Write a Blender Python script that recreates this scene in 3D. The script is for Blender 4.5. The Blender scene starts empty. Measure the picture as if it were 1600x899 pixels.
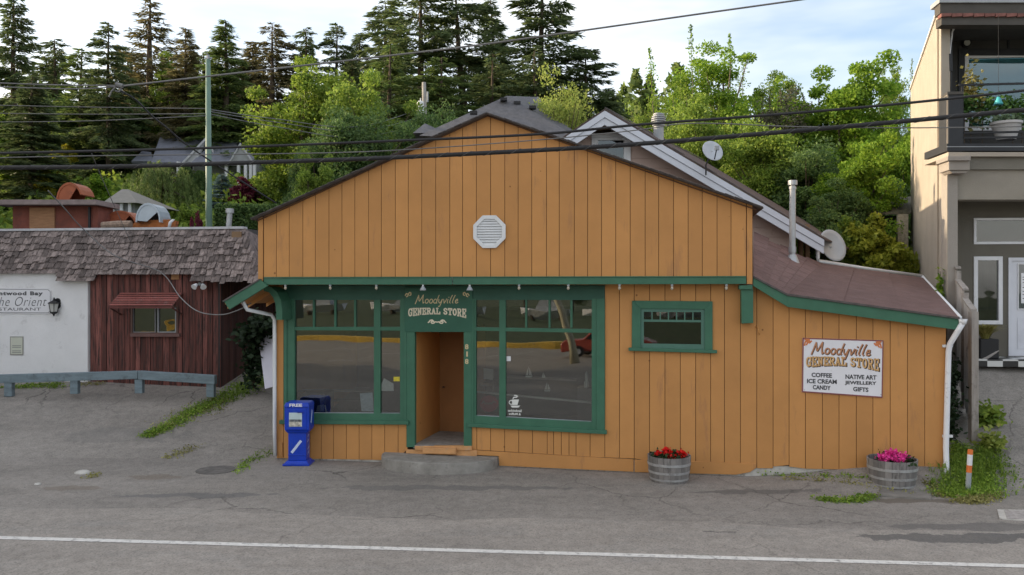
import bpy, bmesh, math, random
import numpy as np
from mathutils import Vector as V, Matrix
random.seed(7); rng = np.random.default_rng(11)
R = math.radians
scene = bpy.context.scene
COL = scene.collection

# ---------------------------------------------------------------- camera, sky, sun, exposure
F, CX, CY, H = 1300.0, 800.0, 449.5, 3.45      # focal length in photo pixels, principal point, eye height
cam_d = bpy.data.cameras.new('camera'); cam = bpy.data.objects.new('camera', cam_d); COL.objects.link(cam)
cam.location = (0, 0, H); cam.rotation_euler = (R(90), 0, 0)
cam_d.sensor_width = 36; cam_d.lens = F/1600*36; cam_d.clip_end = 3000; cam_d.clip_start = .1
scene.camera = cam
SUN_EL, SUN_AZ = 17.0, -78.0                    # azimuth from +Y, negative = to the left
world = bpy.data.worlds.new('World'); scene.world = world; world.use_nodes = True
nt = world.node_tree; nt.nodes.clear()
wo = nt.nodes.new('ShaderNodeOutputWorld'); bg = nt.nodes.new('ShaderNodeBackground')
sky = nt.nodes.new('ShaderNodeTexSky'); sky.sky_type = 'NISHITA'; sky.sun_disc = False
sky.sun_elevation = R(SUN_EL); sky.sun_rotation = R(SUN_AZ); sky.air_density = 1.0; sky.dust_density = 3.0; sky.ozone_density = 1.5
bg.inputs['Strength'].default_value = .128
tc = nt.nodes.new('ShaderNodeTexCoord'); mp = nt.nodes.new('ShaderNodeMapping'); mp.inputs['Scale'].default_value = (1.2, 1.2, 5.0)
mp.inputs['Location'].default_value = (.35, .1, .2)
nz = nt.nodes.new('ShaderNodeTexNoise'); nz.inputs['Scale'].default_value = 1.4; nz.inputs['Detail'].default_value = 5; nz.inputs['Roughness'].default_value = .55
rp = nt.nodes.new('ShaderNodeValToRGB'); rp.color_ramp.elements[0].position = .33; rp.color_ramp.elements[1].position = .72
rp.color_ramp.elements[0].color = (.06, .06, .06, 1); rp.color_ramp.elements[1].color = (.95, .95, .95, 1)
mx = nt.nodes.new('ShaderNodeMixRGB'); mx.inputs['Color2'].default_value = (5.0, 4.85, 4.65, 1)
L = nt.links.new
L(tc.outputs['Generated'], mp.inputs['Vector']); L(mp.outputs['Vector'], nz.inputs['Vector']); L(nz.outputs['Fac'], rp.inputs['Fac'])
L(rp.outputs['Color'], mx.inputs['Fac']); L(sky.outputs['Color'], mx.inputs['Color1']); L(mx.outputs['Color'], bg.inputs['Color']); L(bg.outputs['Background'], wo.inputs['Surface'])
sun_d = bpy.data.lights.new('sun', 'SUN'); sun = bpy.data.objects.new('sun', sun_d); COL.objects.link(sun)
sun_d.energy = 2.8; sun_d.angle = R(.5); sun_d.color = (1.0, .80, .55)
sdir = V((math.sin(R(SUN_AZ))*math.cos(R(SUN_EL)), math.cos(R(SUN_AZ))*math.cos(R(SUN_EL)), math.sin(R(SUN_EL))))
sun.rotation_euler = sdir.to_track_quat('Z', 'Y').to_euler(); sun.location = (-40, 20, 40)
vs = scene.view_settings; vs.view_transform = 'Standard'; vs.look = 'None'; vs.exposure = 1.36; vs.gamma = 1; vs.use_curve_mapping = False
scene.render.engine = 'CYCLES'
scene.cycles.max_bounces = 6; scene.cycles.diffuse_bounces = 3; scene.cycles.transparent_max_bounces = 10

# ---------------------------------------------------------------- helpers
def at(px, py, Y): return V(((px-CX)/F*Y, Y, H+(CY-py)/F*Y))
class Plane:
    """a vertical plane given by the plan positions of two points"""
    def __init__(s, pxa, Ya, pxb, Yb):
        a = V(((pxa-CX)/F*Ya, Ya)); b = V(((pxb-CX)/F*Yb, Yb))
        s.o = a; s.d = (b-a).normalized(); s.n = V((s.d.y, -s.d.x)); s.len = (b-a).length
    def w(s, u, z, off=0.0):
        p = s.o + s.d*u + s.n*off; return V((p.x, p.y, z))
    def uz(s, px, py, off=0.0):
        k = (px-CX)/F; m = (CY-py)/F
        Y = (s.o.dot(s.n)+off)/(k*s.n.x+s.n.y)
        return ((V((k*Y, Y))-s.o).dot(s.d), H+m*Y)
    def p(s, px, py, off=0.0):
        u, z = s.uz(px, py, off); return s.w(u, z, off)
def tag(o, label=None, cat=None, group=None, kind=None):
    if label: o['label'] = label
    if cat: o['category'] = cat
    if group: o['group'] = group
    if kind: o['kind'] = kind
    return o
def thing(name, label, cat, loc, group=None):
    o = bpy.data.objects.new(name, None); COL.objects.link(o); o.location = loc; o.empty_display_size = .2
    return tag(o, label, cat, group)
class MB:
    def __init__(s): s.v = []; s.f = []; s.m = []
    def add(s, vs, fs, m=0):
        b = len(s.v); s.v += [tuple(x) for x in vs]; s.f += [tuple(i+b for i in f) for f in fs]; s.m += [m]*len(fs); return s
    def prism(s, front, back, m=0):
        n = len(front)
        fs = [tuple(range(n)), tuple(range(2*n-1, n-1, -1))] + [(i, i+n, (i+1) % n+n, (i+1) % n) for i in range(n)]
        return s.add(list(front)+list(back), fs, m)
    def box(s, a, b, m=0, rz=0, c=None):
        x0, y0, z0 = a; x1, y1, z1 = b
        q = [V((x0,y0,z0)),V((x1,y0,z0)),V((x1,y0,z1)),V((x0,y0,z1)),V((x0,y1,z0)),V((x1,y1,z0)),V((x1,y1,z1)),V((x0,y1,z1))]
        if rz:
            c = V(c) if c else (V(a)+V(b))/2; M = Matrix.Rotation(rz, 3, 'Z'); q = [M@(x-c)+c for x in q]
        return s.prism(q[:4], q[4:], m)
    def slab(s, pl, pts, off, th, m=0):
        """polygon given in photo pixels, standing on plane pl at offset off, th thick towards the back"""
        uz = [pl.uz(x, y, off) for x, y in pts]
        return s.prism([pl.w(u, z, off) for u, z in uz], [pl.w(u, z, off-th) for u, z in uz], m)
    def rect(s, pl, x0, y0, x1, y1, off, th, m=0): return s.slab(pl, [(x0,y1),(x1,y1),(x1,y0),(x0,y0)], off, th, m)
    def pbox(s, pl, u0, z0, u1, z1, off, th, m=0):
        q = [(u0,z0),(u1,z0),(u1,z1),(u0,z1)]
        return s.prism([pl.w(u,z,off) for u,z in q], [pl.w(u,z,off-th) for u,z in q], m)
    def tube(s, pts, r, seg=8, m=0, caps=True):
        pts = [V(p) for p in pts]; n = len(pts); rs = r if isinstance(r, (list, tuple)) else [r]*n
        rings = []; up = None
        for i, p in enumerate(pts):
            t = (pts[min(i+1, n-1)]-pts[max(i-1, 0)]).normalized()
            if up is None: up = V((0,0,1)) if abs(t.z) < .9 else V((1,0,0))
            a = t.cross(up).normalized(); b = a.cross(t).normalized(); up = b
            rings.append([p+a*(math.cos(2*math.pi*k/seg)*rs[i])+b*(math.sin(2*math.pi*k/seg)*rs[i]) for k in range(seg)])
        vs = [q for g in rings for q in g]; fs = []
        for i in range(n-1):
            for k in range(seg): fs.append((i*seg+k, i*seg+(k+1) % seg, (i+1)*seg+(k+1) % seg, (i+1)*seg+k))
        if caps: fs += [tuple(range(seg-1, -1, -1)), tuple(range((n-1)*seg, n*seg))]
        return s.add(vs, fs, m)
    def lathe(s, prof, c, seg=20, m=0, sx=1, sy=1, a0=0, a1=2*math.pi):
        c = V(c); vs = []; fs = []; n = len(prof); full = abs(a1-a0-2*math.pi) < 1e-4; K = seg if full else seg+1
        for r, z in prof:
            for k in range(K):
                a = a0+(a1-a0)*k/seg; vs.append(c+V((r*math.cos(a)*sx, r*math.sin(a)*sy, z)))
        for i in range(n-1):
            for k in range(seg): fs.append((i*K+k, i*K+(k+1) % K, (i+1)*K+(k+1) % K, (i+1)*K+k))
        return s.add(vs, fs, m)
    def disc(s, c, nrm, r, th, seg=20, m=0):
        c = V(c); nrm = V(nrm).normalized(); a = nrm.orthogonal().normalized(); b = nrm.cross(a)
        ring = [c+a*(r*math.cos(2*math.pi*k/seg))+b*(r*math.sin(2*math.pi*k/seg)) for k in range(seg)]
        return s.prism(ring, [q-nrm*th for q in ring], m)
    def build(s, name, mats, parent=None, smooth=False, bevel=0, org=None):
        if not isinstance(mats, (list, tuple)): mats = [mats]
        if parent is not None:
            r = parent
            while r.parent: r = r.parent
            org = r.location.copy()
        elif org is None:
            xs = [v[0] for v in s.v]; ys = [v[1] for v in s.v]; zs = [v[2] for v in s.v]
            org = V(((min(xs)+max(xs))/2, (min(ys)+max(ys))/2, min(zs)))
        org = V(org)
        me = bpy.data.meshes.new(name); me.from_pydata([(a-org.x, b-org.y, c-org.z) for a, b, c in s.v], [], s.f)
        for mt in mats: me.materials.append(mt)
        me.polygons.foreach_set('material_index', s.m)
        bm = bmesh.new(); bm.from_mesh(me); bmesh.ops.recalc_face_normals(bm, faces=bm.faces); bm.to_mesh(me); bm.free()
        if smooth: me.polygons.foreach_set('use_smooth', [True]*len(me.polygons))
        me.update()
        o = bpy.data.objects.new(name, me); COL.objects.link(o)
        if parent is not None: o.parent = parent
        else: o.location = org
        if bevel:
            b = o.modifiers.new('bevel', 'BEVEL'); b.width = bevel; b.segments = 2; b.limit_method = 'ANGLE'; b.angle_limit = R(40)
        return o
def copy_tree(o, parent=None):
    c = o.copy(); COL.objects.link(c)
    if parent is not None: c.parent = parent
    for ch in list(o.children): copy_tree(ch, c)
    return c

# ---------------------------------------------------------------- materials
def _n(nt, t, **k):
    n = nt.nodes.new(t)
    for a, b in k.items(): setattr(n, a, b)
    return n
def mat(name, col, rough=.75, var=.12, ns=3.0, bump=.15, bs=40., metal=0., dirt=None, stretch=None, isl=0., spec=.35, knots=0, knotcol=(.05,.02,.01), coord='Object'):
    m = bpy.data.materials.new(name); m.use_nodes = True; t = m.node_tree; b = t.nodes['Principled BSDF']; l = t.links.new
    b.inputs['Roughness'].default_value = rough; b.inputs['Metallic'].default_value = metal; b.inputs['Specular IOR Level'].default_value = spec
    tc = _n(t, 'ShaderNodeTexCoord'); mpn = _n(t, 'ShaderNodeMapping'); l(tc.outputs[coord], mpn.inputs['Vector'])
    if stretch: mpn.inputs['Scale'].default_value = stretch
    n1 = _n(t, 'ShaderNodeTexNoise'); n1.inputs['Scale'].default_value = ns; n1.inputs['Detail'].default_value = 8; n1.inputs['Roughness'].default_value = .6
    l(mpn.outputs['Vector'], n1.inputs['Vector'])
    rp = _n(t, 'ShaderNodeValToRGB'); e = rp.color_ramp.elements; e[0].position = .3; e[1].position = .7
    e[0].color = tuple(c*(1-var) for c in col[:3])+(1,); e[1].color = tuple(min(1, c*(1+var)) for c in col[:3])+(1,)
    l(n1.outputs['Fac'], rp.inputs['Fac']); out = rp.outputs['Color']
    if isl:
        g = _n(t, 'ShaderNodeNewGeometry'); hs = _n(t, 'ShaderNodeHueSaturation'); mr = _n(t, 'ShaderNodeMapRange')
        mr.inputs['To Min'].default_value = 1-isl; mr.inputs['To Max'].default_value = 1+isl
        l(g.outputs['Random Per Island'], mr.inputs['Value']); l(mr.outputs['Result'], hs.inputs['Value']); l(out, hs.inputs['Color']); out = hs.outputs['Color']
    if dirt:
        dc, amt, ds = dirt[:3]; n2 = _n(t, 'ShaderNodeTexNoise'); n2.inputs['Scale'].default_value = ds; n2.inputs['Detail'].default_value = 10; n2.inputs['Roughness'].default_value = .7
        mp2 = _n(t, 'ShaderNodeMapping'); mp2.inputs['Location'].default_value = (5.2, 1.3, 7.7)
        if len(dirt) > 3: mp2.inputs['Scale'].default_value = dirt[3]
        l(tc.outputs[coord], mp2.inputs['Vector']); l(mp2.outputs['Vector'], n2.inputs['Vector'])
        r2 = _n(t, 'ShaderNodeValToRGB'); r2.color_ramp.elements[0].position = .62-amt*.25; r2.color_ramp.elements[1].position = .62-amt*.25+.16
        mxn = _n(t, 'ShaderNodeMixRGB'); mxn.inputs['Color2'].default_value = tuple(dc[:3])+(1,)
        l(n2.outputs['Fac'], r2.inputs['Fac']); l(r2.outputs['Color'], mxn.inputs['Fac']); l(out, mxn.inputs['Color1']); out = mxn.outputs['Color']
    if knots:
        vo = _n(t, 'ShaderNodeTexVoronoi'); vo.inputs['Scale'].default_value = knots; l(tc.outputs[coord], vo.inputs['Vector'])
        r3 = _n(t, 'ShaderNodeValToRGB'); r3.color_ramp.elements[0].position = .030; r3.color_ramp.elements[1].position = .045
        r3.color_ramp.elements[0].color = tuple(knotcol)+(1,); r3.color_ramp.elements[1].color = (1,1,1,1)
        mu = _n(t, 'ShaderNodeMixRGB', blend_type='MULTIPLY'); mu.inputs['Fac'].default_value = .75
        l(vo.outputs['Distance'], r3.inputs['Fac']); l(out, mu.inputs['Color1']); l(r3.outputs['Color'], mu.inputs['Color2']); out = mu.outputs['Color']
    l(out, b.inputs['Base Color'])
    if bump:
        nb = _n(t, 'ShaderNodeTexNoise'); nb.inputs['Scale'].default_value = bs; nb.inputs['Detail'].default_value = 6; l(mpn.outputs['Vector'], nb.inputs['Vector'])
        bp = _n(t, 'ShaderNodeBump'); bp.inputs['Strength'].default_value = bump; bp.inputs['Distance'].default_value = .02
        l(nb.outputs['Fac'], bp.inputs['Height']); l(bp.outputs['Normal'], b.inputs['Normal'])
    return m
def leafmat(name, c0, c1, trans=.3):
    m = bpy.data.materials.new(name); m.use_nodes = True; t = m.node_tree; l = t.links.new
    b = t.nodes['Principled BSDF']; b.inputs['Roughness'].default_value = .6; b.inputs['Specular IOR Level'].default_value = .25
    g = _n(t, 'ShaderNodeNewGeometry'); rp = _n(t, 'ShaderNodeValToRGB')
    rp.color_ramp.elements[0].color = tuple(c0)+(1,); rp.color_ramp.elements[1].color = tuple(c1)+(1,)
    l(g.outputs['Random Per Island'], rp.inputs['Fac'])
    tc = _n(t, 'ShaderNodeTexCoord'); n1 = _n(t, 'ShaderNodeTexNoise'); n1.inputs['Scale'].default_value = .45; n1.inputs['Detail'].default_value = 3
    l(tc.outputs['Object'], n1.inputs['Vector'])
    mr = _n(t, 'ShaderNodeMapRange'); mr.inputs['From Min'].default_value = .3; mr.inputs['From Max'].default_value = .7
    mr.inputs['To Min'].default_value = .7; mr.inputs['To Max'].default_value = 1.3
    hs = _n(t, 'ShaderNodeHueSaturation'); l(n1.outputs['Fac'], mr.inputs['Value']); l(mr.outputs['Result'], hs.inputs['Value']); l(rp.outputs['Color'], hs.inputs['Color'])
    l(hs.outputs['Color'], b.inputs['Base Color'])
    tr = _n(t, 'ShaderNodeBsdfTranslucent'); ms = _n(t, 'ShaderNodeMixShader'); ms.inputs['Fac'].default_value = trans
    l(hs.outputs['Color'], tr.inputs['Color']); l(b.outputs['BSDF'], ms.inputs[1]); l(tr.outputs['BSDF'], ms.inputs[2])
    l(ms.outputs['Shader'], t.nodes['Material Output'].inputs['Surface'])
    return m
def glassmat(name, refl=.3, wave=.6, wscale=1.2, tint=(.75,.78,.76), rough=.01):
    m = bpy.data.materials.new(name); m.use_nodes = True; t = m.node_tree; l = t.links.new; t.nodes.remove(t.nodes['Principled BSDF'])
    tr = _n(t, 'ShaderNodeBsdfTransparent'); tr.inputs['Color'].default_value = tuple(tint)+(1,)
    gl = _n(t, 'ShaderNodeBsdfGlossy'); gl.inputs['Roughness'].default_value = rough; gl.inputs['Color'].default_value = (1,1,1,1)
    fr = _n(t, 'ShaderNodeFresnel'); fr.inputs['IOR'].default_value = 1.5
    mr = _n(t, 'ShaderNodeMapRange'); mr.inputs['To Min'].default_value = refl-.04; mr.inputs['To Max'].default_value = 1
    ms = _n(t, 'ShaderNodeMixShader'); tc = _n(t, 'ShaderNodeTexCoord'); n1 = _n(t, 'ShaderNodeTexNoise'); n1.inputs['Scale'].default_value = wscale; n1.inputs['Detail'].default_value = 1
    bp = _n(t, 'ShaderNodeBump'); bp.inputs['Strength'].default_value = wave; bp.inputs['Distance'].default_value = .02
    l(tc.outputs['Object'], n1.inputs['Vector']); l(n1.outputs['Fac'], bp.inputs['Height']); l(bp.outputs['Normal'], gl.inputs['Normal'])
    l(fr.outputs['Fac'], mr.inputs['Value']); l(mr.outputs['Result'], ms.inputs['Fac']); l(tr.outputs['BSDF'], ms.inputs[1]); l(gl.outputs['BSDF'], ms.inputs[2])
    l(ms.outputs['Shader'], t.nodes['Material Output'].inputs['Surface'])
    return m

ORANGE = (.515, .245, .078)
M_or = mat('orange_paint', ORANGE, .62, .07, 1.6, .12, 60, isl=.07, dirt=((.36,.175,.075), .16, 2.4, (1.6,1.6,.30)), knots=1.9, knotcol=(.25,.18,.15))
M_orgap = mat('board_gap', (.05,.02,.009), .9, .2)
M_gr = mat('green_paint', (.045,.138,.085), .5, .12, 3, .1, 50, dirt=((.06,.13,.09), .15, 6))
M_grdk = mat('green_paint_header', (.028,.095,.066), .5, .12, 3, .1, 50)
M_door = mat('brown_door_paint', (.34,.155,.055), .6, .1, 2, .08, 40)
M_white = mat('white_paint', (.72,.72,.74), .5, .06, 3, .05, 50, dirt=((.5,.5,.48), .1, 5))
M_whiteg = mat('white_metal', (.68,.69,.70), .4, .06, 3, .03, 50)
M_shing = mat('dark_shingle', (.10,.088,.085), .9, .3, 8, .5, 90, isl=.15)
M_brtrim = mat('brown_trim', (.12,.06,.035), .7, .2)
M_redroof = mat('maroon_roll_roofing', (.150,.088,.078), .9, .16, 3.5, .5, 140, dirt=((.20,.13,.12), .25, 2.2), isl=.04)
M_redsh = mat('maroon_shingle', (.175,.105,.095), .9, .18, 6, .5, 120, isl=.10, dirt=((.12,.07,.065), .15, 3))
M_pink = mat('pink_siding', (.50,.37,.32), .7, .08, 2, .15, 30, isl=.04, dirt=((.30,.22,.18), .15, 3))
M_conc = mat('concrete', (.30,.285,.26), .92, .2, 6, .6, 60, dirt=((.15,.14,.12), .3, 5))
M_concw = mat('painted_concrete', (.50,.48,.44), .9, .2, 6, .6, 50, dirt=((.20,.17,.14), .4, 7))
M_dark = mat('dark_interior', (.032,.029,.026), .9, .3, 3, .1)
M_blk = mat('black_plastic', (.015,.015,.017), .45, .2, 3, .02)
M_cable = mat('cable_black', (.02,.02,.022), .55, .2, 3, .05)
M_cableg = mat('cable_grey', (.16,.16,.16), .6, .2, 3, .05)
M_galv = mat('galvanised', (.42,.43,.44), .45, .12, 5, .1, 30, metal=.5)
M_greym = mat('grey_metal', (.33,.35,.37), .5, .1, 3, .03)
M_gold = mat('gold_letter', (.62,.49,.28), .6, .1, 5, 0)
M_cream = mat('cream_letter', (.75,.66,.50), .6, .06, 5, 0)
M_glass = glassmat('shop_glass', .13, .25, .8)
M_glass2 = glassmat('plain_glass', .10, .15, 1.5, (.45,.48,.48))
M_bark = mat('bark', (.10,.075,.055), .95, .3, 6, .8, 20, stretch=(1,1,.3))
M_barkl = mat('bark_pale', (.20,.16,.12), .95, .3, 6, .8, 20, stretch=(1,1,.3))

# ---------------------------------------------------------------- ground
def sst(t): t = np.clip(t, 0, 1); return t*t*(3-2*t)
def gz(x, y):
    x = np.asarray(x, float); y = np.asarray(y, float); tx = sst((x-4)/4)
    zl = .22*np.clip(y-16.7, 0, 6)+.25*np.clip(y-22.7, 0, 52)+.02*np.clip(y-120, 0, 400)
    zr = .455*np.clip(y-13.95, 0, 3.85)+.02*np.clip(y-17.8, 0, 2)+.23*np.clip(y-19.8, 0, 55)+.02*np.clip(y-120, 0, 400)
    return (1-tx)*zl+tx*zr+.01*np.clip(-15.4-y, 0, 60)
def gzf(x, y): return float(gz(x, y))
def asphalt(name, base, var, patch, stain=None, crack=.5):
    m = bpy.data.materials.new(name); m.use_nodes = True; t = m.node_tree; l = t.links.new; b = t.nodes['Principled BSDF']
    b.inputs['Roughness'].default_value = .93; b.inputs['Specular IOR Level'].default_value = .2
    tc = _n(t, 'ShaderNodeTexCoord')
    def noise(s, d, r=.6, sc=None, loc=None):
        n = _n(t, 'ShaderNodeTexNoise'); n.inputs['Scale'].default_value = s; n.inputs['Detail'].default_value = d; n.inputs['Roughness'].default_value = r
        mp = _n(t, 'ShaderNodeMapping'); l(tc.outputs['Object'], mp.inputs['Vector']); l(mp.outputs['Vector'], n.inputs['Vector'])
        if sc: mp.inputs['Scale'].default_value = sc
        if loc: mp.inputs['Location'].default_value = loc
        return n.outputs['Fac']
    def ramp(fac, p0, c0, p1, c1):
        r = _n(t, 'ShaderNodeValToRGB'); e = r.color_ramp.elements; e[0].position = p0; e[1].position = p1; e[0].color = tuple(c0)+(1,); e[1].color = tuple(c1)+(1,); l(fac, r.inputs['Fac']); return r.outputs['Color']
    def mix(kind, f, a, c):
        m_ = _n(t, 'ShaderNodeMixRGB', blend_type=kind)
        if hasattr(f, 'is_linked') or not isinstance(f, (int, float)): l(f, m_.inputs['Fac'])
        else: m_.inputs['Fac'].default_value = f
        for s, q in (('Color1', a), ('Color2', c)):
            if isinstance(q, tuple): m_.inputs[s].default_value = q+(1,)
            else: l(q, m_.inputs[s])
        return m_.outputs['Color']
    c = ramp(noise(.35, 6, .6, (1, 2.2, 1)), .35, [x*(1-var) for x in base], .65, [x*(1+var) for x in base])
    c = mix('MIX', ramp(noise(.6, 7, .65, (1, 3, 1), (4, 9, 0)), .52, (0,0,0), .66, (.55,.55,.55)), c, tuple(patch))
    c = mix('MULTIPLY', 1.0, c, ramp(noise(5, 8, .7), .3, (.82,.82,.82), .7, (1.15,1.15,1.15)))
    vo = _n(t, 'ShaderNodeTexVoronoi'); vo.inputs['Scale'].default_value = 55; l(tc.outputs['Object'], vo.inputs['Vector'])
    hv = _n(t, 'ShaderNodeHueSaturation'); hv.inputs['Saturation'].default_value = .0; l(vo.outputs['Color'], hv.inputs['Color'])
    c = mix('MULTIPLY', .75, c, ramp(hv.outputs['Color'], .0, (.62,.62,.62), 1.0, (1.5,1.47,1.42)))
    # cracks: distorted cell edges, only in places
    dv = _n(t, 'ShaderNodeTexNoise'); dv.inputs['Scale'].default_value = 2.2; dv.inputs['Detail'].default_value = 6; l(tc.outputs['Object'], dv.inputs['Vector'])
    av = _n(t, 'ShaderNodeMixRGB', blend_type='ADD'); av.inputs['Fac'].default_value = .55; l(tc.outputs['Object'], av.inputs['Color1']); l(dv.outputs['Color'], av.inputs['Color2'])
    ve = _n(t, 'ShaderNodeTexVoronoi', feature='DISTANCE_TO_EDGE'); ve.inputs['Scale'].default_value = .55; l(av.outputs['Color'], ve.inputs['Vector'])
    cm = ramp(ve.outputs['Distance'], .004, (1,1,1), .012, (0,0,0)); pm = ramp(noise(.25, 3, .5, None, (2, 3, 0)), .45, (0,0,0), .60, (crack,)*3)
    cf = mix('MULTIPLY', 1.0, cm, pm); c = mix('MIX', cf, c, (.035,.032,.03))
    # small pale chips
    v2 = _n(t, 'ShaderNodeTexVoronoi'); v2.inputs['Scale'].default_value = 1.6; l(av.outputs['Color'], v2.inputs['Vector'])
    c = mix('MIX', ramp(v2.outputs['Distance'], .015, (.7,.7,.7), .03, (0,0,0)), c, (.42,.41,.38))
    for (cx, cy, rx, ry, col, amt) in (stain or []):
        mp = _n(t, 'ShaderNodeMapping'); mp.inputs['Location'].default_value = (-cx/rx, -cy/ry, 0); mp.inputs['Scale'].default_value = (1/rx, 1/ry, 0)
        l(av.outputs['Color'], mp.inputs['Vector']); ln = _n(t, 'ShaderNodeVectorMath', operation='LENGTH'); l(mp.outputs['Vector'], ln.inputs[0])
        ad = _n(t, 'ShaderNodeMath', operation='ADD'); l(ln.outputs['Value'], ad.inputs[0]); l(noise(2.2, 8, .7), ad.inputs[1])
        c = mix('MIX', ramp(ad.outputs['Value'], .95 if amt < .9 else 1.1, (amt,)*3, 1.45, (0,0,0)), c, tuple(col))
    l(c, b.inputs['Base Color'])
    bp = _n(t, 'ShaderNodeBump'); bp.inputs['Strength'].default_value = .5; bp.inputs['Distance'].default_value = .01
    l(noise(60, 4, .7), bp.inputs['Height']); l(bp.outputs['Normal'], b.inputs['Normal'])
    return m
DK = (.085,.083,.08)
M_asph = asphalt('old_asphalt', (.208,.193,.177), .13, (.240,.220,.200), crack=.55, stain=[
    (6.8, 12.3, 2.6, .3, (.12,.115,.11), .6), (3.0, 12.0, .5, .08, (.09,.088,.085), .7), (3.9, 11.95, .45, .07, (.08,.078,.075), .7),
    (6.5, 13.75, 2.3, .28, (.12,.10,.078), .7), (-8.2, 18.2, 2.8, .9, (.13,.128,.122), .3), (-7.3, 14.6, 1.2, .3, (.17,.135,.10), .45), (-6.3, 15.4, .9, .35, (.16,.125,.09), .45),
    (-.6, 14.6, 4.5, .35, (.105,.105,.105), .45), (-5.0, 14.1, 2.5, .3, (.11,.112,.115), .5), (4.4, 14.3, 2.2, .28, (.105,.10,.095), .6)])
M_road = asphalt('road_asphalt', (.248,.228,.207), .09, (.215,.206,.194), crack=.22, stain=[(6.5, 11.75, 3.3, .42, (.085,.083,.082), .7), (3.2, 12.05, .5, .07, (.09,.088,.085), .7)])
M_grass = mat('grass_ground', (.035,.055,.018), .95, .4, 1.5, .6, 20, dirt=((.10,.085,.05), .3, .8))
M_line = mat('road_line_paint', (.66,.64,.60), .85, .12, 10, .2, 90, dirt=((.28,.265,.25), .42, 11))

def grid(name, xs, ys, zf, m, kind='structure', lift=0):
    X, Y = np.meshgrid(xs, ys); Z = zf(X, Y)+lift; nx, ny = len(xs), len(ys)
    co = np.stack([X, Y, Z], -1).reshape(-1, 3); i = np.arange(ny-1)[:, None]*nx+np.arange(nx-1)[None]
    q = np.stack([i, i+1, i+nx+1, i+nx], -1).reshape(-1, 4)
    me = bpy.data.meshes.new(name); me.from_pydata(co.tolist(), [], q.tolist()); me.materials.append(m)
    me.polygons.foreach_set('use_smooth', [True]*len(q)); me.update()
    o = bpy.data.objects.new(name, me); COL.objects.link(o); return tag(o, kind=kind)
def store_fp(x, y):   # inside the store's footprint
    front = 16.75-.1734*(x+4.766)
    return (y > front+.35) & (y < 21.5) & (x > -4.3+.2*(y-16.7)) & (x < 7.3+.2*(y-14.6))
def zf_near(x, y):
    z = gz(x, y)+.012*np.sin(x*1.3+y*.7)*np.sin(y*1.9-x*.4)*np.clip((y-13.2)/2, 0, 1)
    return np.where(store_fp(x, y), -.25, z)
def zf_far(x, y):
    z = gz(x, y)+np.clip(np.abs(y-60)/60, 0, 1)*0
    inn = (x > -31) & (x < 31) & (y > -17) & (y < 23)
    return np.where(inn, np.minimum(z-.3, -.6+z*.5), z)
xs = np.concatenate([np.arange(-600, -40, 20), np.arange(-40, 40.1, 1.), np.arange(60, 601, 20)])
ys = np.concatenate([np.arange(-300, -40, 20), np.arange(-40, 90.1, 1.), np.arange(100, 900, 25)])
grid('hillside', xs, ys, zf_far, M_grass)
grid('forecourt', np.arange(-32, 32.1, .2), np.arange(-15.2, 24.1, .2), zf_near, M_asph)
mb = MB()
def rdY(x, off): return 10.83-.0875*x+off
xr = [i*1.0 for i in range(-60, 61)]
def wob(x): return .12*math.sin(x*.9)+.07*math.sin(x*2.3+1)
vsr = [(x, rdY(x, 1.55)+wob(x), .006) for x in xr]+[(x, rdY(x, -8), .006) for x in xr]
n = len(xr); mb.add(vsr, [(i, i+1, n+i+1, n+i) for i in range(n-1)]); tag(mb.build('road', M_road, org=(0,0,0)), kind='structure')
mb = MB()
for off in (0,):
    va = [(x, rdY(x, off+.065), .011) for x in xr]+[(x, rdY(x, off-.065), .011) for x in xr]
    mb.add(va, [(i, i+1, n+i+1, n+i) for i in range(n-1)])
tag(mb.build('road_edge_line', M_line, org=(0,0,0)), kind='structure')
# ================================================================ the general store
G = Plane(405, 15.95, 1175, 14.95)      # plane of the boarded gable
W = Plane(430, 16.75, 1480, 14.60)      # plane of the shop wall below it
store = thing('shop_building', 'orange board shop building with wide gable, green trim and open doorway', 'shop', (1.4, 16.0, 0))
def clip_prof(pl, pts, off=0.0):
    q = [pl.uz(x, y, off) for x, y in pts]; return (lambda u: float(np.interp(u, [a for a, b in q], [b for a, b in q])))
def boards(mb, pl, edges, topf, botf, holes=(), off=0.0, th=.022, gap=.010, jig=.004, back=True, mb2=None, gm=1):
    for i in range(len(edges)-1):
        a, b = edges[i]+gap/2, edges[i+1]-gap/2; o = off+random.uniform(-jig, 0)
        cuts = sorted(set([a, b]+[h[k] for h in holes for k in (0, 1) if a < h[k] < b]))
        cuts += []
        for k in range(len(cuts)-1):
            c0, c1 = cuts[k], cuts[k+1]; mid = (c0+c1)/2
            segs = [(botf, topf)]
            for h in holes:
                if h[0]-1e-6 <= mid <= h[1]+1e-6:
                    ns = []
                    for (bb, tt) in segs:
                        hb, ht = h[2], h[3]
                        if bb(mid) < hb(mid): ns.append((bb, hb))
                        if tt(mid) > ht(mid): ns.append((ht, tt))
                    segs = ns
            for bb, tt in segs:
                q = [(c0, bb(c0)), (c1, bb(c1)), (c1, tt(c1)), (c0, tt(c0))]
                if min(q[3][1]-q[0][1], q[2][1]-q[1][1]) < .005: continue
                mb.prism([pl.w(u, z, o) for u, z in q], [pl.w(u, z, o-th) for u, z in q], 0)
                q2 = [(c0-gap/2-.001, q[0][1]+.004), (c1+gap/2+.001, q[1][1]+.004), (c1+gap/2+.001, q[2][1]-.004), (c0-gap/2-.001, q[3][1]-.004)]
                if back: mb.prism([pl.w(u, z, off-jig-th+.006) for u, z in q2], [pl.w(u, z, off-jig-th-.03) for u, z in q2], gm)
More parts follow.
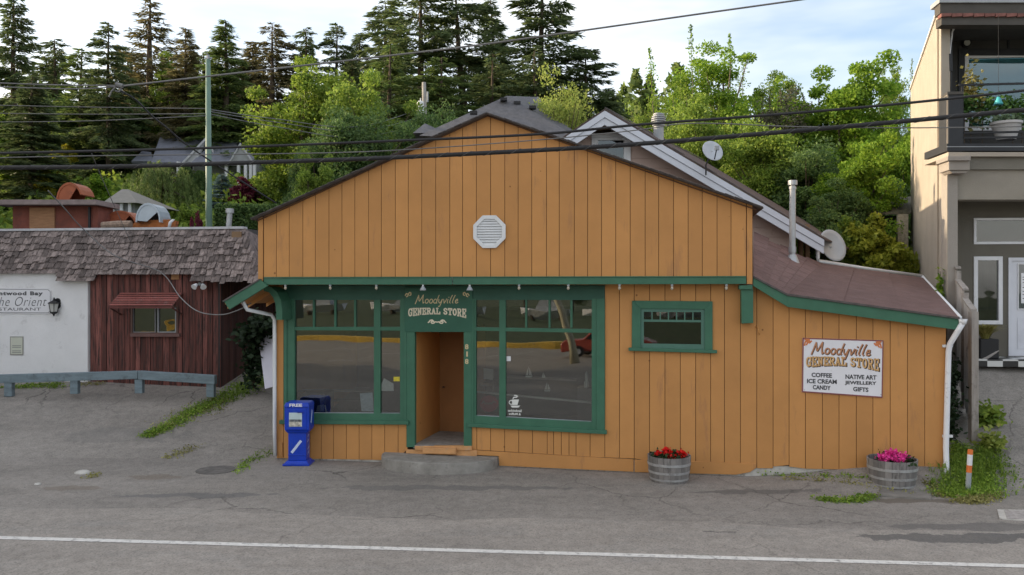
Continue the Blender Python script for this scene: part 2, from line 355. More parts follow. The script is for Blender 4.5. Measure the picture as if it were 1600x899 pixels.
def const(z): return lambda u: z
def uof(pl, px, py=440, off=0): return pl.uz(px, py, off)[0]
# --- gable wall
gt = clip_prof(G, [(403, 336), (760, 178), (1176, 321)]); gb = clip_prof(G, [(403, 434), (1176, 433)])
u0, u1 = uof(G, 404), uof(G, 1175); N = 35
ed = [u0+.10+(u1-.10-u0-.10)*i/(N) for i in range(N+1)]; ed = [e+(random.uniform(-.012, .012) if 0 < i < N else 0) for i, e in enumerate(ed)]
mb = MB(); boards(mb, G, ed, gt, gb)
gbl = clip_prof(G, [(403, 444), (1176, 444)])
boards(mb, G, [u0-.01, u0+.096], gt, gbl, off=.012); boards(mb, G, [u1-.096, u1+.01], gt, gbl, off=.012)
mb.build('gable_wall', [M_or, M_orgap], store)
# --- gable roof slabs (thin shingle edge along the rakes)
pk = G.uz(760, 176, .16); rl = G.uz(392, 342, .16); rr = G.uz(1193, 324, .16)
SK = V((.18, 1)).normalized()
def roofslab(a, b, th, depth, mt, m=0, mb=None, off=.16):
    p, q = G.w(a[0], a[1], off), G.w(b[0], b[1], off); d = V((SK.x, SK.y, 0))*depth
    up = V((0, 0, th))
    return mb.prism([p, q, q+d, p+d], [p-up, q-up, q+d-up, p+d-up], m)
mb = MB(); roofslab(rl, pk, .022, 4.1, M_shing, 0, mb); roofslab(pk, rr, .022, 4.1, M_shing, 0, mb)
roof = mb.build('roof', M_shing, store)
mb = MB()      # broken shingle tabs hanging past the rake
for s, (a, b) in enumerate(((rl, pk), (pk, rr))):
    k = 30
    for i in range(k):
        t0, t1 = i/k, (i+.93)/k; f = lambda t: (a[0]+(b[0]-a[0])*t, a[1]+(b[1]-a[1])*t+.008)
        p, q = f(t0), f(t1); o = .175+random.uniform(0, .02)
        P0, P1 = G.w(p[0], p[1]+random.uniform(0, .01), o), G.w(q[0], q[1], o)
        d = V((0, .35, 0)); u = V((0, 0, .014)); mb.prism([P0, P1, P1+d, P0+d], [P0-u, P1-u, P1+d-u, P0+d-u])
mb.build('shingle_edge', M_shing, store)
mb = MB(); pkk = (pk[0], pk[1]-.037)
for a, b in ((rl, pk), (pk, rr)):
    q = [(a[0]+.06 if a is rl else a[0], a[1]-.024), (b[0]-(.1 if b is rr else 0), b[1]-.024)]
    q = [G.w(q[0][0], q[0][1], .03), G.w(q[1][0], q[1][1], .03)]
    dn = V((0, 0, -.018)); bk = V((G.n.x, G.n.y, 0))*-.028
    mb.prism([q[0]+dn, q[1]+dn, q[1], q[0]], [q[0]+dn+bk, q[1]+dn+bk, q[1]+bk, q[0]+bk])
mb.build('rake_trim', M_brtrim, store)
# --- eave fascia
mb = MB(); mb.slab(G, [(412, 445), (706.5, 445), (706.5, 434), (412, 435)], .03, .03); mb.slab(G, [(707.5, 445), (1166, 444), (1166, 433), (707.5, 434)], .03, .03)
mb.slab(G, [(412, 434.5), (1166, 433), (1166, 431.5), (412, 433)], .045, .05)
mb.build('eave_fascia', M_gr, store, bevel=.004)
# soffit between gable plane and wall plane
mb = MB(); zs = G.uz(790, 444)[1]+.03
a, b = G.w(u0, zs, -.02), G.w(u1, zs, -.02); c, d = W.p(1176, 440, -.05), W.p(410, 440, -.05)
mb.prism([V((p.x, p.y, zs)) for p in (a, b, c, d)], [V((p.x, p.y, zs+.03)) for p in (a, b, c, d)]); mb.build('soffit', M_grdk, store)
# upper room side walls of the gable volume
for uu in (u0+.02, u1-.02):
    mb = MB(); a = G.w(uu, 0, -.06); d = V((SK.x, SK.y, 0))*4.0; zt = gt(uu)-.03; zb = gb(uu)
    p = [V((a.x, a.y, zb)), V((a.x, a.y, zt)), V((a.x, a.y, zt))+d, V((a.x, a.y, zb))+d]; s = V((.04, 0, 0)); mb.prism(p, [x+s for x in p]); mb.build('gable_side_wall', M_or, store)
# --- octagonal louvred vent
ov = G.uz(765, 362.5); r = .328
mb = MB()
for k in range(8):
    a0, a1 = R(22.5+45*k), R(67.5+45*k)
    pts = [(ov[0]+rr_*math.cos(a), ov[1]+rr_*math.sin(a)) for rr_, a in ((r, a0), (r, a1), (r*.77, a1), (r*.77, a0))]
    mb.prism([G.w(u, z, .045) for u, z in pts], [G.w(u, z, .0) for u, z in pts])
vent = mb.build('gable_vent', M_whiteg, store, bevel=.006)
mb = MB(); ri = r*.8*math.cos(R(22.5))
for k in range(10):
    zc = ov[1]-ri+(k+.5)*2*ri/10; hw = min(ri, ri*1.02+r*.8*.54-abs(zc-ov[1])) if abs(zc-ov[1]) > ri*.42 else ri
    h = ri/10
    f = [G.w(ov[0]-hw, zc-h*.8, .038), G.w(ov[0]+hw, zc-h*.8, .038), G.w(ov[0]+hw, zc+h, .012), G.w(ov[0]-hw, zc+h, .012)]
    o = V((G.n.x, G.n.y, 0))*-.006; mb.prism(f, [q+o for q in f])
mb.build('louvre', M_whiteg, vent)
mb = MB(); pts = [(ov[0]+r*.85*math.cos(R(22.5+45*k)), ov[1]+r*.85*math.sin(R(22.5+45*k))) for k in range(8)]
mb.prism([G.w(u, z, .008) for u, z in pts], [G.w(u, z, .002) for u, z in pts]); mb.build('backing', M_greym, vent)

# --- lower wall boards with openings
def uzl(pts, off=0.0): return clip_prof(W, pts, off)
topL = uzl([(430, 444), (1178, 444), (1231, 472), (1500, 508)])
botL = uzl([(430, 716), (486, 717), (600, 719), (624, 716), (634, 702), (745, 703), (922, 714), (997, 717), (998, 720), (1180, 726), (1183, 732), (1208, 732), (1209, 726), (1233, 727), (1234, 732), (1370, 735), (1482, 738)])
SFl, SFr = uof(W, 443, 560), uof(W, 945, 560)
hole_win = (SFl, uof(W, 637, 560), uzl([(430, 661), (640, 661)]), uzl([(430, 446), (960, 446)]))
hole_door = (uof(W, 637, 560), uof(W, 737, 560), uzl([(600, 704), (760, 704)]), uzl([(430, 446), (960, 446)]))
hole_rw = (uof(W, 737, 560), SFr, uzl([(730, 663), (948, 675)]), uzl([(430, 446), (960, 446)]))
sw0, sw1 = uof(W, 990, 500), uof(W, 1112, 500)
hole_sw = (sw0, sw1, uzl([(985, 543), (1116, 546)]), uzl([(985, 474), (1116, 475)]))
e1 = [uof(W, x, 600) for x in (432, 443, 463, 485, 502, 521, 541, 561, 581, 601, 622, 637, 640.5, 745, 766.5, 788.5, 810.5, 832, 855, 865, 877, 889, 900, 922, 945)]
e2 = [uof(W, x, 600) for x in (945, 968, 991, 1015, 1039, 1063, 1087, 1110.5, 1132, 1157, 1182.5, 1208, 1233, 1258.5, 1285, 1311, 1338, 1364, 1391, 1418, 1445, 1478)]
mb = MB(); boards(mb, W, e1+e2[1:], topL, botL, [hole_win, hole_door, hole_rw, hole_sw])
mb.build('front_wall', [M_or, M_orgap], store)
# baseboards, dropped patch boards
mb = MB()
mb.slab(W, [(780, 728), (990, 737.5), (990, 718), (922, 714.5), (737, 703.5), (737, 711), (779, 713)], .012, .03)
mb.build('baseboard', M_or, store, bevel=.003); mb = MB()
mb.slab(W, [(991.5, 738), (1150, 742), (1172, 738), (1182, 731), (1182, 725), (1110, 722), (997, 719), (991.5, 718)], .014, .03)
mb.build('baseboard', M_or, store, bevel=.003); mb = MB()
mb.slab(W, [(432, 713), (441, 714), (441, 692), (433, 690)], .02, .02)
mb.build('baseboard', M_or, store, bevel=.003)
# concrete footing showing under the boards
mb = MB(); mb.slab(W, [(432, 765), (1490, 765), (1490, 733), (1378, 731), (1186, 728), (1160, 722), (432, 708)], -.028, .25); mb.build('footing', M_concw, store)
# --- shopfront frames
def ring(mb, pl, o, i, off, th, m=0):
    """frame between outer quad o and inner quad i, both [bl, br, tr, tl] in pixels"""
    for k in range(4):
        mb.slab(pl, [o[k], o[(k+1) % 4], i[(k+1) % 4], i[k]], off, th, m)
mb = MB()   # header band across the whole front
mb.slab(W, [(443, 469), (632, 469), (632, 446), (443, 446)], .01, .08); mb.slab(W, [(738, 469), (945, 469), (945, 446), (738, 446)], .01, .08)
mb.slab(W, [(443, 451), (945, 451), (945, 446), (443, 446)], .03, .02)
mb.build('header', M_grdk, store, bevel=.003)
def shop_window(outer, inner_top, toprow, mulls, posts, barT, botP, lowmull, sill, label):
    """outer=(xl,xr,ytop,ybl,ybr)"""
    xl, xr, yt, ybl, ybr = outer; mb = MB()
    il, ir = toprow[0][0], toprow[-1][1]
    mb.slab(W, [(xl, ybl), (il, ybl+(ybr-ybl)*(il-xl)/(xr-xl)), (il, yt), (xl, yt)], .012, .09)
    mb.slab(W, [(ir, ybr), (xr, ybr), (xr, yt), (ir, yt)], .012, .09)
    mb.slab(W, [(xl, ybl-.5), (xl+5 if xl < 600 else xl+3, ybl-.5), (xl+5 if xl < 600 else xl+3, yt), (xl, yt)], .03, .018)
    mb.slab(W, [(xr-(13 if xr > 900 else 4), ybr), (xr, ybr), (xr, yt), (xr-(13 if xr > 900 else 4), yt)], .03, .018)
    # bottom rail
    mb.slab(W, [(il, ybl), (ir, ybr), (ir, botP[1]), (il, botP[0])], .008, .085)
    fr = mb.build('window_frame', M_gr, store, bevel=.003)
    mb = MB()
    for (a, b) in mulls: mb.slab(W, [(a, barT[0]+1), (b, barT[0]+1), (b, yt), (a, yt)], -.004, .05)
    for (a, b) in posts:
        yb = botP[0]+(botP[1]-botP[0])*(a-il)/(ir-il); mb.slab(W, [(a, yb+1), (b, yb+1), (b, yt), (a, yt)], .006, .07)
    mb.slab(W, [(il, barT[0]+5.5), (ir, barT[1]+6), (ir, barT[1]), (il, barT[0])], .001, .06)
    mb.build('mullion', M_gr, fr, bevel=.003)
    mb = MB(); mb.slab(W, [(xl-7, sill[1]), (xr+3, sill[3]), (xr+3, sill[2]), (xl-7, sill[0])], .075, .09); mb.build('sill', M_gr, fr, bevel=.006)
    mb = MB(); mb.slab(W, [(il-1, botP[0]+1), (ir+1, botP[1]+1), (ir+1, yt-1), (il-1, yt-1)], -.045, .006); mb.build('pane', M_glass, fr)
    # dark putty line round the panes
    mb = MB()
    for a, b, y0, y1, y2 in lowmull:
        for q in ([(a, y1), (b, y2), (b, y2-1.2), (a, y1-1.2)],): mb.slab(W, q, -.03, .012)
    mb.build('glazing_bead', M_greym, fr)
    return fr
wf1 = shop_window((443, 635, 467, 658, 658), 469, [(460, 488), (595, 625)], [(488.5, 491.5), (522, 525), (553, 556)], [(584, 594)], (511, 511), (646, 646.5), [(460, 584, 517, 646, 646), (594, 625, 517, 646.5, 646.5)], (657, 663, 658, 664), '')
wf2 = shop_window((737, 945, 467, 663, 674), 469, [(743.5, 780), (893, 924.5)], [(820.5, 823.5), (857, 860), (891, 894.5)], [(780, 790)], (511.5, 514.5), (650, 659.5), [(743, 780, 517, 650, 651.5), (790, 924, 521, 652, 659.5)], (662, 667.5, 673, 679), '')
# --- doorway: jambs, name board, recess
mb = MB()
mb.slab(W, [(635, 699), (648, 699), (648, 517), (635, 517)], .022, .12); door_fr = mb.build('door_jamb', M_gr, store, bevel=.004)
mb = MB(); mb.slab(W, [(724.5, 701), (737, 702), (737, 517), (724.5, 517)], .022, .12); mb.build('door_jamb', M_gr, store, bevel=.004)
mb = MB(); mb.slab(W, [(632, 519), (738, 519), (738, 454), (632, 454)], .034, .05); mb.slab(W, [(632, 454.5), (738, 454.5), (738, 446), (632, 446)], .03, .04)
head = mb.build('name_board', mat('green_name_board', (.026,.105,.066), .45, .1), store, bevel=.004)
zf_ = W.uz(690, 697)[1]
rk = .24                                           # the recess runs back to the right like the rest of the building
A = W.p(648, 600, -.10); B = W.p(724.5, 600, -.10)
Dd = V((rk, 1, 0)).normalized()*1.55
zt_ = W.uz(690, 515)[1]
def vq(p, z): return V((p.x, p.y, z))
mb = MB(); s = V((.04, 0, 0))
p = [vq(A, zf_), vq(A, zt_), vq(A+Dd, zt_), vq(A+Dd, zf_)]; mb.prism(p, [x-s for x in p])
p = [vq(B, zf_), vq(B, zt_), vq(B+Dd*.93, zt_), vq(B+Dd*.93, zf_)]; mb.prism(p, [x+s for x in p])
mb.build('recess_wall', M_or, store)
Bx = B+Dd*.93
mb = MB(); p = [vq(A+Dd, zf_), vq(Bx, zf_), vq(Bx, zt_), vq(A+Dd, zt_)]; t = V((0, .05, 0)); mb.prism(p, [x+t for x in p]); dr = mb.build('door', M_door, store)
mb = MB(); q = (Bx-(A+Dd)); q.normalize(); c = A+Dd+q*.09; mb.tube([vq(c, zf_+.95)-V((0, .0, 0)), vq(c, zf_+.95)-V((0, .06, 0))], .012, 8, 0); mb.lathe([(0, -.02), (.028, -.01), (.028, .01), (0, .02)], vq(c, zf_+.95)-V((0, .07, 0)), 10); mb.build('door_knob', M_brtrim, dr)
mb = MB(); A2 = W.p(646, 600, .02); B2 = W.p(726, 600, .02)
p = [vq(A2, zf_), vq(B2, zf_), vq(Bx+s, zf_), vq(A+Dd-s, zf_)]; mb.prism(p, [x-V((0, 0, .06)) for x in p]); mb.build('recess_floor', M_conc, store)
mb = MB(); p = [vq(A, zt_), vq(B, zt_), vq(Bx, zt_), vq(A+Dd, zt_)]; mb.prism(p, [x+V((0, 0, .04)) for x in p]); mb.build('recess_ceiling', M_door, store)
mb = MB()
mb.slab(W, [(648, 704), (737, 704), (737, 697.5), (648, 697.5)], .06, .12)
mb.slab(W, [(634, 711), (745, 713), (745, 704), (634, 703)], .035, .06)
mb.slab(W, [(660, 709), (712, 710), (712, 701), (660, 700)], .14, .09)
mb.build('door_step', mat('worn_orange_step', (.56,.29,.12), .7, .15, 6, .2, 50, dirt=((.45,.33,.22), .3, 7)), store, bevel=.006)
# house numbers 8 1 8
def textmesh(s, bold=0.0, shear=0.0, res=3, sp=1.0):
    cu = bpy.data.curves.new('t', 'FONT'); cu.body = s; cu.offset = bold; cu.shear = shear; cu.resolution_u = res; cu.space_character = sp; cu.size = 1
    o = bpy.data.objects.new('t', cu); COL.objects.link(o); dg = bpy.context.evaluated_depsgraph_get(); me = bpy.data.meshes.new_from_object(o.evaluated_get(dg))
    vs = [(v.co.x, v.co.y) for v in me.vertices]; fs = [tuple(p.vertices) for p in me.polygons]
    bpy.data.objects.remove(o); bpy.data.curves.remove(cu); bpy.data.meshes.remove(me)
    x0 = min(v[0] for v in vs); x1 = max(v[0] for v in vs); y0 = min(v[1] for v in vs); y1 = max(v[1] for v in vs)
    return [((x-x0)/(x1-x0), (y-y0)/(y1-y0)) for x, y in vs], fs
def put_text(mb, pl, s, x0, y0, x1, y1, off, bold=.0, shear=0, mirror=False, m=0, sp=1.0, sk=0.0, warp=None):
    """text filling the pixel box x0,y0 (top-left) .. x1,y1; sk = px the right end drops"""
    vs, fs = textmesh(s, bold, shear, sp=sp); P = []
    for x, y in vs:
        if mirror: x = 1-x
        if warp: x, y = warp(x, y)
        P.append(pl.p(x0+(x1-x0)*x, y1-(y1-y0)*y+sk*x, off))
    mb.add(P, fs, m)
def stroke(mb, pts, w, mp, off, pl, m=0):
    """ribbon of half width w (photo pixels) along points, mp maps them to pixels"""
    pts = [mp(*q) for q in pts]; n = len(pts)
    for i in range(n-1):
        (ax, ay), (bx, by) = pts[i], pts[i+1]; d = math.hypot(bx-ax, by-ay) or 1e-6; nx, ny = -(by-ay)/d*w, (bx-ax)/d*w; ex, ey = (bx-ax)/d*w*.5, (by-ay)/d*w*.5
        q = [(ax+nx-ex, ay+ny-ey), (ax-nx-ex, ay-ny-ey), (bx-nx+ex, by-ny+ey), (bx+nx+ex, by+ny+ey)]
        o = off+.00012*i
        mb.add([pl.p(*c, o) for c in q], [(0, 1, 2, 3)], m)
def arc(cx, cy, rx, ry, a0, a1, n=10): return [(cx+rx*math.cos(R(a0+(a1-a0)*i/n)), cy+ry*math.sin(R(a0+(a1-a0)*i/n))) for i in range(n+1)]
SCRIPT = {  # hand-brushed lettering, x-height .5, one unit high
 'M': (1.15, [[(0,-.1),(.12,.4),(.25,1.0),(.42,.30),(.50,.25),(.85,1.05),(.86,.5),(.98,0),(1.1,.1)]]),
 'o': (.55, [arc(.27,.25,.2,.26,60,420,10)]),
 'd': (.62, [arc(.25,.25,.2,.26,60,400,10), [(.62,1.0),(.5,.5),(.42,.05),(.52,0)]]),
 'y': (.60, [[(.05,.5),(.08,.2),(.2,.02),(.35,.12),(.5,.5),(.42,.0),(.3,-.4),(.12,-.38)]]),
 'v': (.48, [[(.05,.5),(.15,.25),(.2,.0),(.35,.25),(.45,.55)]]),
 'i': (.30, [[(.15,.5),(.1,.12),(.2,.0)], [(.2,.72),(.22,.78)]]),
 'l': (.36, [[(.32,1.0),(.18,.6),(.1,.12),(.22,.0)]]),
 'e': (.52, [[(.1,.25),(.38,.3),(.36,.5),(.2,.48),(.1,.25),(.15,.05),(.32,.0),(.48,.12)]]),
}
SLAB = {
 'G': [[(.95,.62),(.95,.98)], arc(.52,.5,.40,.42,40,320,12), [(.88,.12),(.88,.45)], [(.62,.45),(1.0,.45)]],
 'E': [[(.25,.0),(.25,1)], [(.03,.06),(.95,.06)], [(.03,.94),(.95,.94)], [(.25,.5),(.7,.5)], [(.92,.0),(.92,.3)], [(.92,.7),(.92,1)], [(.68,.38),(.68,.62)]],
 'N': [[(.2,.06),(.2,.94)], [(.2,.94),(.8,.06)], [(.8,.06),(.8,.94)], [(.0,.06),(.4,.06)], [(.0,.94),(.3,.94)], [(.62,.94),(1,.94)]],
 'R': [[(.22,.06),(.22,.94)], [(.0,.94),(.6,.94)]+arc(.6,.73,.25,.21,90,-90,6)+[(.3,.52)], [(.55,.5),(.78,.2),(.85,.06),(1.02,.06)], [(.0,.06),(.42,.06)]],
 'A': [[(.15,.06),(.5,.96)], [(.5,.96),(.85,.06)], [(.27,.35),(.73,.35)], [(-.02,.06),(.32,.06)], [(.66,.06),(1.02,.06)]],
 'L': [[(.25,.0),(.25,1)], [(.0,.94),(.5,.94)], [(.0,.06),(.95,.06)], [(.92,.0),(.92,.36)]],
 'S': [[(.86,.72),(.78,.88),(.5,.94),(.22,.86),(.16,.72),(.26,.58),(.5,.5),(.76,.42),(.86,.27),(.78,.12),(.5,.06),(.22,.12),(.12,.30)]],
 'T': [[(.5,.06),(.5,.94)], [(.03,.94),(.97,.94)], [(.25,.06),(.75,.06)], [(.05,.7),(.05,.94)], [(.95,.7),(.95,.94)]],
 'O': [arc(.5,.5,.38,.42,0,360,14)],
}
def brush(mb, pl, word, x0, y0, x1, y1, off, w=.06, m=0, drop=0.0, bow=0.0):
    tot = sum(SCRIPT[c][0] for c in word); x = 0
    for c in word:
        cw, st = SCRIPT[c]
        for s in st:
            mp = lambda a, b, x=x: (x0+(x1-x0)*((a+x+.18*b)/tot), y1-(y1-y0)*b+drop*((a+x)/tot)-bow*math.sin(math.pi*min(1, max(0, (a+x)/tot))))
            stroke(mb, s, w, mp, off, pl, m)
        x += cw
def slabword(mb, pl, word, x0, x1, topf, botf, off, w=.085, m=0, sp=.22):
    n = sum(1.0 if c != ' ' else .45 for c in word)+sp*(len(word)-1); x = 0
    for c in word:
        if c != ' ':
            for s in SLAB[c]:
                def mp(a, b, x=x):
                    X = x0+(x1-x0)*(a+x)/n; t = (X-x0)/(x1-x0); yt, yb = topf(t), botf(t); return (X, yb+(yt-yb)*b)
                stroke(mb, s, w, mp, off, pl, m)
            x += 1+sp
        else: x += .45+sp
mb = MB()
brush(mb, W, 'Moodyville', 649, 461.5, 716, 474, .036, .62)
mb.build('lettering', M_gold, head)
mb = MB(); bowl = lambda a, b, c: (lambda t: a+(b-a)*t-c*4*t*(1-t))
slabword(mb, W, 'GENERAL STORE', 638, 728, bowl(482, 483, 1.0), bowl(495.5, 497, 5.2), .036, .95)
for s in (-1, 1):
    cx = 683
    mp = lambda a, b: (cx+s*a, 503.5-b)
    stroke(mb, [(0.5, 0), (3, .5), (5, -1.6), (8, -2), (9.5, 0), (8, 1.8), (6, .6)], .9, mp, .036, W)
    stroke(mb, [(5, 1), (8, 3.4), (11, 2.6), (12.5, .2), (14, -.8)], .9, mp, .036, W)
mb.build('lettering', M_cream, head)
mb = MB()
for s, cx in ((1, 637), (-1, 729)):
    mp = lambda a, b: (cx+s*a, 461-b)
    stroke(mb, [(-4, -1), (-2, 2), (1, 1), (0, -2), (-2, -3)], .8, mp, .036, W); stroke(mb, [(1, 1), (3, 4), (5, 3), (5, 0), (3, -1)], .8, mp, .036, W)
mb.build('scroll_ornament', M_gold, head)
mb = MB()
for s, y in (('8', 542), ('1', 553.5), ('8', 565)): put_text(mb, W, s, 726.5 if s == '8' else 728.5, y-4, 732 if s == '8' else 731, y+4, .025, .03)
mb.build('house_number', M_gold, store)
# --- small window
mb = MB(); ring(mb, W, [(987, 545.5), (1113.5, 549), (1113.5, 471), (987.5, 470)], [(1001, 545), (1101, 547.5), (1101, 483.5), (1001, 482.5)], .03, .05); sfr = mb.build('window_frame', M_gr, store, bevel=.004)
mb = MB(); ring(mb, W, [(1001, 545), (1101.5, 547.5), (1101.5, 483), (1001, 482.5)], [(1006, 537), (1095.5, 538.5), (1095.5, 488), (1006, 487.5)], .004, .05)
mb.slab(W, [(1006, 503), (1095.5, 504), (1095.5, 500.5), (1006, 499.5)], -.004, .03)
for k in range(1, 7):
    x = 1006+k*89.5/7; mb.slab(W, [(x-1, 501), (x+1, 501), (x+1, 487), (x-1, 487)], -.006, .03)
mb.build('sash', mat('faded_green_sash', (.075,.17,.13), .5, .1), sfr, bevel=.002)
mb = MB(); mb.slab(W, [(1005, 538), (1096, 539.5), (1096, 487), (1005, 486.5)], -.028, .005); mb.build('pane', M_glass2, sfr)
mb = MB(); mb.slab(W, [(982, 548.5), (1120.5, 552.5), (1120.5, 547.5), (982, 543.5)], .085, .09); mb.build('sill', M_gr, sfr, bevel=.006)
# --- brackets
mb = MB(); mb.slab(W, [(1159, 506), (1177, 505), (1177, 452), (1158, 452)], .2, .2); mb.slab(W, [(1155, 452.5), (1176, 452.5), (1176, 445.5), (1155, 446)], .24, .24)
mb.build('bracket', M_gr, store, bevel=.006)
mb = MB(); outer = [(412, 447), (424, 449), (433, 457), (439, 470), (441, 485), (441, 500)]; inner = [(412, 455), (420, 457), (426, 464), (430, 474), (431.5, 486), (431.5, 500)]
for i in range(5): mb.slab(W, [outer[i], outer[i+1], inner[i+1], inner[i]], .62-.1*i if 0 else .45, .44)
mb.build('bracket', M_gr, store)
# hook on the wall
mb = MB(); a = W.p(1181, 511, .0); b = W.p(1186, 517, .07); c = W.p(1186, 523, .05); mb.tube([a, a+(b-a)*.5+V((0, -.03, .02)), b, c], .012, 8); mb.build('wall_hook', M_or, store, smooth=True)
# --- left eave
mb = MB(); d = V((.18, 1, 0)).normalized()*4.4
p0 = G.p(350, 471, .1); p1 = G.p(405, 437, .1); q0 = G.p(358, 484, .1); q1 = G.p(418, 447, .1)
mb.prism([q0, q1, p1, p0], [x+V((.01, .05, 0)) for x in (q0, q1, p1, p0)]); mb.build('eave_fascia', M_gr, store, bevel=.004)
mb = MB(); p = [p0+V((-.02, -.02, .012)), p1+V((0, -.02, .012)), p1+d+V((0, 0, .012)), p0+d+V((-.02, 0, .012))]; mb.prism(p, [x-V((0, 0, .03)) for x in p]); mb.build('roof', M_shing, store)
mb = MB(); z = V((0, .06, -.045)); p = [p0+z, p1+z, p1+d+z, p0+d+z]; mb.prism(p, [x-V((0, 0, .02)) for x in p])
for k in range(6):
    f = d*(k/5.5+.02); a, b = p0+z+f, p1+z+f; mb.prism([a, b, b-V((0, 0, .1)), a-V((0, 0, .1))], [x+V((0, .05, 0)) for x in (a, b, b-V((0, 0, .1)), a-V((0, 0, .1)))])
mb.build('eave_underside', M_or, store)
# left side wall of the shop
mb = MB(); a = W.p(432.5, 600, -.03); dd = V((.18, 1, 0)).normalized()*5.0; p = [vq(a, -.1), vq(a, 3.45), vq(a+dd, 3.45), vq(a+dd, -.1)]; mb.prism(p, [x+V((.05, 0, 0)) for x in p]); mb.build('side_wall', M_or, store)
# right side wall
a = W.p(1478, 600, -.03); dd = V((.4, 1, 0)).normalized()*5.5; zr_ = W.uz(1478, 512)[1]
mb = MB(); p = [vq(a, -.1), vq(a, zr_-.02), vq(a+dd, zr_+.6), vq(a+dd, -.1)]; mb.prism(p, [x-V((.05, 0, 0)) for x in p]); mb.build('side_wall', M_or, store)
# --- white downspout, left
mb = MB(); c = G.p(380, 473, -.1); e1_ = G.p(386, 484, -.1); e2_ = W.p(424, 492, .08); e3 = W.p(429, 500, .06); e4 = W.p(429, 668, .06); e5 = W.p(430, 712, .06)
mb.tube([c+V((0, 0, .02)), c, e1_, e2_, e3, e4, e5], .038, 10); mb.build('downspout', M_whiteg, store, smooth=True)
# --- lean-to roof on the right
So = .22
F0, F1, F2 = W.p(1177, 432, So), W.p(1230, 460, So), W.p(1499, 497, So)
B0, B1, B2 = at(1178, 362, 19.3), at(1281, 411, 19.6), at(1442, 435, 20.0)
def sheet(mb, c, nu, nv, th=.02, m=0, lap=.004, jit=0):
    """courses of roofing between four corners c = front-left, front-right, back-right, back-left"""
    a, b, cc, d = c
    f = lambda s, t: (a*(1-s)+b*s)*(1-t)+(d*(1-s)+cc*s)*t
    for i in range(nu):
        for j in range(nv):
            s0, s1 = i/nu, (i+1)/nu; t0, t1 = j/nv, (j+1)/nv
            if jit: t0 += random.uniform(0, jit)*.02; t1 += 0
            q = [f(s0, t0), f(s1, t0), f(s1, t1-.003), f(s0, t1-.003)]
            up = V((0, 0, lap*2)); lo = V((0, 0, 0))
            q = [q[0]+up, q[1]+lo, q[2]+lo, q[3]+up]
            q = [q[0]-up+V((0,0,.002)), q[1]+up, q[2]+up, q[3]-up+V((0,0,.002))]
            mb.prism(q, [x-V((0, 0, th)) for x in q], m)
lean = None
mb = MB(); sheet(mb, (F1, F2, B2, B1), 3, 1, .03, 0, .008); lean = mb.build('lean_to_roof', M_redroof, store)
mb = MB()   # shingled upper part: short slabs laid in bands that run front to back
f = lambda s, t: (F0*(1-s)+F1*s)*(1-t)+(B0*(1-s)+B1*s)*t
NS, NT = 5, 9
for i in range(NS):
    for j in range(NT):
        s0, s1 = i/NS, (i+1)/NS+.03; o = .5/NT*(i % 2); t0, t1 = max(0, j/NT-o), min(1, (j+1)/NT-o-.004)
        q = [f(s0, t0)+V((0, 0, .004)), f(s1, t0)+V((0, 0, .018)), f(s1, t1)+V((0, 0, .018)), f(s0, t1)+V((0, 0, .004))]
        mb.prism(q, [x-V((0, 0, .02)) for x in q])
mb.build('lean_to_shingles', M_redsh, store)
mb = MB()   # dark drip edge + green fascia
for a, b, la, lb in ((W.uz(1177, 433, So), W.uz(1230, 461, So), W.uz(1177, 447, So), W.uz(1231, 480, So)), (W.uz(1230, 461, So), W.uz(1499, 498, So), W.uz(1231, 480, So), W.uz(1497, 516, So))):
    q = [W.w(la[0], la[1], So-.01), W.w(lb[0], lb[1], So-.01), W.w(b[0], b[1]-.012, So-.01), W.w(a[0], a[1]-.012, So-.01)]
    mb.prism(q, [x-V((W.n.x, W.n.y, 0))*.035 for x in q])
mb.build('lean_to_fascia', M_gr, store, bevel=.004)
mb = MB()
for a, b in ((F0, F1), (F1, F2)):
    n_ = V((W.n.x, W.n.y, 0))*.02; u = V((0, 0, .022)); q = [a+n_-u, b+n_-u, b+n_+u*.6, a+n_+u*.6]; mb.prism(q, [x-n_*3 for x in q])
mb.build('drip_edge', M_shing, store)
# gutter down the far edge, downspout at the right corner
mb = MB(); pts = [at(1277, 372, 19.9), at(1278, 403, 19.75), B1+V((0, .1, .05)), at(1360, 424, 19.9)+V((0, .1, .05)), B2+V((.0, .05, .05))]
mb.tube(pts, .045, 8); mb.tube([B2+V((0, .05, .05)), at(1446, 438, 19.9), F2+V((.04, .06, .0))], .04, 8); mb.build('gutter', M_whiteg, store, smooth=True)
mb = MB(); g0 = F2+V((.05, -.02, -.02)); g1 = W.p(1497, 517, .22); g2 = W.p(1484, 538, .07); g3 = W.p(1482, 550, .06); g4 = W.p(1478, 700, .06); g5 = W.p(1479, 738, .10); g6 = W.p(1484, 769, .42)
mb.tube([g0, g0-V((0, 0, .09))], [.075, .05], 10); mb.tube([g0-V((0, 0, .06)), g1, g2, g3, g4, g5, g6], .048, 10)
ds = mb.build('downspout', mat('downspout_white', (.72,.72,.74), .45, .05, 3, .03, dirt=((.35,.35,.36), .12, 9)), store, smooth=True)
mb = MB()
for y in (541, 682):
    mb = MB(); mb.slab(W, [(1473, y+2), (1489, y+2), (1489, y-2), (1473, y-2)], .035, .035); mb.build('pipe_strap', M_whiteg, ds)
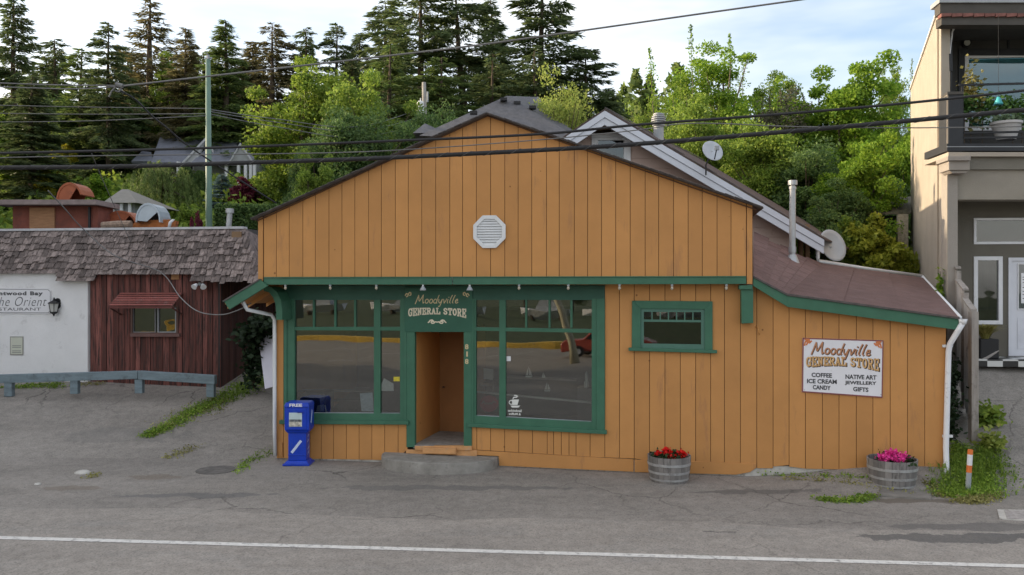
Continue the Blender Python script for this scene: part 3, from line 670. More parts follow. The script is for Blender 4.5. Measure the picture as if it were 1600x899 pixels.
# vent pipes through the lean-to roof
mb = MB(); b = at(1238, 402, 18.3); t = at(1238.5, 293, 18.3)
mb.tube([b, t], .068, 14); mb.tube([at(1238, 395, 18.3), at(1238, 386, 18.3)], .082, 14); mb.tube([b-V((0, 0, .15)), b+V((0, 0, .05))], [.16, .085], 14)
mb.tube([at(1238.5, 296, 18.3), at(1238.5, 292, 18.3)], .078, 14); mb.lathe([(.055, 0), (.055, .05), (.10, .05), (.10, .15), (0, .16)], at(1238.5, 293, 18.3), 14)
mb.build('vent_pipe', M_galv, store, smooth=False)
# --- interior of the shop (seen through the panes)
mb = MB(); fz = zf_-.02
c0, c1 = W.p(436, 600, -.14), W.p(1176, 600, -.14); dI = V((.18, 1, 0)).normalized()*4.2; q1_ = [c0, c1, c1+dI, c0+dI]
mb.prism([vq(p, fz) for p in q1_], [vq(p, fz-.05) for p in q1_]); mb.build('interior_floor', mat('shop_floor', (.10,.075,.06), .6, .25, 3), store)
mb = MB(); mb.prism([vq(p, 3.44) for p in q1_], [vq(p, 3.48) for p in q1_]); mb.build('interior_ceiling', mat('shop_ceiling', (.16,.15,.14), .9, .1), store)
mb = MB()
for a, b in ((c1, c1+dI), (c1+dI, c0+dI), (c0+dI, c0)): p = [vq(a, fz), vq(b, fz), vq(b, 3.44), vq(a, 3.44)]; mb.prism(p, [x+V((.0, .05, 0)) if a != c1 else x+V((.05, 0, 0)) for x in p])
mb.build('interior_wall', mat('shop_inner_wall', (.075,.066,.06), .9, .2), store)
# ================================================================ things at the shop
def ground_at(px, py, z=0.0):
    Y = (H-z)*F/(py-CY)
    return V(((px-CX)/F*Y, Y, z))
# half-round concrete step
mb = MB(); cS = W.uz(688, 712, 0)[0]; pts = []
for k in range(25):
    a = math.pi*k/24; x = 1.14*math.cos(a); y = .80*math.sin(a)**.75 if math.sin(a) > 0 else 0
    pts.append((cS+x, y))
top = [W.w(u, .205+.01*math.sin(u*9), o-.02) for u, o in pts]; bot = [W.w(u, -.06, (o*1.03)-.02) for u, o in pts]
mb.prism(top, bot)
tag(mb.build('concrete_step', mat('step_concrete', (.27,.255,.23), .92, .25, 4, .8, 40, dirt=((.10,.09,.08), .22, 9, (1,1,1))), bevel=.015), 'half-round worn concrete slab step before the open doorway', 'step')
mb = MB(); o2 = [W.w(u, .015, o*1.02-.018) for u, o in pts]
# white enamel shop sign on the right wall
sg = thing('wall_sign', 'white rectangular shop sign with brown and gold lettering on the orange wall', 'sign', W.p(1316, 620, .0))
mb = MB(); Q = [(1253, 613), (1379, 622), (1380.5, 532), (1254, 528)]; mb.slab(W, Q, .02, .018); mb.build('panel', mat('sign_white', (.74,.73,.76), .35, .03, 3, 0, dirt=((.55,.52,.5), .05, 9)), sg)
mb = MB(); ring(mb, W, Q, [(1255, 611.3), (1377.3, 620), (1378.8, 533.8), (1256, 530)], .0225, .004); mb.build('border', mat('sign_maroon', (.22,.07,.08), .5, .1), sg)
brn, dkb = mat('sign_brown_letter', (.48,.22,.11), .5, .15, 30, 0), mat('sign_dark_letter', (.06,.03,.02), .5, .1, 3, 0)
mb = MB(); brush(mb, W, 'Moodyville', 1268.7, 535.8, 1361, 552.8, .0222, 1.35, 0, 4); mb.build('lettering_shadow', dkb, sg)
mb = MB(); brush(mb, W, 'Moodyville', 1268, 535, 1360, 552, .0245, .95, 0, 4); mb.build('lettering', brn, sg)
sk = 4
tf, bf = (lambda t: 557.5+3.5*t-1.0*math.sin(math.pi*t)), (lambda t: 574+6*t-5.4*math.sin(math.pi*t))
mb = MB(); slabword(mb, W, 'GENERAL STORE', 1260.5, 1374.5, lambda t: tf(t)+1, lambda t: bf(t)+1, .0222, 1.35); mb.build('lettering_shadow', dkb, sg)
mb = MB(); slabword(mb, W, 'GENERAL STORE', 1259.5, 1373, tf, bf, .0245, 1.05); mb.build('lettering', mat('sign_gold_letter', (.66,.40,.17), .5, .1, 30, 0), sg)
blk = mat('sign_black_letter', (.045,.045,.05), .5, .1, 3, 0)
for s, x0, x1, y in (('COFFEE', 1268, 1300, 586), ('ICE CREAM', 1261, 1307.5, 595.7), ('CANDY', 1270, 1298, 605.3), ('NATIVE ART', 1321, 1369.5, 589), ('JEWELLERY', 1320, 1369.5, 598.8), ('GIFTS', 1333, 1357, 608.3)):
    mb = MB(); put_text(mb, W, s, x0, y-3.7, x1, y+3.3, .023, .035, sk=1.4); mb.build('lettering', blk, sg)
orn = mat('sign_orange', (.62,.20,.07), .5, .1, 3, 0)
for s, cx, cy in ((1, 1262, 535), (-1, 1372, 539)):
    mb = MB(); mp = lambda a, b: (cx+s*a, cy-b)
    for k, st in enumerate(([(-5, -5), (-4, 0), (-1, 3), (3, 3)], [(-4, 1), (0, 1), (3, -1), (6, 2)], [(-5, 4), (-1, 4.4), (3, 4)], [(-2, -4), (0, -1), (4, 1)])): stroke(mb, st, 1.25, mp, .023+.0008*k, W)
    mb.build('flourish', orn, sg)
for x, y in ((1257, 531.5), (1257, 609.5), (1376.5, 617), (1377, 536)):
    p = W.p(x, y, .026); mb = MB(); mb.disc(p, (W.n.x, W.n.y, 0), .008, .006, 10); mb.build('screw', M_greym, sg)
# bulbs on the fascia
BL = ['bare bulb under the green fascia nearest its left end', 'bare bulb above the second narrow pane of the left shop window', 'bare bulb above the wide post of the left shop window', 'bare bulb above the second pane row of the right shop window, left one', 'bare bulb above the rightmost panes of the right shop window', 'bare bulb just right of the shopfront, on the orange boards', 'bare bulb above the small green window', 'bare bulb nearest the right green bracket']
M_bulb = mat('bulb_glass', (.42,.38,.30), .15, .03, 3, 0)
for k, (x, lab) in enumerate(zip((446, 516, 588, 811, 888, 968, 1050, 1135), BL)):
    p = G.p(x, 444.5, .0); t = thing('light_bulb', lab, 'bulb', p-V((0, 0, .11)), 'bare bulbs under the green fascia')
    mb = MB(); mb.lathe([(.02, .03), (.026, 0), (.022, -.035), (.0, -.036)], p, 12); mb.lathe([(.0, .03), (.02, .03)], p, 12); mb.build('socket', M_greym, t)
    mb = MB(); mb.lathe([(.012, 0), (.017, -.012), (.027, -.033), (.027, -.047), (.018, -.063), (0, -.075)], p-V((0, 0, .032)), 14); mb.build('glass', M_bulb, t, smooth=True)
for x, lab in ((661, 'grey bell-shaped lamp over the left end of the shop name board'), (734, 'grey bell-shaped lamp over the right end of the shop name board')):
    p = G.p(x, 444.5, .0); t = thing('spot_lamp', lab, 'lamp', p-V((0, 0, .16)), 'bell lamps over the doorway')
    mb = MB(); mb.lathe([(.02, .03), (.02, -.03), (.0, -.03)], p, 12); mb.build('socket', M_white, t)
    mb = MB(); mb.lathe([(.02, -.03), (.03, -.05), (.055, -.09), (.062, -.115), (.055, -.115), (.03, -.07), (0, -.05)], p, 16); mb.build('shade', M_greym, t, smooth=True)
    mb = MB(); mb.lathe([(0, -.06), (.03, -.08), (.03, -.10), (0, -.115)], p, 12); mb.build('bulb', M_bulb, t, smooth=True)
# blue newspaper box
M_blue = mat('blue_plastic', (.008,.045,.42), .35, .12, 4, .05, 30, dirt=((.03,.09,.40), .2, 6)); M_blued = mat('dark_blue_plastic', (.006,.03,.27), .4, .1)  # second material is a darker blue plastic for the handle
g = ground_at(463, 727, .02); bx, by = g.x, g.y+.22
nb = thing('newspaper_box', 'blue free newspaper box on a pedestal at the left shop corner', 'newspaper box', (bx, by, 0))
def fr(x0, x1, y0, y1, z0, z1, i=0.0):   # tapered box
    q = [V((bx+x0, by+y0, z0)), V((bx+x1, by+y0, z0)), V((bx+x1, by+y1, z0)), V((bx+x0, by+y1, z0))]
    w_ = [V((bx+x0+i, by+y0+i, z1)), V((bx+x1-i, by+y0+i, z1)), V((bx+x1-i, by+y1-i, z1)), V((bx+x0+i, by+y1-i, z1))]
    return q, w_
rot = 0
mb = MB(); mb.prism(*fr(-.27, .25, -.22, .22, 0, .035)); mb.prism(*fr(-.25, .23, -.20, .20, .035, .09, .045)); mb.build('base', M_blue, nb, bevel=.008)
mb = MB(); mb.prism(*fr(-.18, .17, -.14, .15, .09, .62)); mb.prism(*fr(-.185, .175, -.15, .15, .19, .21)); mb.build('pedestal', M_blue, nb, bevel=.012)
mb = MB(); mb.prism(*fr(-.24, .24, -.19, .22, .68, 1.14)); q, w_ = fr(-.17, .17, -.13, .15, .60, .68); w_ = fr(-.24, .24, -.19, .22, .68, .68)[0]; mb.prism(q, w_); mb.prism(*fr(-.25, .25, -.21, .23, 1.13, 1.22, .025)); mb.build('cabinet', M_blue, nb, bevel=.02)
NP = Plane(400, 10, 1200, 10); NP.o = V((bx, by-.19)); NP.d = V((1, 0)); NP.n = V((0, -1))
def nbx(mb, u0, z0, u1, z1, off=.006, th=.01, m=0): mb.pbox(NP, u0, z0, u1, z1, off, th, m)
mb = MB(); nbx(mb, -.20, .70, .19, 1.10, .012, .014); drn = mb.build('door', M_blue, nb, bevel=.008)
mb = MB(); nbx(mb, -.145, .76, .105, 1.03, .018, .01); mb.build('window', mat('paper_pale', (.50,.60,.62), .3, .1), drn)
mb = MB(); nbx(mb, -.14, .765, .10, .86, .0205, .003); mb.build('front_page', mat('paper_photo', (.45,.42,.36), .5, .6, 14, 0), drn)
mb = MB(); nbx(mb, -.14, .855, .10, .90, .0215, .003); mb.build('front_page', mat('paper_photo_dark', (.14,.15,.16), .5, .7, 25, 0), drn)
mb = MB(); nbx(mb, .02, 1.03, .14, 1.045, .035, .02); mb.build('handle', M_blued, drn)
mb = MB(); NP2 = Plane(400, 10, 1200, 10); NP2.o = V((bx, by-.21)); NP2.d = V((1, 0)); NP2.n = V((0, -1))
vs_, fs_ = textmesh('FREE', .04); mb.add([NP2.w(-.14+.25*x, 1.145+.06*y, -.004) for x, y in vs_], fs_); mb.build('lettering', M_white, nb)
mb = MB(); NP3 = Plane(400, 10, 1200, 10); NP3.o = V((bx, by-.14)); NP3.d = V((1, 0)); NP3.n = V((0, -1))
def rotp(x, y, cx, cy, a): return (cx+x*math.cos(a)-y*math.sin(a), cy+x*math.sin(a)+y*math.cos(a))
q = [rotp(x, y, -.02, .36, R(52)) for x, y in ((-.15, -.025), (.15, -.025), (.15, .025), (-.15, .025))]
mb.prism([NP3.w(u, z, .004) for u, z in q], [NP3.w(u, z, -.002) for u, z in q]); lb = mb.build('label_strip', mat('label_pale', (.55,.62,.80), .5, .1), nb)
SP = Plane(400, 10, 1200, 10); SP.o = V((bx+.24, by)); SP.d = V((0, 1)); SP.n = V((1, 0))
mb = MB(); q = [rotp(x, y, .0, .93, R(72)) for x, y in ((-.13, -.02), (.13, -.02), (.13, .02), (-.13, .02))]; mb.prism([SP.w(u, z, .004) for u, z in q], [SP.w(u, z, -.002) for u, z in q]); mb.build('label_strip', mat('label_pale2', (.55,.62,.80), .5, .1), nb)
SP2 = Plane(400, 10, 1200, 10); SP2.o = V((bx+.17, by)); SP2.d = V((0, 1)); SP2.n = V((1, 0))
mb = MB()
for c_, s_ in enumerate(([(0, .1), (.12, .14), (.02, .2), (.14, .24), (.04, .3)], [(0, .34), (.1, .38), (.03, .44), (.12, .48)])):
    for i in range(len(s_)-1):
        (ax, az), (cx_, cz) = s_[i], s_[i+1]; mb.add([SP2.w(ax-.06, az+.1, .003+.0005*i), SP2.w(ax-.045, az+.085, .003+.0005*i), SP2.w(cx_-.045, cz+.085, .003+.0005*i), SP2.w(cx_-.06, cz+.1, .003+.0005*i)], [(0, 1, 2, 3)])
mb.build('scrawl', M_white, nb)
# half barrels with flowers
M_barrel = mat('weathered_oak', (.22,.205,.195), .9, .3, 3, .6, 30, stretch=(3,3,.5), isl=.22, dirt=((.075,.07,.065), .35, 3, (3,3,.6)))
M_hoop = mat('barrel_hoop', (.36,.355,.35), .6, .2, 8, .2, metal=.3, dirt=((.20,.18,.17), .3, 8)); M_hoop2 = M_hoop
M_soil = mat('potting_soil', (.03,.022,.016), .95, .3, 20, 1, 40)
def cards(n, cen, sx, size, flat=.5, aspect=1.4):
    """n leaf quads round centres cen (k,3) spread sx (3)"""
    c = cen[rng.integers(0, len(cen), n)]+rng.normal(0, 1, (n, 3))*np.array(sx)
    a = rng.normal(0, 1, (n, 3)); a[:, 2] *= flat; a /= np.linalg.norm(a, axis=1)[:, None]+1e-9
    b = rng.normal(0, 1, (n, 3)); b -= a*np.sum(a*b, 1)[:, None]; b /= np.linalg.norm(b, axis=1)[:, None]+1e-9
    s = size*(.6+.8*rng.random(n))[:, None]; a = a*s*aspect*.5; b = b*s*.5
    return np.stack([c-a*.9, c+b*.9-a*.1, c+a, c-b*.9-a*.1], 1)
def leafmesh(name, quads, m, parent=None, org=None, label=None):
    q = np.asarray(quads, dtype=np.float32).reshape(-1, 3); o_ = np.zeros(3)
    if parent is not None:
        r = parent
        while r.parent: r = r.parent
        o_ = np.array(r.location)
    elif org is not None: o_ = np.array(org)
    q = q-o_; n = len(q)//4; me = bpy.data.meshes.new(name); me.vertices.add(n*4); me.vertices.foreach_set('co', q.astype(np.float32).ravel())
    me.loops.add(n*4); me.loops.foreach_set('vertex_index', np.arange(n*4, dtype=np.int32)); me.polygons.add(n); me.polygons.foreach_set('loop_start', np.arange(0, n*4, 4, dtype=np.int32))
    try: me.polygons.foreach_set('loop_total', np.full(n, 4, dtype=np.int32))
    except Exception: pass
    me.materials.append(m); me.update(calc_edges=True); me.validate()
    o = bpy.data.objects.new(name, me); COL.objects.link(o)
    if parent is not None: o.parent = parent
    else: o.location = o_
    return o
M_red = leafmat('red_petal', (.60,.006,.006), (.80,.02,.015), .15); M_pinkf = leafmat('pink_petal', (.75,.03,.28), (.90,.10,.42), .15)
M_fol = leafmat('dark_foliage', (.018,.035,.014), (.04,.075,.025), .2)
def barrel(px, py, wpx, label, fmat, fcen, hgt):
    g = ground_at(px, py, .0); Rr = wpx/2/F*(g.y+.35); c = V((g.x, g.y+Rr*.86, gzf(g.x, g.y)*0)); 
    t = thing('half_barrel', label, 'planter', c, 'oak half barrels planted with flowers along the shop front')
    mb = MB(); ns = 22
    for k in range(ns):
        a0, a1 = 2*math.pi*(k+.02)/ns, 2*math.pi*(k+.98)/ns; j = random.uniform(-.004, .004); prof = [(.86, 0), (.93, .33*hgt), (.98, .66*hgt), (1.0, hgt)]
        vsn = []; 
        for r_, z in prof+[(r_-.05, z) for r_, z in reversed(prof)]:
            for a in (a0, a1): vsn.append(c+V(((r_*Rr+j)*math.cos(a), (r_*Rr+j)*math.sin(a), z)))
        m_ = len(prof)*2; mb.add(vsn, [(2*i, 2*i+1, (2*i+3) % (2*m_), (2*i+2) % (2*m_)) for i in range(m_)]+[])
    mb.build('staves', M_barrel, t)
    for z, hh in ((.10*hgt, .035), (.36*hgt, .04), (.66*hgt, .045)):
        f_ = lambda z: np.interp(z, [0, .33*hgt, .66*hgt, hgt], [.86, .93, .98, 1.0])*Rr+.007
        mb = MB(); mb.lathe([(f_(z)-.01, z), (f_(z), z), (f_(z+hh), z+hh), (f_(z+hh)-.01, z+hh)], c, 40); mb.build('hoop', M_hoop, t)
    mb = MB(); mb.lathe([(0, hgt*.80), (Rr*.5, hgt*.86), (Rr*.95, hgt*.82)], c, 20); mb.build('soil', M_soil, t)
    cen = np.array([[c.x+Rr*.55*math.cos(a)*r_, c.y+Rr*.55*math.sin(a)*r_, hgt*.95] for a, r_ in [(random.uniform(0, 6.28), random.uniform(.1, 1.1)) for _ in range(9)]])
    leafmesh('foliage', cards(700, cen, (.07, .07, .035), .05), M_fol, t)
    for (dx, dy, dz, s) in fcen:
        leafmesh('flower', cards(int(90*s), np.array([[c.x+dx*Rr, c.y+dy*Rr, hgt+dz]]), (.030*s, .030*s, .022*s), .045, .8), fmat, t)
    return t
barrel(1051, 758, 67, 'weathered half barrel with red geraniums beside the small green window wall', M_red, [(-.5, 0, .01, 1.0), (-.15, .1, .09, .8), (-.08, -.1, .03, 1.2), (.1, -.4, -.02, 1.3), (.55, -.1, .03, 1.3), (.0, .2, .05, .9), (.35, .3, .0, .7)], .46)
barrel(1409, 769, 74, 'darker half barrel with bright pink flowers under the shop sign', M_pinkf, [(-.45, -.2, .03, 1.4), (-.15, 0, .06, 1.3), (.1, .1, .08, 1.3), (.3, -.25, .03, 1.5), (.5, -.1, .02, 1.2), (-.05, -.35, .02, 1.2), (.15, -.5, .0, 1.1)], .50)
mb = MB(); q = [ground_at(x, y, .02) for x, y in ((1373, 775), (1455, 780), (1452, 748), (1374, 745))]; mb.prism([v+V((0, 0, .015)) for v in q], [v-V((0, 0, .05)) for v in q])
tag(mb.build('concrete_pad', mat('pad_concrete', (.20,.185,.165), .95, .2, 5, .6), bevel=.01), 'flat concrete pad under the barrel with pink flowers', 'concrete pad')
# covers in the paving
cv = thing('utility_cover', 'small rectangular rusty utility cover in a pale frame beside the right barrel', 'cover', ground_at(1314, 768, 0))
q = [ground_at(x, y, .015) for x, y in ((1293, 766), (1335, 767), (1336, 750), (1296, 749))]; c = sum(q, V())/4
mb = MB(); qi = [v+(c-v)*.17 for v in q]; dn = V((0, 0, -.04))
for k in range(4): a, b, d, e = q[k], q[(k+1) % 4], qi[(k+1) % 4], qi[k]; mb.prism([a, b, d, e], [v+dn for v in (a, b, d, e)])
mb.build('frame', M_conc, cv)
mb = MB(); mb.prism([v+V((0, 0, -.004)) for v in qi], [v+dn for v in qi]); mb.build('lid', mat('rusty_lid', (.17,.105,.085), .8, .3, 12, .4, 60), cv)
cv = thing('utility_box_lid', 'pale concrete utility box lid at the right edge of the forecourt', 'cover', ground_at(1590, 812, 0))
q = [ground_at(x, y, .012) for x, y in ((1562, 811), (1640, 815), (1640, 797), (1558, 796))]; mb = MB(); mb.prism(q, [v+dn for v in q]); mb.build('frame', M_concw, cv)
q = [ground_at(x, y, .018) for x, y in ((1574, 810.5), (1636, 813), (1636, 798.5), (1569, 797.5))]; mb = MB(); mb.prism(q, [v+dn*.3 for v in q]); mb.build('lid', mat('pale_lid', (.36,.33,.31), .9, .3, 14, .5), cv)
mb = MB(); c = ground_at(337, 734, .012); mb.disc(c, (0, 0, 1), .36, .03, 28); tag(mb.build('manhole_cover', mat('manhole_iron', (.13,.12,.11), .85, .35, 9, .6)), 'round dark manhole cover near the left shop corner', 'manhole cover')
mb = MB(); c = ground_at(129, 738, .02); mb.lathe([(0, .035), (.10, .03), (.15, 0), (.15, -.05)], c, 12, sy=.8); tag(mb.build('stone_lump', M_concw, smooth=True), 'small pale broken concrete lump in the left driveway', 'stone')
mb = MB(); c = ground_at(59, 757, .01); mb.lathe([(0, .03), (.05, .02), (.06, 0)], c, 8); tag(mb.build('stone_lump', M_concw, smooth=True), 'tiny white pebble far left on the asphalt', 'stone')
mb = MB(); c = ground_at(424, 709, .02); mb.lathe([(0, .05), (.06, .04), (.09, 0), (.09, -.05)], c, 10); tag(mb.build('stone_lump', M_white, smooth=True), 'white stone at the foot of the left downspout', 'stone')
# marker stake
st = thing('marker_stake', 'leaning marker stake with orange and white stripes in the weeds', 'stake', ground_at(1514, 772, 0))
b0 = ground_at(1512, 772, 0); t0 = b0+V((.045, 0, .74)); 
zz = [0, .36, .48, .66, .74]; ms_ = [M_greym, mat('stake_orange', (.70,.18,.04), .5, .1), M_white, M_blk]
for i in range(4):
    a, b = b0+(t0-b0)*(zz[i]/.74), b0+(t0-b0)*(zz[i+1]/.74); mb = MB(); mb.tube([a, b], .042 if i != 1 else .043, 10)
    mb.build('post' if i != 1 and i != 2 else 'reflective_band', ms_[[0, 1, 2, 1][i]], st)
# things behind the glass
def onglass(name, pts, m, label, cat, off=-.04, parent=None):
    mb = MB(); mb.slab(W, pts, off, .003); o = mb.build(name, m, parent)
    if parent is None: tag(o, label, cat)
    return o
M_paper = mat('notice_paper', (.62,.68,.78), .8, .15, 18, 0, dirt=((.20,.25,.36), .45, 30, (1,1,4))); M_paperw = mat('white_paper', (.8,.8,.82), .8, .15, 10, 0)
PO = -.052
onglass('window_notice', [(565, 643), (584, 643), (582, 613), (562, 615)], M_paper, 'blue-grey printed notice in the left shop window', 'notice', PO)
onglass('window_notice', [(595, 611), (615, 611), (615, 600), (600, 591), (596, 600)], M_paperw, 'white paper notice behind the narrow left pane', 'notice', PO)
onglass('window_sticker', [(615, 596), (624.5, 596), (624.5, 589), (615, 589)], mat('yellow_sticker', (.60,.50,.05), .6, .3, 30, 0), 'small yellow sticker at the edge of the narrow left pane', 'sticker', -.042)
onglass('window_sticker', [(791.5, 564.5), (798, 564.5), (798, 557), (791.5, 557)], M_white, 'small white square sticker on the big right pane', 'sticker', -.042)
M_decal = mat('decal_white', (.70,.70,.66), .6, .05, 3, 0)
dc = thing('cup_decal', 'white coffee cup decal with lettering at the corner of the right shop window', 'decal', W.p(805, 650, -.04))
mb = MB(); DO = -.042
mb.slab(W, [(800.5, 633), (808.5, 633), (811, 624.5), (799.5, 624.5)], DO, .002); mb.slab(W, [(800, 637), (810, 637), (813, 634), (797.5, 634)], DO, .002)
mb.build('cup', M_decal, dc)
mb = MB(); stroke(mb, arc(798.5, 629, 3, 3, 60, 300, 8), .7, lambda a, b: (a, b), DO, W); mb.build('cup_handle', M_decal, dc)
mb = MB(); stroke(mb, [(801.5, 623), (803, 621), (807, 621), (808.5, 619.5), (806, 618), (803.5, 618)], .8, lambda a, b: (a, b), DO, W); mb.build('steam', M_decal, dc)
mb = MB(); put_text(mb, W, 'Sandwiches', 793.5, 639.5, 815.5, 643.5, DO, .03, mirror=True, sk=.8); mb.build('lettering', M_decal, dc)
mb = MB(); put_text(mb, W, '& Muffins', 795, 644.8, 813.5, 648.5, DO, .03, mirror=True, sk=.8); mb.build('lettering', M_decal, dc)
# display: ledges, models, dark box
dn_ = V((W.n.x, W.n.y, 0))
def wbox(x0, y0, x1, y1, d0, d1, m, name, parent=None, label=None, cat=None, bev=0):
    mb = MB(); mb.rect(W, x0, y0, x1, y1, -d0, d1-d0); o = mb.build(name, m, parent, bevel=bev)
    if label: tag(o, label, cat)
    return o
M_ledge = mat('display_wood', (.22,.19,.17), .7, .2, 4)
bb = thing('display_box', 'dark grey sloped box behind the lower left shop pane', 'box', W.p(480, 645, -.5))
mb = MB(); mb.slab(W, [(462, 645), (507, 645), (508, 616), (502, 612), (478, 612), (462, 624)], -.35, .5); mb.build('body', M_blk, bb, bevel=.01)
mb = MB(); mb.slab(W, [(494, 643), (506, 643), (506, 632), (496, 634)], -.34, .01); mb.build('label_panel', M_greym, bb)
for (x0, y0, x1, nm) in ((461, 611, 583, 'upper shelf rail in the left shop window'), (520, 626, 582, 'short lower shelf rail in the left shop window')):
    mb = MB(); mb.slab(W, [(x0, y0+1.5), (x1, y0+2), (x1, y0), (x0, y0-.5)], -.9, .3); tag(mb.build('shelf', M_ledge), nm, 'shelf')
mb = MB(); mb.slab(W, [(792, 591), (900, 596), (900, 594), (792, 589)], -1.1, .3); tag(mb.build('shelf', M_ledge), 'upper display shelf behind the big right pane', 'shelf')
mb = MB(); mb.slab(W, [(744, 614), (924, 631), (924, 627.5), (744, 611.5)], -.6, .04); tag(mb.build('display_rail', mat('pale_rail', (.6,.57,.55), .6)), 'pale sloping rail behind the right shop window', 'rail')
mb = MB(); mb.slab(W, [(902, 655), (924, 657), (924, 607), (902, 606)], -.9, .4); tag(mb.build('display_stand', mat('stand_grey', (.11,.105,.10), .7)), 'grey display stand at the right end of the shop window', 'stand')
M_pale = mat('model_white', (.75,.75,.75), .6, .1)
def boat(x, y, s, d, lab):
    t = thing('model_boat', lab, 'model boat', W.p(x, y, -d), 'model boats in the right shop window')
    mb = MB(); mb.slab(W, [(x-5*s, y), (x+5*s, y), (x+6*s, y-2.5*s), (x-6*s, y-2.5*s)], -d, .08); mb.build('hull', M_pale, t)
    mb = MB(); mb.slab(W, [(x-5*s, y-4*s), (x-.6*s, y-4*s), (x-.6*s, y-19*s)], -d-.03, .01); mb.build('sail', M_pale, t)
    mb = MB(); mb.slab(W, [(x+.6*s, y-4*s), (x+6*s, y-4*s), (x+1*s, y-17*s)], -d-.03, .01); mb.build('sail', M_pale, t)
boat(826, 590, .9, 1.1, 'largest white model sailboat on the upper shelf'); boat(849, 590.5, .45, 1.1, 'smallest model sailboat on the upper shelf'); boat(855, 612, .8, 1.0, 'model sailboat low in the middle of the right pane')
mb = MB(); c = W.p(916.5, 607, -1.0); mb.lathe([(0, 0), (.055, 0), (.05, .12), (.03, .16), (.028, .28), (.012, .34), (0, .34)], c, 14); tag(mb.build('lighthouse_ornament', M_pale, smooth=True), 'pale tapering ornament standing on the grey display stand', 'ornament')
mb = MB(); q = [(764+14.5*math.cos(a), 631+13*math.sin(a)) for a in [2*math.pi*k/20 for k in range(20)]]; mb.slab(W, q, -.7, .02); rs = mb.build('round_sign', mat('faded_red_sign', (.60,.05,.08), .6, .1), None)
tag(rs, 'faded red round sign behind the narrow right pane', 'sign')
mb = MB(); stroke(mb, [(753, 631), (756, 627), (758, 632), (761, 629), (763, 632), (766, 629), (768, 632), (771, 627), (775, 630)], .9, lambda a, b: (a, b), -.69, W); mb.build('lettering', mat('faded_script', (.42,.22,.22), .6), rs)
rs_l = rs
# chair backs faintly seen behind the small pane
ch = thing('shop_chair', 'pale-backed chair standing inside behind the narrow right pane', 'chair', W.p(760, 620, -1.4))
mb = MB(); mb.slab(W, [(748, 592), (770, 594), (771, 577), (751, 575)], -1.4, .03); mb.build('backrest', M_pale, ch, bevel=.01)
mb = MB(); mb.slab(W, [(748, 603), (772, 604), (770, 600), (749, 599)], -1.1, .4); mb.build('seat', M_ledge, ch)
for x in (749, 770):
    mb = MB(); mb.slab(W, [(x-1, 640), (x+1, 640), (x+1, 598), (x-1, 598)], -1.15, .03); mb.build('leg', M_ledge, ch)

# ================================================================ cables
CP = Plane(0, 13.6, 1600, 12.2)
def cable(name, pts, r, m, label, pl=CP, ext=True, strands=0, off=0.0, cat='cable', seg=6, group=None):
    P = [pl.p(x, y, off) if len(q_) == 0 else at(x, y, q_[0]) for x, y, *q_ in pts]
    Q = []
    for i in range(len(P)-1):
        p0, p1, p2, p3 = P[max(i-1, 0)], P[i], P[i+1], P[min(i+2, len(P)-1)]
        for k in range(10):
            t = k/10; Q.append(.5*((2*p1)+(p2-p0)*t+(2*p0-5*p1+4*p2-p3)*t*t+(3*p1-p0-3*p2+p3)*t**3))
    Q.append(P[-1])
    if ext is True or ext == 'L': Q.insert(0, Q[0]+(Q[0]-Q[2]).normalized()*18)
    if ext is True or ext == 'R': Q.append(Q[-1]+(Q[-1]-Q[-3]).normalized()*18)
    mb = MB(); mb.tube(Q, r, seg); o = mb.build(name, m, None, smooth=True); tag(o, label, cat, group)
    if strands:
        mbs = MB(); tot = 0; pts2 = []; 
        acc = 0
        for i in range(1, len(Q)-2):
            a, b = Q[i], Q[i+1]; l_ = (b-a).length; n_ = max(2, int(l_/.05)); d = (b-a).normalized(); s = d.cross(V((0, 0, 1))).normalized(); u = s.cross(d)
            for k in range(n_):
                ph = (acc+l_*k/n_)*2*math.pi/.38; pts2.append(a+(b-a)*(k/n_)+s*(math.cos(ph)*r*.95)+u*(math.sin(ph)*r*.95))
            acc += l_
        mbs.tube(pts2, r*.2, 4); s_ = mbs.build('lashing_wire', mat('lashing_dull', (.07,.07,.072), .6), o)
    return o
cable('overhead_cable', [(-60, 262), (0, 262), (200, 260), (430, 253), (600, 247), (840, 235), (1000, 225), (1240, 205), (1430, 188), (1660, 166)], .036, M_cable, 'thickest lashed black cable bundle crossing the whole front', strands=1)
cable('overhead_cable', [(-60, 241), (0, 239.5), (200, 235), (400, 229), (600, 221), (840, 210), (1000, 195), (1240, 177), (1430, 160), (1660, 135)], .021, M_cable, 'second thickest black cable, crossing the gable just above the thick bundle', off=.1)
cable('overhead_cable', [(-60, 250), (30, 246), (200, 243), (400, 241), (600, 236), (840, 219), (1000, 203), (1060, 194), (1130, 193.5), (1240, 198), (1430, 200), (1660, 197)], .009, M_cableg, 'thin grey wire between the two black cables in front of the gable', off=-.1)
cable('overhead_cable', [(188, 135), (400, 111), (700, 76.5), (860, 55), (1100, 21), (1250, 0), (1420, -24)], .014, M_cableg, 'grey wire rising from the splice to the upper right across the sky', ext='R', off=.3)
cable('overhead_cable', [(-60, 128), (0, 130), (90, 133), (185, 134)], .010, M_cableg, 'upper of the two grey wires left of the splice', ext='L', off=.3)
cable('overhead_cable', [(-60, 134), (0, 136), (100, 139), (150, 138), (185, 135)], .010, M_cableg, 'lower sagging grey wire left of the splice', ext='L', off=.3)
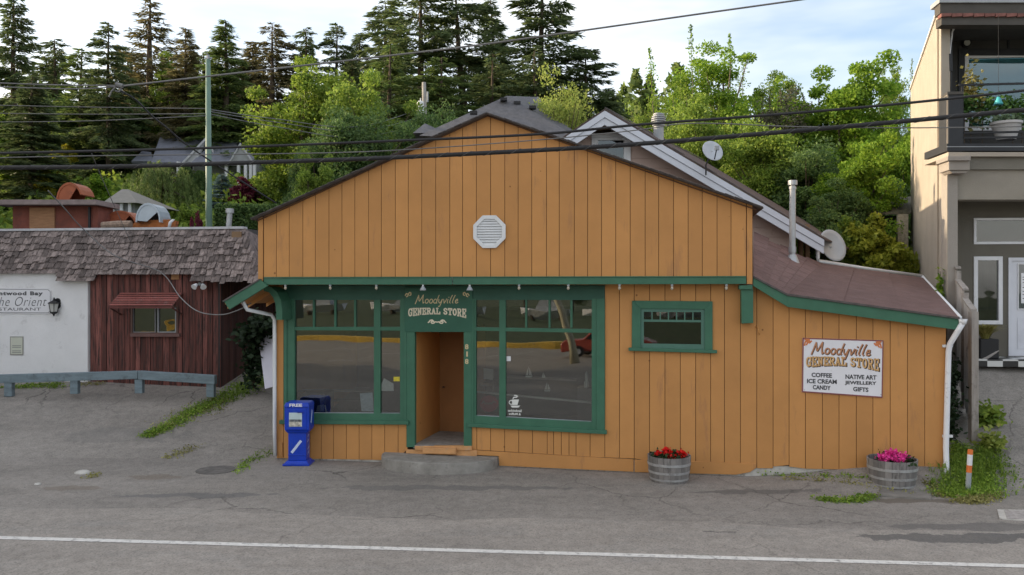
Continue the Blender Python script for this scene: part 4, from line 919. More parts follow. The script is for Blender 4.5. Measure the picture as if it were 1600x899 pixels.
mb = MB(); c = CP.p(186, 135, .3); mb.tube([c-V((.05, 0, -.03)), c+V((.06, 0, .0))], .035, 8); mb.tube([c+V((-.05, 0, -.01)), c+V((-.12, 0, -.08)), c+V((-.16, 0, -.17))], .012, 6); mb.tube([c+V((.05, 0, 0)), c+V((.0, 0, -.09)), c+V((-.06, 0, -.07))], .012, 6)
tag(mb.build('cable_splice', M_cableg), 'grey knotted splice where the upper left wires join', 'cable splice')
cable('drop_cable', [(188, 142, 13.4), (212, 156, 13.6), (237, 181, 13.9), (262, 201, 14.2), (290, 225, 14.6), (340, 259, 15.2), (380, 285, 15.6), (432, 318, 16.0)], .014, M_cable, 'dark service cable dropping from the splice to the left rake of the shop', ext=False)
cable('service_wire', [(75, 298, 18.5), (100, 325, 19), (130, 358, 19.8), (180, 400, 20.2), (250, 425, 20.5), (282, 465, 19), (310, 487, 18), (345, 492, 17.2), (372, 485, 16.6), (392, 474, 16.2)], .012, M_cableg, 'slack grey wire looping from the left roof to the shop eave', ext=False)
cable('service_wire', [(143, 240, 17), (160, 280, 18), (180, 325, 19), (205, 380, 20)], .008, M_cableg, 'thin straight wire slanting down to the shake roof', ext=False)
for k, (ya, yb) in enumerate(((163, 170), (176, 178), (191, 181))):
    cable('distant_wire', [(-80, ya, 28), (120, (ya*2+yb)/3+2, 27.6), (325, yb, 27)], .014, M_cableg, ['top', 'middle', 'lowest'][k]+' thin wire running left from the green pole', ext='L', cat='wire')
for k, (ya, yb) in enumerate(((171, 189), (174, 196), (178, 206))):
    cable('distant_wire', [(325, ya, 27), (430, (ya+yb)/2+6, 30), (560, yb+9, 34), (664, (168, 181, 192)[k], 40)], .016, M_cableg, ['top', 'middle', 'lowest'][k]+' thin wire between the green pole and the transformer pole', ext=False, cat='wire')
# green pole
gp = thing('utility_pole', 'tall green utility pole rising behind the shake roof', 'pole', (at(325, 357, 27).x, 27, gzf(-9.9, 27)))
mb = MB(); xg = at(326, 300, 27).x; mb.tube([V((xg+.03, 27, gzf(xg, 27)-.3)), V((xg-.02, 27, at(0, 93, 27).z))], [.13, .075], 12)
mb.build('shaft', mat('green_pole_paint', (.13,.21,.165), .5, .12, 2, .05, dirt=((.10,.13,.09), .2, 3)), gp, smooth=True)
mb = MB(); z_ = at(0, 91, 27).z; mb.tube([V((xg-.1, 27, z_)), V((xg+.1, 27, z_))], .03, 8); mb.tube([V((xg-.02, 27, z_-.1)), V((xg-.02, 27, z_+.1))], .05, 8); mb.build('pole_cap', M_greym, gp)
tp = thing('transformer_pole', 'distant grey pole with a white transformer can beyond the shop roof', 'pole', (at(664, 200, 40).x, 40, gzf(-4, 40)))
xg = at(664, 200, 40).x; mb = MB(); mb.tube([V((xg+.1, 40, gzf(xg, 40)-.3)), V((xg-.05, 40, at(0, 129, 40).z))], [.15, .10], 10); mb.build('shaft', mat('grey_pole_wood', (.26,.25,.23), .8, .2), tp, smooth=True)
mb = MB(); c = at(657, 178, 39.8); mb.lathe([(0, 0), (.17, 0), (.17, .52), (.12, .6), (0, .6)], c, 14); mb.tube([c+V((0, 0, .6)), c+V((.0, 0, .75))], .03, 6); mb.build('transformer', M_whiteg, tp)
mb = MB(); c = at(668, 160, 39.8); mb.tube([c, c+V((0, 0, .5))], .05, 6); mb.build('bracket', M_greym, tp)
# ================================================================ pink house behind the shop
PH = Plane(885, 19.5, 1283, 19.5)
ph = thing('pink_house', 'pink-sided house with white bargeboards and brown roof behind the shop', 'house', (at(1100, 400, 21).x, 22, gzf(5, 22)))
pkp = at(945, 170, 19.3); rre = at(1288, 372, 19.3); lle = at(862, 226, 19.3)
lle = V((pkp.x-(rre.x-pkp.x)*.55, 19.3, pkp.z-(pkp.z-rre.z)*.62))
Dp = V((.52, 1, 0)).normalized()*8.5
lle = at(872, 219, 19.3); lle = pkp+(lle-pkp)*3.2
mb = MB()
for a, b in ((pkp, rre), (lle, pkp)):
    u = V((0, 0, .04)); mb.prism([a, b, b+Dp, a+Dp], [x-u for x in (a, b, b+Dp, a+Dp)])
proof = mb.build('roof', mat('brown_roof_shingle', (.10,.072,.065), .95, .25, 9, .8, 60, isl=.1, dirt=((.06,.045,.04), .2, 4)), ph)
mb = MB()   # lifted ridge caps and uneven shingles along the near edge
for i in range(26):
    t = i/26; a = pkp+(rre-pkp)*t; b = pkp+(rre-pkp)*(t+.034); o = V((0, random.uniform(0, .05), random.uniform(.01, .03))); d = V((.52, 1, 0)).normalized()*random.uniform(.3, .5)
    q = [a+o, b+o, b+o+d, a+o+d]; mb.prism(q, [x-V((0, 0, .02)) for x in q])
for i in range(14):
    a = pkp+Dp*(i/14); b = pkp+Dp*((i+.95)/14); s1 = (rre-pkp).normalized()*.17; s2 = (lle-pkp).normalized()*.17; u = V((0, 0, .03+random.uniform(0, .02)))
    mb.prism([a+u, b+u, b+u+s1, a+u+s1], [x-V((0, 0, .02)) for x in (a+u, b+u, b+u+s1, a+u+s1)])
mb.build('ridge_shingles', M_shing, ph)
def board_along(a, b, w0, w1, y, th, m, nm, par):
    """bargeboard below the line a-b: between w0 and w1 metres beneath it"""
    mb = MB(); q = [a+V((0, 0, -w1)), b+V((0, 0, -w1)), b+V((0, 0, -w0)), a+V((0, 0, -w0))]; q = [x+V((0, y, 0)) for x in q]; mb.prism(q, [x+V((0, th, 0)) for x in q]); return mb.build(nm, m, par, bevel=.004)
M_wb = mat('white_bargeboard', (.60,.62,.68), .5, .05, 3, .05)
board_along(pkp, rre, .045, .20, .0, .05, M_wb, 'bargeboard', ph); board_along(pkp, rre, .203, .37, .03, .05, M_wb, 'bargeboard', ph)
board_along(lle, pkp, .045, .20, .0, .05, M_wb, 'bargeboard', ph); board_along(lle, pkp, .203, .37, .03, .05, M_wb, 'bargeboard', ph)
wy = .55; mb = MB()
lam = lambda x: pkp.z-(x-pkp.x)*(pkp.z-rre.z)/(rre.x-pkp.x) if x > pkp.x else pkp.z+(x-pkp.x)*(pkp.z-lle.z)/(pkp.x-lle.x)
xr_ = at(1236, 400, 19.85).x; zb = 3.0; z = zb; hh = .235; first = True
wx0, wx1, wz0, wz1 = at(924, 0, 19.85).x, at(985, 0, 19.85).x, at(0, 262, 19.85).z, at(0, 209, 19.85).z
xl_ = lle.x+.4
while z < pkp.z-.35:
    zt2 = z+hh
    def span(zz):   # wall width at height zz under the roof
        sl = (pkp.z-rre.z)/(rre.x-pkp.x); sl2 = (pkp.z-lle.z)/(pkp.x-lle.x); dz = pkp.z-.12-zz
        return max(xl_, pkp.x-dz/sl2), min(xr_, pkp.x+dz/sl)
    a0, a1 = span(z); c0, c1 = span(zt2)
    if c1 > c0:
        sg2 = [(a0, a1, c0, c1)]
        if z < wz1 and zt2 > wz0: sg2 = [(a0, wx0, c0, wx0), (wx1, a1, wx1, c1)]
        for p0, p1, r0, r1 in sg2:
            if p1-p0 < .02: continue
            r1 = max(r0+.01, r1); Yw = 19.3+wy
            mb.prism([V((p0, Yw-.022, z)), V((p1, Yw-.022, z)), V((r1, Yw-.004, zt2)), V((r0, Yw-.004, zt2))], [V((p0, Yw+.02, z)), V((p1, Yw+.02, z)), V((r1, Yw+.02, zt2)), V((r0, Yw+.02, zt2))])
    z = zt2
mb.build('siding', M_pink, ph)
mb = MB(); Yw = 19.3+wy; a0 = V((xr_, Yw, 3.0)); d = V((.35, 1, 0)).normalized()*7; q = [a0, a0+d, a0+d+V((0, 0, 1.3)), a0+V((0, 0, 1.4))]; mb.prism(q, [x-V((.05, 0, 0)) for x in q]); mb.build('side_wall', mat('tan_wall', (.26,.17,.11), .8, .2, 3, .2), ph)
mb = MB(); mb.box((xr_-.03, Yw-.04, 2.9), (xr_+.07, Yw+.06, 5.3)); mb.build('corner_trim', M_greym, ph)
for x in (1252, 1262):
    p = at(x, 400, 20.4); mb = MB(); mb.box((p.x-.05, p.y, 3.2), (p.x+.05, p.y+.1, 5.0)); mb.build('porch_post', mat('tan_post', (.24,.15,.09), .8, .2), ph)
mb = MB(); Yw = 19.3+wy
def wr(x0, y0, x1, y1): return (at(x0, 0, Yw).x, at(0, y1, Yw).z, at(x1, 0, Yw).x, at(0, y0, Yw).z)
def frame_box(mb, x0, z0, x1, z1, y, w, th):
    mb.box((x0, y, z0), (x1, y+th, z0+w)); mb.box((x0, y, z1-w), (x1, y+th, z1)); mb.box((x0, y, z0+w), (x0+w, y+th, z1-w)); mb.box((x1-w, y, z0+w), (x1, y+th, z1-w))
x0, z0, x1, z1 = wx0, wz0, wx1, wz1; frame_box(mb, x0, z0, x1, z1, Yw-.05, .10, .1); wfp = mb.build('window_frame', M_white, ph, bevel=.005)
mb = MB(); frame_box(mb, x0+.1, z0+.1, x1-.1, z1-.1, Yw-.02, .06, .05); mb.build('sash', M_white, wfp)
mb = MB(); mb.box((x0+.12, Yw+.015, z0+.12), (x1-.12, Yw+.022, z1-.12)); mb.build('pane', M_glass2, wfp)
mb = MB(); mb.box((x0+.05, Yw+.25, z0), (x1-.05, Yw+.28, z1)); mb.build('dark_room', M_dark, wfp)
# turbine vent
tv = at(1029, 218, 21.3); mb = MB(); mb.tube([tv-V((0, 0, .1)), tv+V((0, 0, .28))], .13, 14); tv_o = mb.build('turbine_vent', M_greym, ph)
mb = MB()
for k in range(7):
    z = .28+k*.055; r_ = .19*math.sin(math.pi*(k+1.3)/9)**.5; mb.lathe([(r_-.02, z), (r_, z+.01), (r_, z+.034), (r_-.03, z+.045)], tv, 16)
mb.lathe([(.12, .28), (.14, .45), (.12, .66), (0, .68)], tv, 14); mb.build('turbine_head', M_greym, tv_o)
# satellite dishes
def dish(c, r, tilt, yaw, nm, lab, arm=True, foot=None):
    t = thing('satellite_dish', lab, 'satellite dish', foot if foot else c); mb = MB(); seg = 24; rings = []
    M = Matrix.Rotation(R(yaw), 3, 'Z')@Matrix.Rotation(R(90-tilt), 3, 'X')
    vsn = []; fsn = []
    for j in range(6):
        rr = r*j/5
        for k in range(seg): a = 2*math.pi*k/seg; vsn.append(V(c)+M@V((rr*math.cos(a)*.92, rr*math.sin(a), .25*r*(j/5)**2)))
    for j in range(5):
        for k in range(seg): fsn.append((j*seg+k, j*seg+(k+1) % seg, (j+1)*seg+(k+1) % seg, (j+1)*seg+k))
    mb.add(vsn, fsn); o = mb.build('reflector', mat('dish_'+nm, (.46,.49,.53), .55, .06, 3, .02), t, smooth=True); sm = o.modifiers.new('s', 'SOLIDIFY'); sm.thickness = .012
    if arm:
        mb = MB(); b_ = V(c)+M@V((0, -r*.85, .22*r)); e = V(c)+M@V((.0, -r*.25, r*1.0)); mb.tube([b_, e], .014, 6); mb.build('feed_arm', M_blk, t)
        mb = MB(); mb.box(e-V((.05, .04, .05)), e+V((.05, .04, .05))); mb.build('feed_horn', M_greym, t, bevel=.01)
    if foot:
        mb = MB(); mb.tube([V(c)+V((0, .05, -.05)), V(c)+V((-.12, .05, -.28)), V(foot)], .018, 8); mb.build('mast', M_blk, t)
    return t
cdish = at(1112, 238, 19.15); dish(cdish, .265, 25, 12, 'a', 'small grey satellite dish on the white bargeboard of the pink house', True, at(1103, 274, 19.22))
dish(at(1297, 386, 20.6), .42, 18, 20, 'b', 'larger grey satellite dish standing behind the maroon lean-to roof', False, at(1292, 425, 20.6))
# ================================================================ grey hipped roof beyond the gable
hh_ = thing('grey_roof_house', 'house with grey shingled hip roof showing above the left half of the gable', 'house', (at(790, 200, 27).x, 29, gzf(0, 29)))
M_grsh = mat('grey_shingle', (.115,.115,.125), .95, .2, 6, .7, 50, dirt=((.085,.085,.09), .2, 3))
mb = MB(); a, b = at(655, 212, 25), at(915, 224, 25); pk_ = at(792, 150, 27.5); pk2 = at(842, 152, 31); dY = V((.1, 7, 0))
c, d = b+dY, a+dY; mb.add([a, b, c, d, pk_, pk2], [(0, 1, 4), (1, 2, 5, 4), (2, 3, 5), (3, 0, 4, 5), (0, 3, 2, 1)]); mb.build('roof', M_grsh, hh_)
mb = MB(); mb.box((a.x+.5, 25.5, 2), (b.x-.5, 31.5, a.z+.02)); mb.build('wall', mat('grey_house_wall', (.30,.30,.30), .8, .1), hh_)
for x, y, Yv in ((740, 176, 25.9), (787, 155.5, 27.2), (808, 161, 27.3), (832, 168, 27)):
    p = at(x, y, Yv-.25); mb = MB(); mb.box(p-V((.11, .1, .05)), p+V((.11, .15, .04))); mb.build('roof_vent', M_blk, hh_)
mb = MB(); a, b, c = at(645, 208, 27), at(680, 208, 27), at(664, 193, 29); 
mb.add([a, b, b+V((1, 5, 0)), a+V((0, 5, 0)), c, c+V((1, 3, 0))], [(0, 1, 4), (1, 2, 5, 4), (2, 3, 5), (3, 0, 4, 5), (0, 3, 2, 1)]); mb.build('wing_roof', M_grsh, hh_)
# ================================================================ two-storey building on the right
RB = Plane(1480, 17.4, 1900, 17.4-.1*(1900-1480)/F*17.4*.9); RB.n = V((RB.d.y, -RB.d.x))
SKR = V((.4, 1, 0)).normalized()
tb = thing('two_storey_building', 'tan two-storey stucco building with a dark balcony at the right edge', 'building', (RB.o.x+2.5, 20, 1.7))
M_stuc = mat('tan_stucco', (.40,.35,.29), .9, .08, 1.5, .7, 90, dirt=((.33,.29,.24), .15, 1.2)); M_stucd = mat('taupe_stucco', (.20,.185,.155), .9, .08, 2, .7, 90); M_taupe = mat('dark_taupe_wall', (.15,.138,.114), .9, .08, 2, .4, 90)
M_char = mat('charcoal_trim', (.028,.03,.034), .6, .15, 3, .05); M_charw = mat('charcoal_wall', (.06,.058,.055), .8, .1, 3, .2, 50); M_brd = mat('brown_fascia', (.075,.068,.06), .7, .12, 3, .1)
ZT = 9.77; fa = V((RB.o.x, RB.o.y, 0))
def sk_(t, z): p = fa+SKR*t; return V((p.x, p.y, z))
zr2 = at(0, 145, 17.4).z     # top of balcony pier
mb = MB(); th = V((.2, 0, 0)); L2 = 10.4
q = [sk_(0, 0), sk_(0, zr2), sk_(1.19, zr2+.12), sk_(1.19, ZT), sk_(L2, ZT+.1), sk_(L2, 0)]; mb.prism(q, [x+th for x in q]); mb.build('side_wall', M_stuc, tb)
mb = MB(); a = sk_(3.1, 0); b = sk_(4.6, 0)   # shallow panels on the side wall
for t0_, t1_ in ((1.7, 1.76),): q = [sk_(t0_, 2.), sk_(t0_, ZT-.3), sk_(t1_, ZT-.3), sk_(t1_, 2.)]; mb.prism([x-V((.03, 0, 0)) for x in q], q)
mb.build('side_batten', M_stuc, tb)
mb = MB(); q = [sk_(1.1, ZT), sk_(1.1, ZT+.06), sk_(L2, ZT+.16), sk_(L2, ZT+.1)]; mb.prism([x-V((.04, 0, 0)) for x in q], [x+V((.25, 0, 0)) for x in q]); mb.build('coping', M_whiteg, tb)
def rb(x0, y0, x1, y1, off, th, m, nm, par=tb, bev=0):
    mb = MB(); mb.rect(RB, x0, y0, x1, y1, off, th); return mb.build(nm, m, par, bevel=bev)
XR = 1850
def uS(off): return -off/(-RB.n.dot(SKR.xy))*SKR.xy.dot(RB.d)
# top: fascia boards and tile strip, over the recessed balcony
UP = -1.0
rb(1468, -3, XR, 4, UP+.25, .5, M_greym, 'roof_edge'); rb(1469, 4.3, XR, 21, UP+.2, .3, M_brd, 'upper_fascia'); 
mb = MB()
for i in range(22): x = 1471+i*17; mb.slab(RB, [(x, 26.5), (x+15.5, 25.3), (x+16.5, 20.5), (x, 21)], UP+.27, .2)
mb.build('tile_strip', mat('brick_tile', (.20,.085,.07), .8, .25, 12, .3, isl=.2), tb)
rb(1471, 25.5, XR, 39, UP+.22, .3, M_brd, 'lower_fascia')
# recess ceiling, back wall and side of the balcony
BK = -2.3
zc = RB.uz(1500, 39, UP)[1]; zfl = RB.uz(1500, 236, 0)[1]
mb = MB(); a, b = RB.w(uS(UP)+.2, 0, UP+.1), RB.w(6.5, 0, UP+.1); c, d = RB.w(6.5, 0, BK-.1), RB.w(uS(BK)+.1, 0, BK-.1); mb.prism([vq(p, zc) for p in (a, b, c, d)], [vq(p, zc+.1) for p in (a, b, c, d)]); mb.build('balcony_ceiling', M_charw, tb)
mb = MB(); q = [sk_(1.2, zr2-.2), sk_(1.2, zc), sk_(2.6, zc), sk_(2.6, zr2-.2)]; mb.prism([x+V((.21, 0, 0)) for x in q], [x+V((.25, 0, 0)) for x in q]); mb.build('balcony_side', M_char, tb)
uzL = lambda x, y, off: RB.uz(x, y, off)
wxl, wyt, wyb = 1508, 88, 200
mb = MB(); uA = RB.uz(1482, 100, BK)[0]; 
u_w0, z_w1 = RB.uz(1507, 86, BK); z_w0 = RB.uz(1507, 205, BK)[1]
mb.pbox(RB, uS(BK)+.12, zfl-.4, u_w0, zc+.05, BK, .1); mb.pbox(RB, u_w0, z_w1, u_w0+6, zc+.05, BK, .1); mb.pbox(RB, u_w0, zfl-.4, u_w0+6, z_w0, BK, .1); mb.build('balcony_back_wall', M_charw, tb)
rb(1498, 76, XR, 87, BK+.03, .03, M_char, 'head_trim'); rb(1575, 45, 1578, 76, BK+.03, .03, M_char, 'batten'); rb(1498, 87, 1507, 215, BK+.03, .03, M_char, 'side_trim')
mb = MB(); u1_ = u_w0+2.2; w_ = .09
mb.pbox(RB, u_w0, z_w0, u_w0+w_, z_w1, BK+.02, .1); mb.pbox(RB, u_w0+w_, z_w1-w_, u1_-w_, z_w1, BK+.02, .1); mb.pbox(RB, u1_-w_, z_w0, u1_, z_w1, BK+.02, .1); mb.pbox(RB, u_w0+w_, z_w0, u1_-w_, z_w0+w_, BK+.02, .1)
bw = mb.build('window_frame', M_white, tb, bevel=.004)
mb = MB(); mb.pbox(RB, u_w0+w_*.5, z_w0+.02, u1_-w_*.5, z_w1-.02, BK-.03, .008); mb.build('pane', glassmat('balcony_glass', .13, .2, .8, (.35,.50,.50)), bw)
mb = MB(); mb.pbox(RB, max(u_w0-.5, uS(BK-1.6)+.1), z_w0-.3, u1_+2, z_w1+.3, BK-1.6, .05); mb.build('room_back', mat('teal_room', (.12,.22,.21), .8, .4, 2), bw)
# porch lamp
p = RB.p(1511, 67, BK+.06); lt = MB(); lt.disc(p, (RB.n.x, RB.n.y, 0), .105, .07, 20); pl_o = lt.build('wall_lamp', M_blk, tb, bevel=.01)
lt = MB(); lt.disc(p+V((RB.n.x, RB.n.y, 0))*.012, (RB.n.x, RB.n.y, 0), .07, .02, 18); lt.build('lamp_glass', mat('frosted_glass', (.55,.55,.5), .3, .1), pl_o)
# white awning bracket
mb = MB(); a = RB.p(1492, 41, UP-.2); b = RB.p(1487, 50, UP-.2); c = RB.p(1484, 85, UP-.2); d = RB.p(1486, 92, UP-.2); mb.tube([a, b, c], .03, 6); mb.build('awning_arm', M_whiteg, tb)
mb = MB(); mb.tube([c, RB.p(1485, 112, UP-.2)], .055, 8); mb.build('awning_winder', M_char, tb)
# balcony pier, slabs and bands
mb = MB(); mb.pbox(RB, .02, zfl-.12, .30, zr2-.05, .03, .5); mb.build('balcony_pier', M_char, tb)
mb = MB(); a0_, a1_ = RB.uz(1480, 130, .04), RB.uz(1502, 130, .04)
q = [vq(sk_(-.05, 0), zr2-.05), vq(RB.w(.31, 0, .05), zr2-.05), vq(RB.w(.31, 0, .05)+SKR*1.3, zr2+.1), vq(sk_(1.25, 0), zr2+.12)]; mb.prism(q, [x+V((0, 0, .06)) for x in q]); mb.build('pier_cap', M_brd, tb)
rb(1480, 224.5, XR, 236, .06, 1.2, M_char, 'balcony_edge'); rb(1480, 229, XR, 230, .07, .02, M_greym, 'edge_strip'); rb(1482, 238, XR, 244.5, .10, 1.3, M_stuc, 'cream_band')
mb = MB(); mb.rect(RB, 1515, 246, XR, 265, .0, .8); mb.build('beam', M_stucd, tb)
mb = MB(); mb.rect(RB, 1493, 266, XR, 312, -.06, .4); mb.build('lintel_wall', mat('lintel_stucco', (.30,.27,.225), .9, .08, 2, .7, 90), tb)
mb = MB(); mb.rect(RB, 1481, 244, 1517, 251, .32, .6); mb.rect(RB, 1482.5, 251, 1515.5, 266, .26, .5); mb.slab(RB, [(1488, 271), (1509, 271), (1515, 266.5), (1483, 266.5)], .22, .4); mb.build('corbel', mat('corbel_stucco', (.33,.295,.26), .9, .08, 2, .8, 90), tb, bevel=.008)
mb = MB(); mb.pbox(RB, .02, 1.0, .21, RB.uz(1485, 266, 0)[1], .0, .35); mb.build('column', mat('column_stucco', (.33,.30,.265), .9, .08, 2, .8, 70), tb)
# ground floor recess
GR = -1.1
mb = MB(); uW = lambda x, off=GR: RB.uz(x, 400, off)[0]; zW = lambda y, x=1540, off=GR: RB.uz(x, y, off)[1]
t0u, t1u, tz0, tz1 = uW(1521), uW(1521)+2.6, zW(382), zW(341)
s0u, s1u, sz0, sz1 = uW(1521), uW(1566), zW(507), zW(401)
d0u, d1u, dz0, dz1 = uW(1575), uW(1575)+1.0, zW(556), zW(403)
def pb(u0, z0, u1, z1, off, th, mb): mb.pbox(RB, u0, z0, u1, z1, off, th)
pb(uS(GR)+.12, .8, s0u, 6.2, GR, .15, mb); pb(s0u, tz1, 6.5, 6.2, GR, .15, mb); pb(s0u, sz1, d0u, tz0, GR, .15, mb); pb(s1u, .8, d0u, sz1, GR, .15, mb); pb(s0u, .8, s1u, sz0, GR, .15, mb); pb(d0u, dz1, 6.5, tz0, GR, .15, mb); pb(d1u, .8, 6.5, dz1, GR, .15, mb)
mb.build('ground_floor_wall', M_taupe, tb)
def winf(u0, z0, u1, z1, w_, gm=M_glass2):
    mb = MB(); pb(u0, z0, u0+w_, z1, GR+.03, .1, mb); pb(u1-w_, z0, u1, z1, GR+.03, .1, mb); pb(u0+w_, z0, u1-w_, z0+w_, GR+.03, .1, mb); pb(u0+w_, z1-w_, u1-w_, z1, GR+.03, .1, mb); f = mb.build('window_frame', M_white, tb, bevel=.004)
    mb = MB(); pb(u0+w_*.7, z0+w_*.7, u1-w_*.7, z1-w_*.7, GR-.02, .006, mb); mb.build('pane', gm, f)
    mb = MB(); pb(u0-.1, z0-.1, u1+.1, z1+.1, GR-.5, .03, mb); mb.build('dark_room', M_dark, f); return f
winf(t0u, tz0, t1u, tz1, .055); wf_ = winf(s0u, sz0, s1u, sz1, .085)
mb = MB(); pb(s0u+.2, sz0+.3, s1u-.2, sz1-.1, GR-.2, .03, mb); mb.build('curtain', mat('curtain_cloth', (.20,.17,.12), .9, .2, 3, .3, stretch=(8,8,.3)), wf_)
dr2 = MB(); pb(d0u+.07, dz0, d1u-.07, dz1-.07, GR-.01, .06, dr2); dro = dr2.build('door', mat('white_door', (.66,.67,.72), .45, .03), tb)
mb = MB(); pb(d0u, dz0, d0u+.07, dz1, GR+.03, .12, mb); pb(d1u-.07, dz0, d1u, dz1, GR+.03, .12, mb); pb(d0u+.07, dz1-.07, d1u-.07, dz1, GR+.03, .12, mb); mb.build('door_frame', mat('white_door_frame', (.66,.67,.72), .45, .03), dro)
mb = MB(); pb(d0u+.22, zW(482), d1u-.22, zW(414), GR+.004, .02, mb); mb.build('door_pane', M_glass2, dro)
mb = MB(); pb(d0u+.20, zW(484), d0u+.22, zW(412), GR+.012, .02, mb); pb(d1u-.22, zW(484), d1u-.20, zW(412), GR+.012, .02, mb); pb(d0u+.22, zW(484), d1u-.22, zW(482.4), GR+.012, .02, mb); pb(d0u+.22, zW(413.6), d1u-.22, zW(412), GR+.012, .02, mb); mb.build('pane_bead', M_white, dro)
mb = MB(); pb(d0u+.27, zW(474), d1u-.27, zW(427), GR+.010, .004, mb); no = mb.build('door_notice', M_paperw, dro)
mb = MB()
for y in (433, 437, 441, 449, 455, 460, 466): pb(d0u+.30, zW(y+.9), d1u-.31, zW(y), GR+.0125, .002, mb)
mb.build('printed_lines', blk, no)
mb = MB(); pb(d0u+.2, zW(545), d1u-.2, zW(497), GR+.0, .004, mb); mb.build('door_panel', mat('door_panel_white', (.62,.63,.68), .45), dro, bevel=.003)
# chequered landing
M_chk = bpy.data.materials.new('black_white_tiles'); M_chk.use_nodes = True; t_ = M_chk.node_tree; bs_ = t_.nodes['Principled BSDF']; bs_.inputs['Roughness'].default_value = .35
ck = t_.nodes.new('ShaderNodeTexChecker'); ck.inputs['Color1'].default_value = (.02,.02,.02,1); ck.inputs['Color2'].default_value = (.62,.62,.60,1); ck.inputs['Scale'].default_value = 1/.31
tcx = t_.nodes.new('ShaderNodeTexCoord'); mpx = t_.nodes.new('ShaderNodeMapping'); mpx.inputs['Rotation'].default_value = (0, 0, -math.atan2(RB.d.y, RB.d.x)); mpx.inputs['Location'].default_value = (.07, .21, .11)
t_.links.new(tcx.outputs['Object'], mpx.inputs['Vector']); t_.links.new(mpx.outputs['Vector'], ck.inputs['Vector']); t_.links.new(ck.outputs['Color'], bs_.inputs['Base Color'])
zl2 = zW(557); mb = MB(); u_ = RB.uz(1520, 575, -.28)[0]; pb(u_, zl2-.155, 6.5, zl2, -.28, .85, mb); mb.build('tiled_landing', M_chk, tb, bevel=.004)
# balcony railing
rl_o = MB(); ua = RB.uz(1502, 133, -.05)[0]
z1_ = RB.uz(1502, 133, -.05)[1]; z2_ = RB.uz(1502, 208, -.05)[1]; z3_ = RB.uz(1502, 216, -.05)[1]
for z in (z1_, z2_, z3_): rl_o.pbox(RB, ua-.05, z-.02, 6.5, z+.02, -.03, .04)
for u in (ua+.02, ua+2.4, ua+4.5): rl_o.pbox(RB, u-.02, z3_-.2, u+.02, z1_, -.03, .04)
rl_o.build('balcony_railing', M_blk, tb)
# things on the balcony
def pot(c, r, h, nm, lab, m, grp=None):
    t = thing('plant_pot', lab, 'plant pot', c, grp); mb = MB(); mb.lathe([(0, 0), (r*.62, 0), (r*.75, h*.35), (r*.95, h*.8), (r, h*.86), (r*1.06, h*.86), (r*1.06, h), (r*.95, h), (r*.9, h*.88), (0, h*.86)], c, 26); mb.build('pot', m, t, smooth=False)
    return t
zb_ = zfl
pc = RB.p(1572, 218, -.75); t = pot(V((pc.x, pc.y, RB.uz(1572, 219, -.75)[1])), .30, .38, 'w', 'large pale bowl planter with succulents on the dark balcony', mat('pale_pot', (.50,.48,.47), .6, .05))
M_pale_gr = leafmat('pale_plant', (.12,.20,.10), (.30,.38,.24), .3); M_mid = leafmat('mid_green_leaf', (.05,.12,.03), (.14,.26,.06), .35); M_olive = leafmat('olive_leaf', (.13,.13,.04), (.30,.27,.10), .3)
for x in (1557, 1573, 1588): c_ = RB.p(x, 186, -.75); leafmesh('plant', cards(50, np.array([list(c_)]), (.04, .04, .06), .07), M_pale_gr, t)
for (x, y, w, h, mm, n, lab) in ((1517, 150, .10, .30, M_olive, 500, 'tall yellow-green plant at the left end of the balcony'), (1535, 170, .16, .18, M_mid, 450, 'leafy plant in the middle of the balcony behind the rail'), (1507, 165, .06, .12, M_mid, 200, 'small dark-leaved plant against the balcony pier'), (1582, 165, .25, .09, M_mid, 450, 'low green plant behind the pale bowl planter'), (1597, 178, .18, .14, M_mid, 300, 'green plant at the right edge of the balcony')):
    c_ = RB.p(x, y, -1.0); bt = V((c_.x, c_.y, zfl-.05)); t = thing('balcony_plant', lab, 'plant', bt, 'potted plants on the balcony')
    leafmesh('foliage', cards(n, np.array([list(c_)]), (w, .12, h), .07), mm, t)
    mb = MB(); mb.tube([bt+V((0, 0, .25)), c_], .01, 5); mb.build('stem', M_bark, t)
    mb = MB(); mb.lathe([(0, 0), (.09, 0), (.12, .26), (.10, .26), (0, .24)], bt, 14); mb.build('pot', M_blk if x < 1560 else M_charw, t)
c_ = RB.p(1560, 160, -.4); mb = MB(); mb.lathe([(0, .12), (.03, .11), (.05, .05), (.09, -.03), (.085, -.05), (0, -.05)], c_, 14); bh = mb.build('hanging_ornament', mat('turquoise', (.06,.38,.42), .4), smooth=True); tag(bh, 'turquoise bell-shaped ornament hanging over the balcony rail', 'ornament')
mb = MB(); mb.tube([c_+V((0, 0, .12)), V((c_.x, c_.y, zc))], .004, 4); mb.build('cord', M_blk, bh)
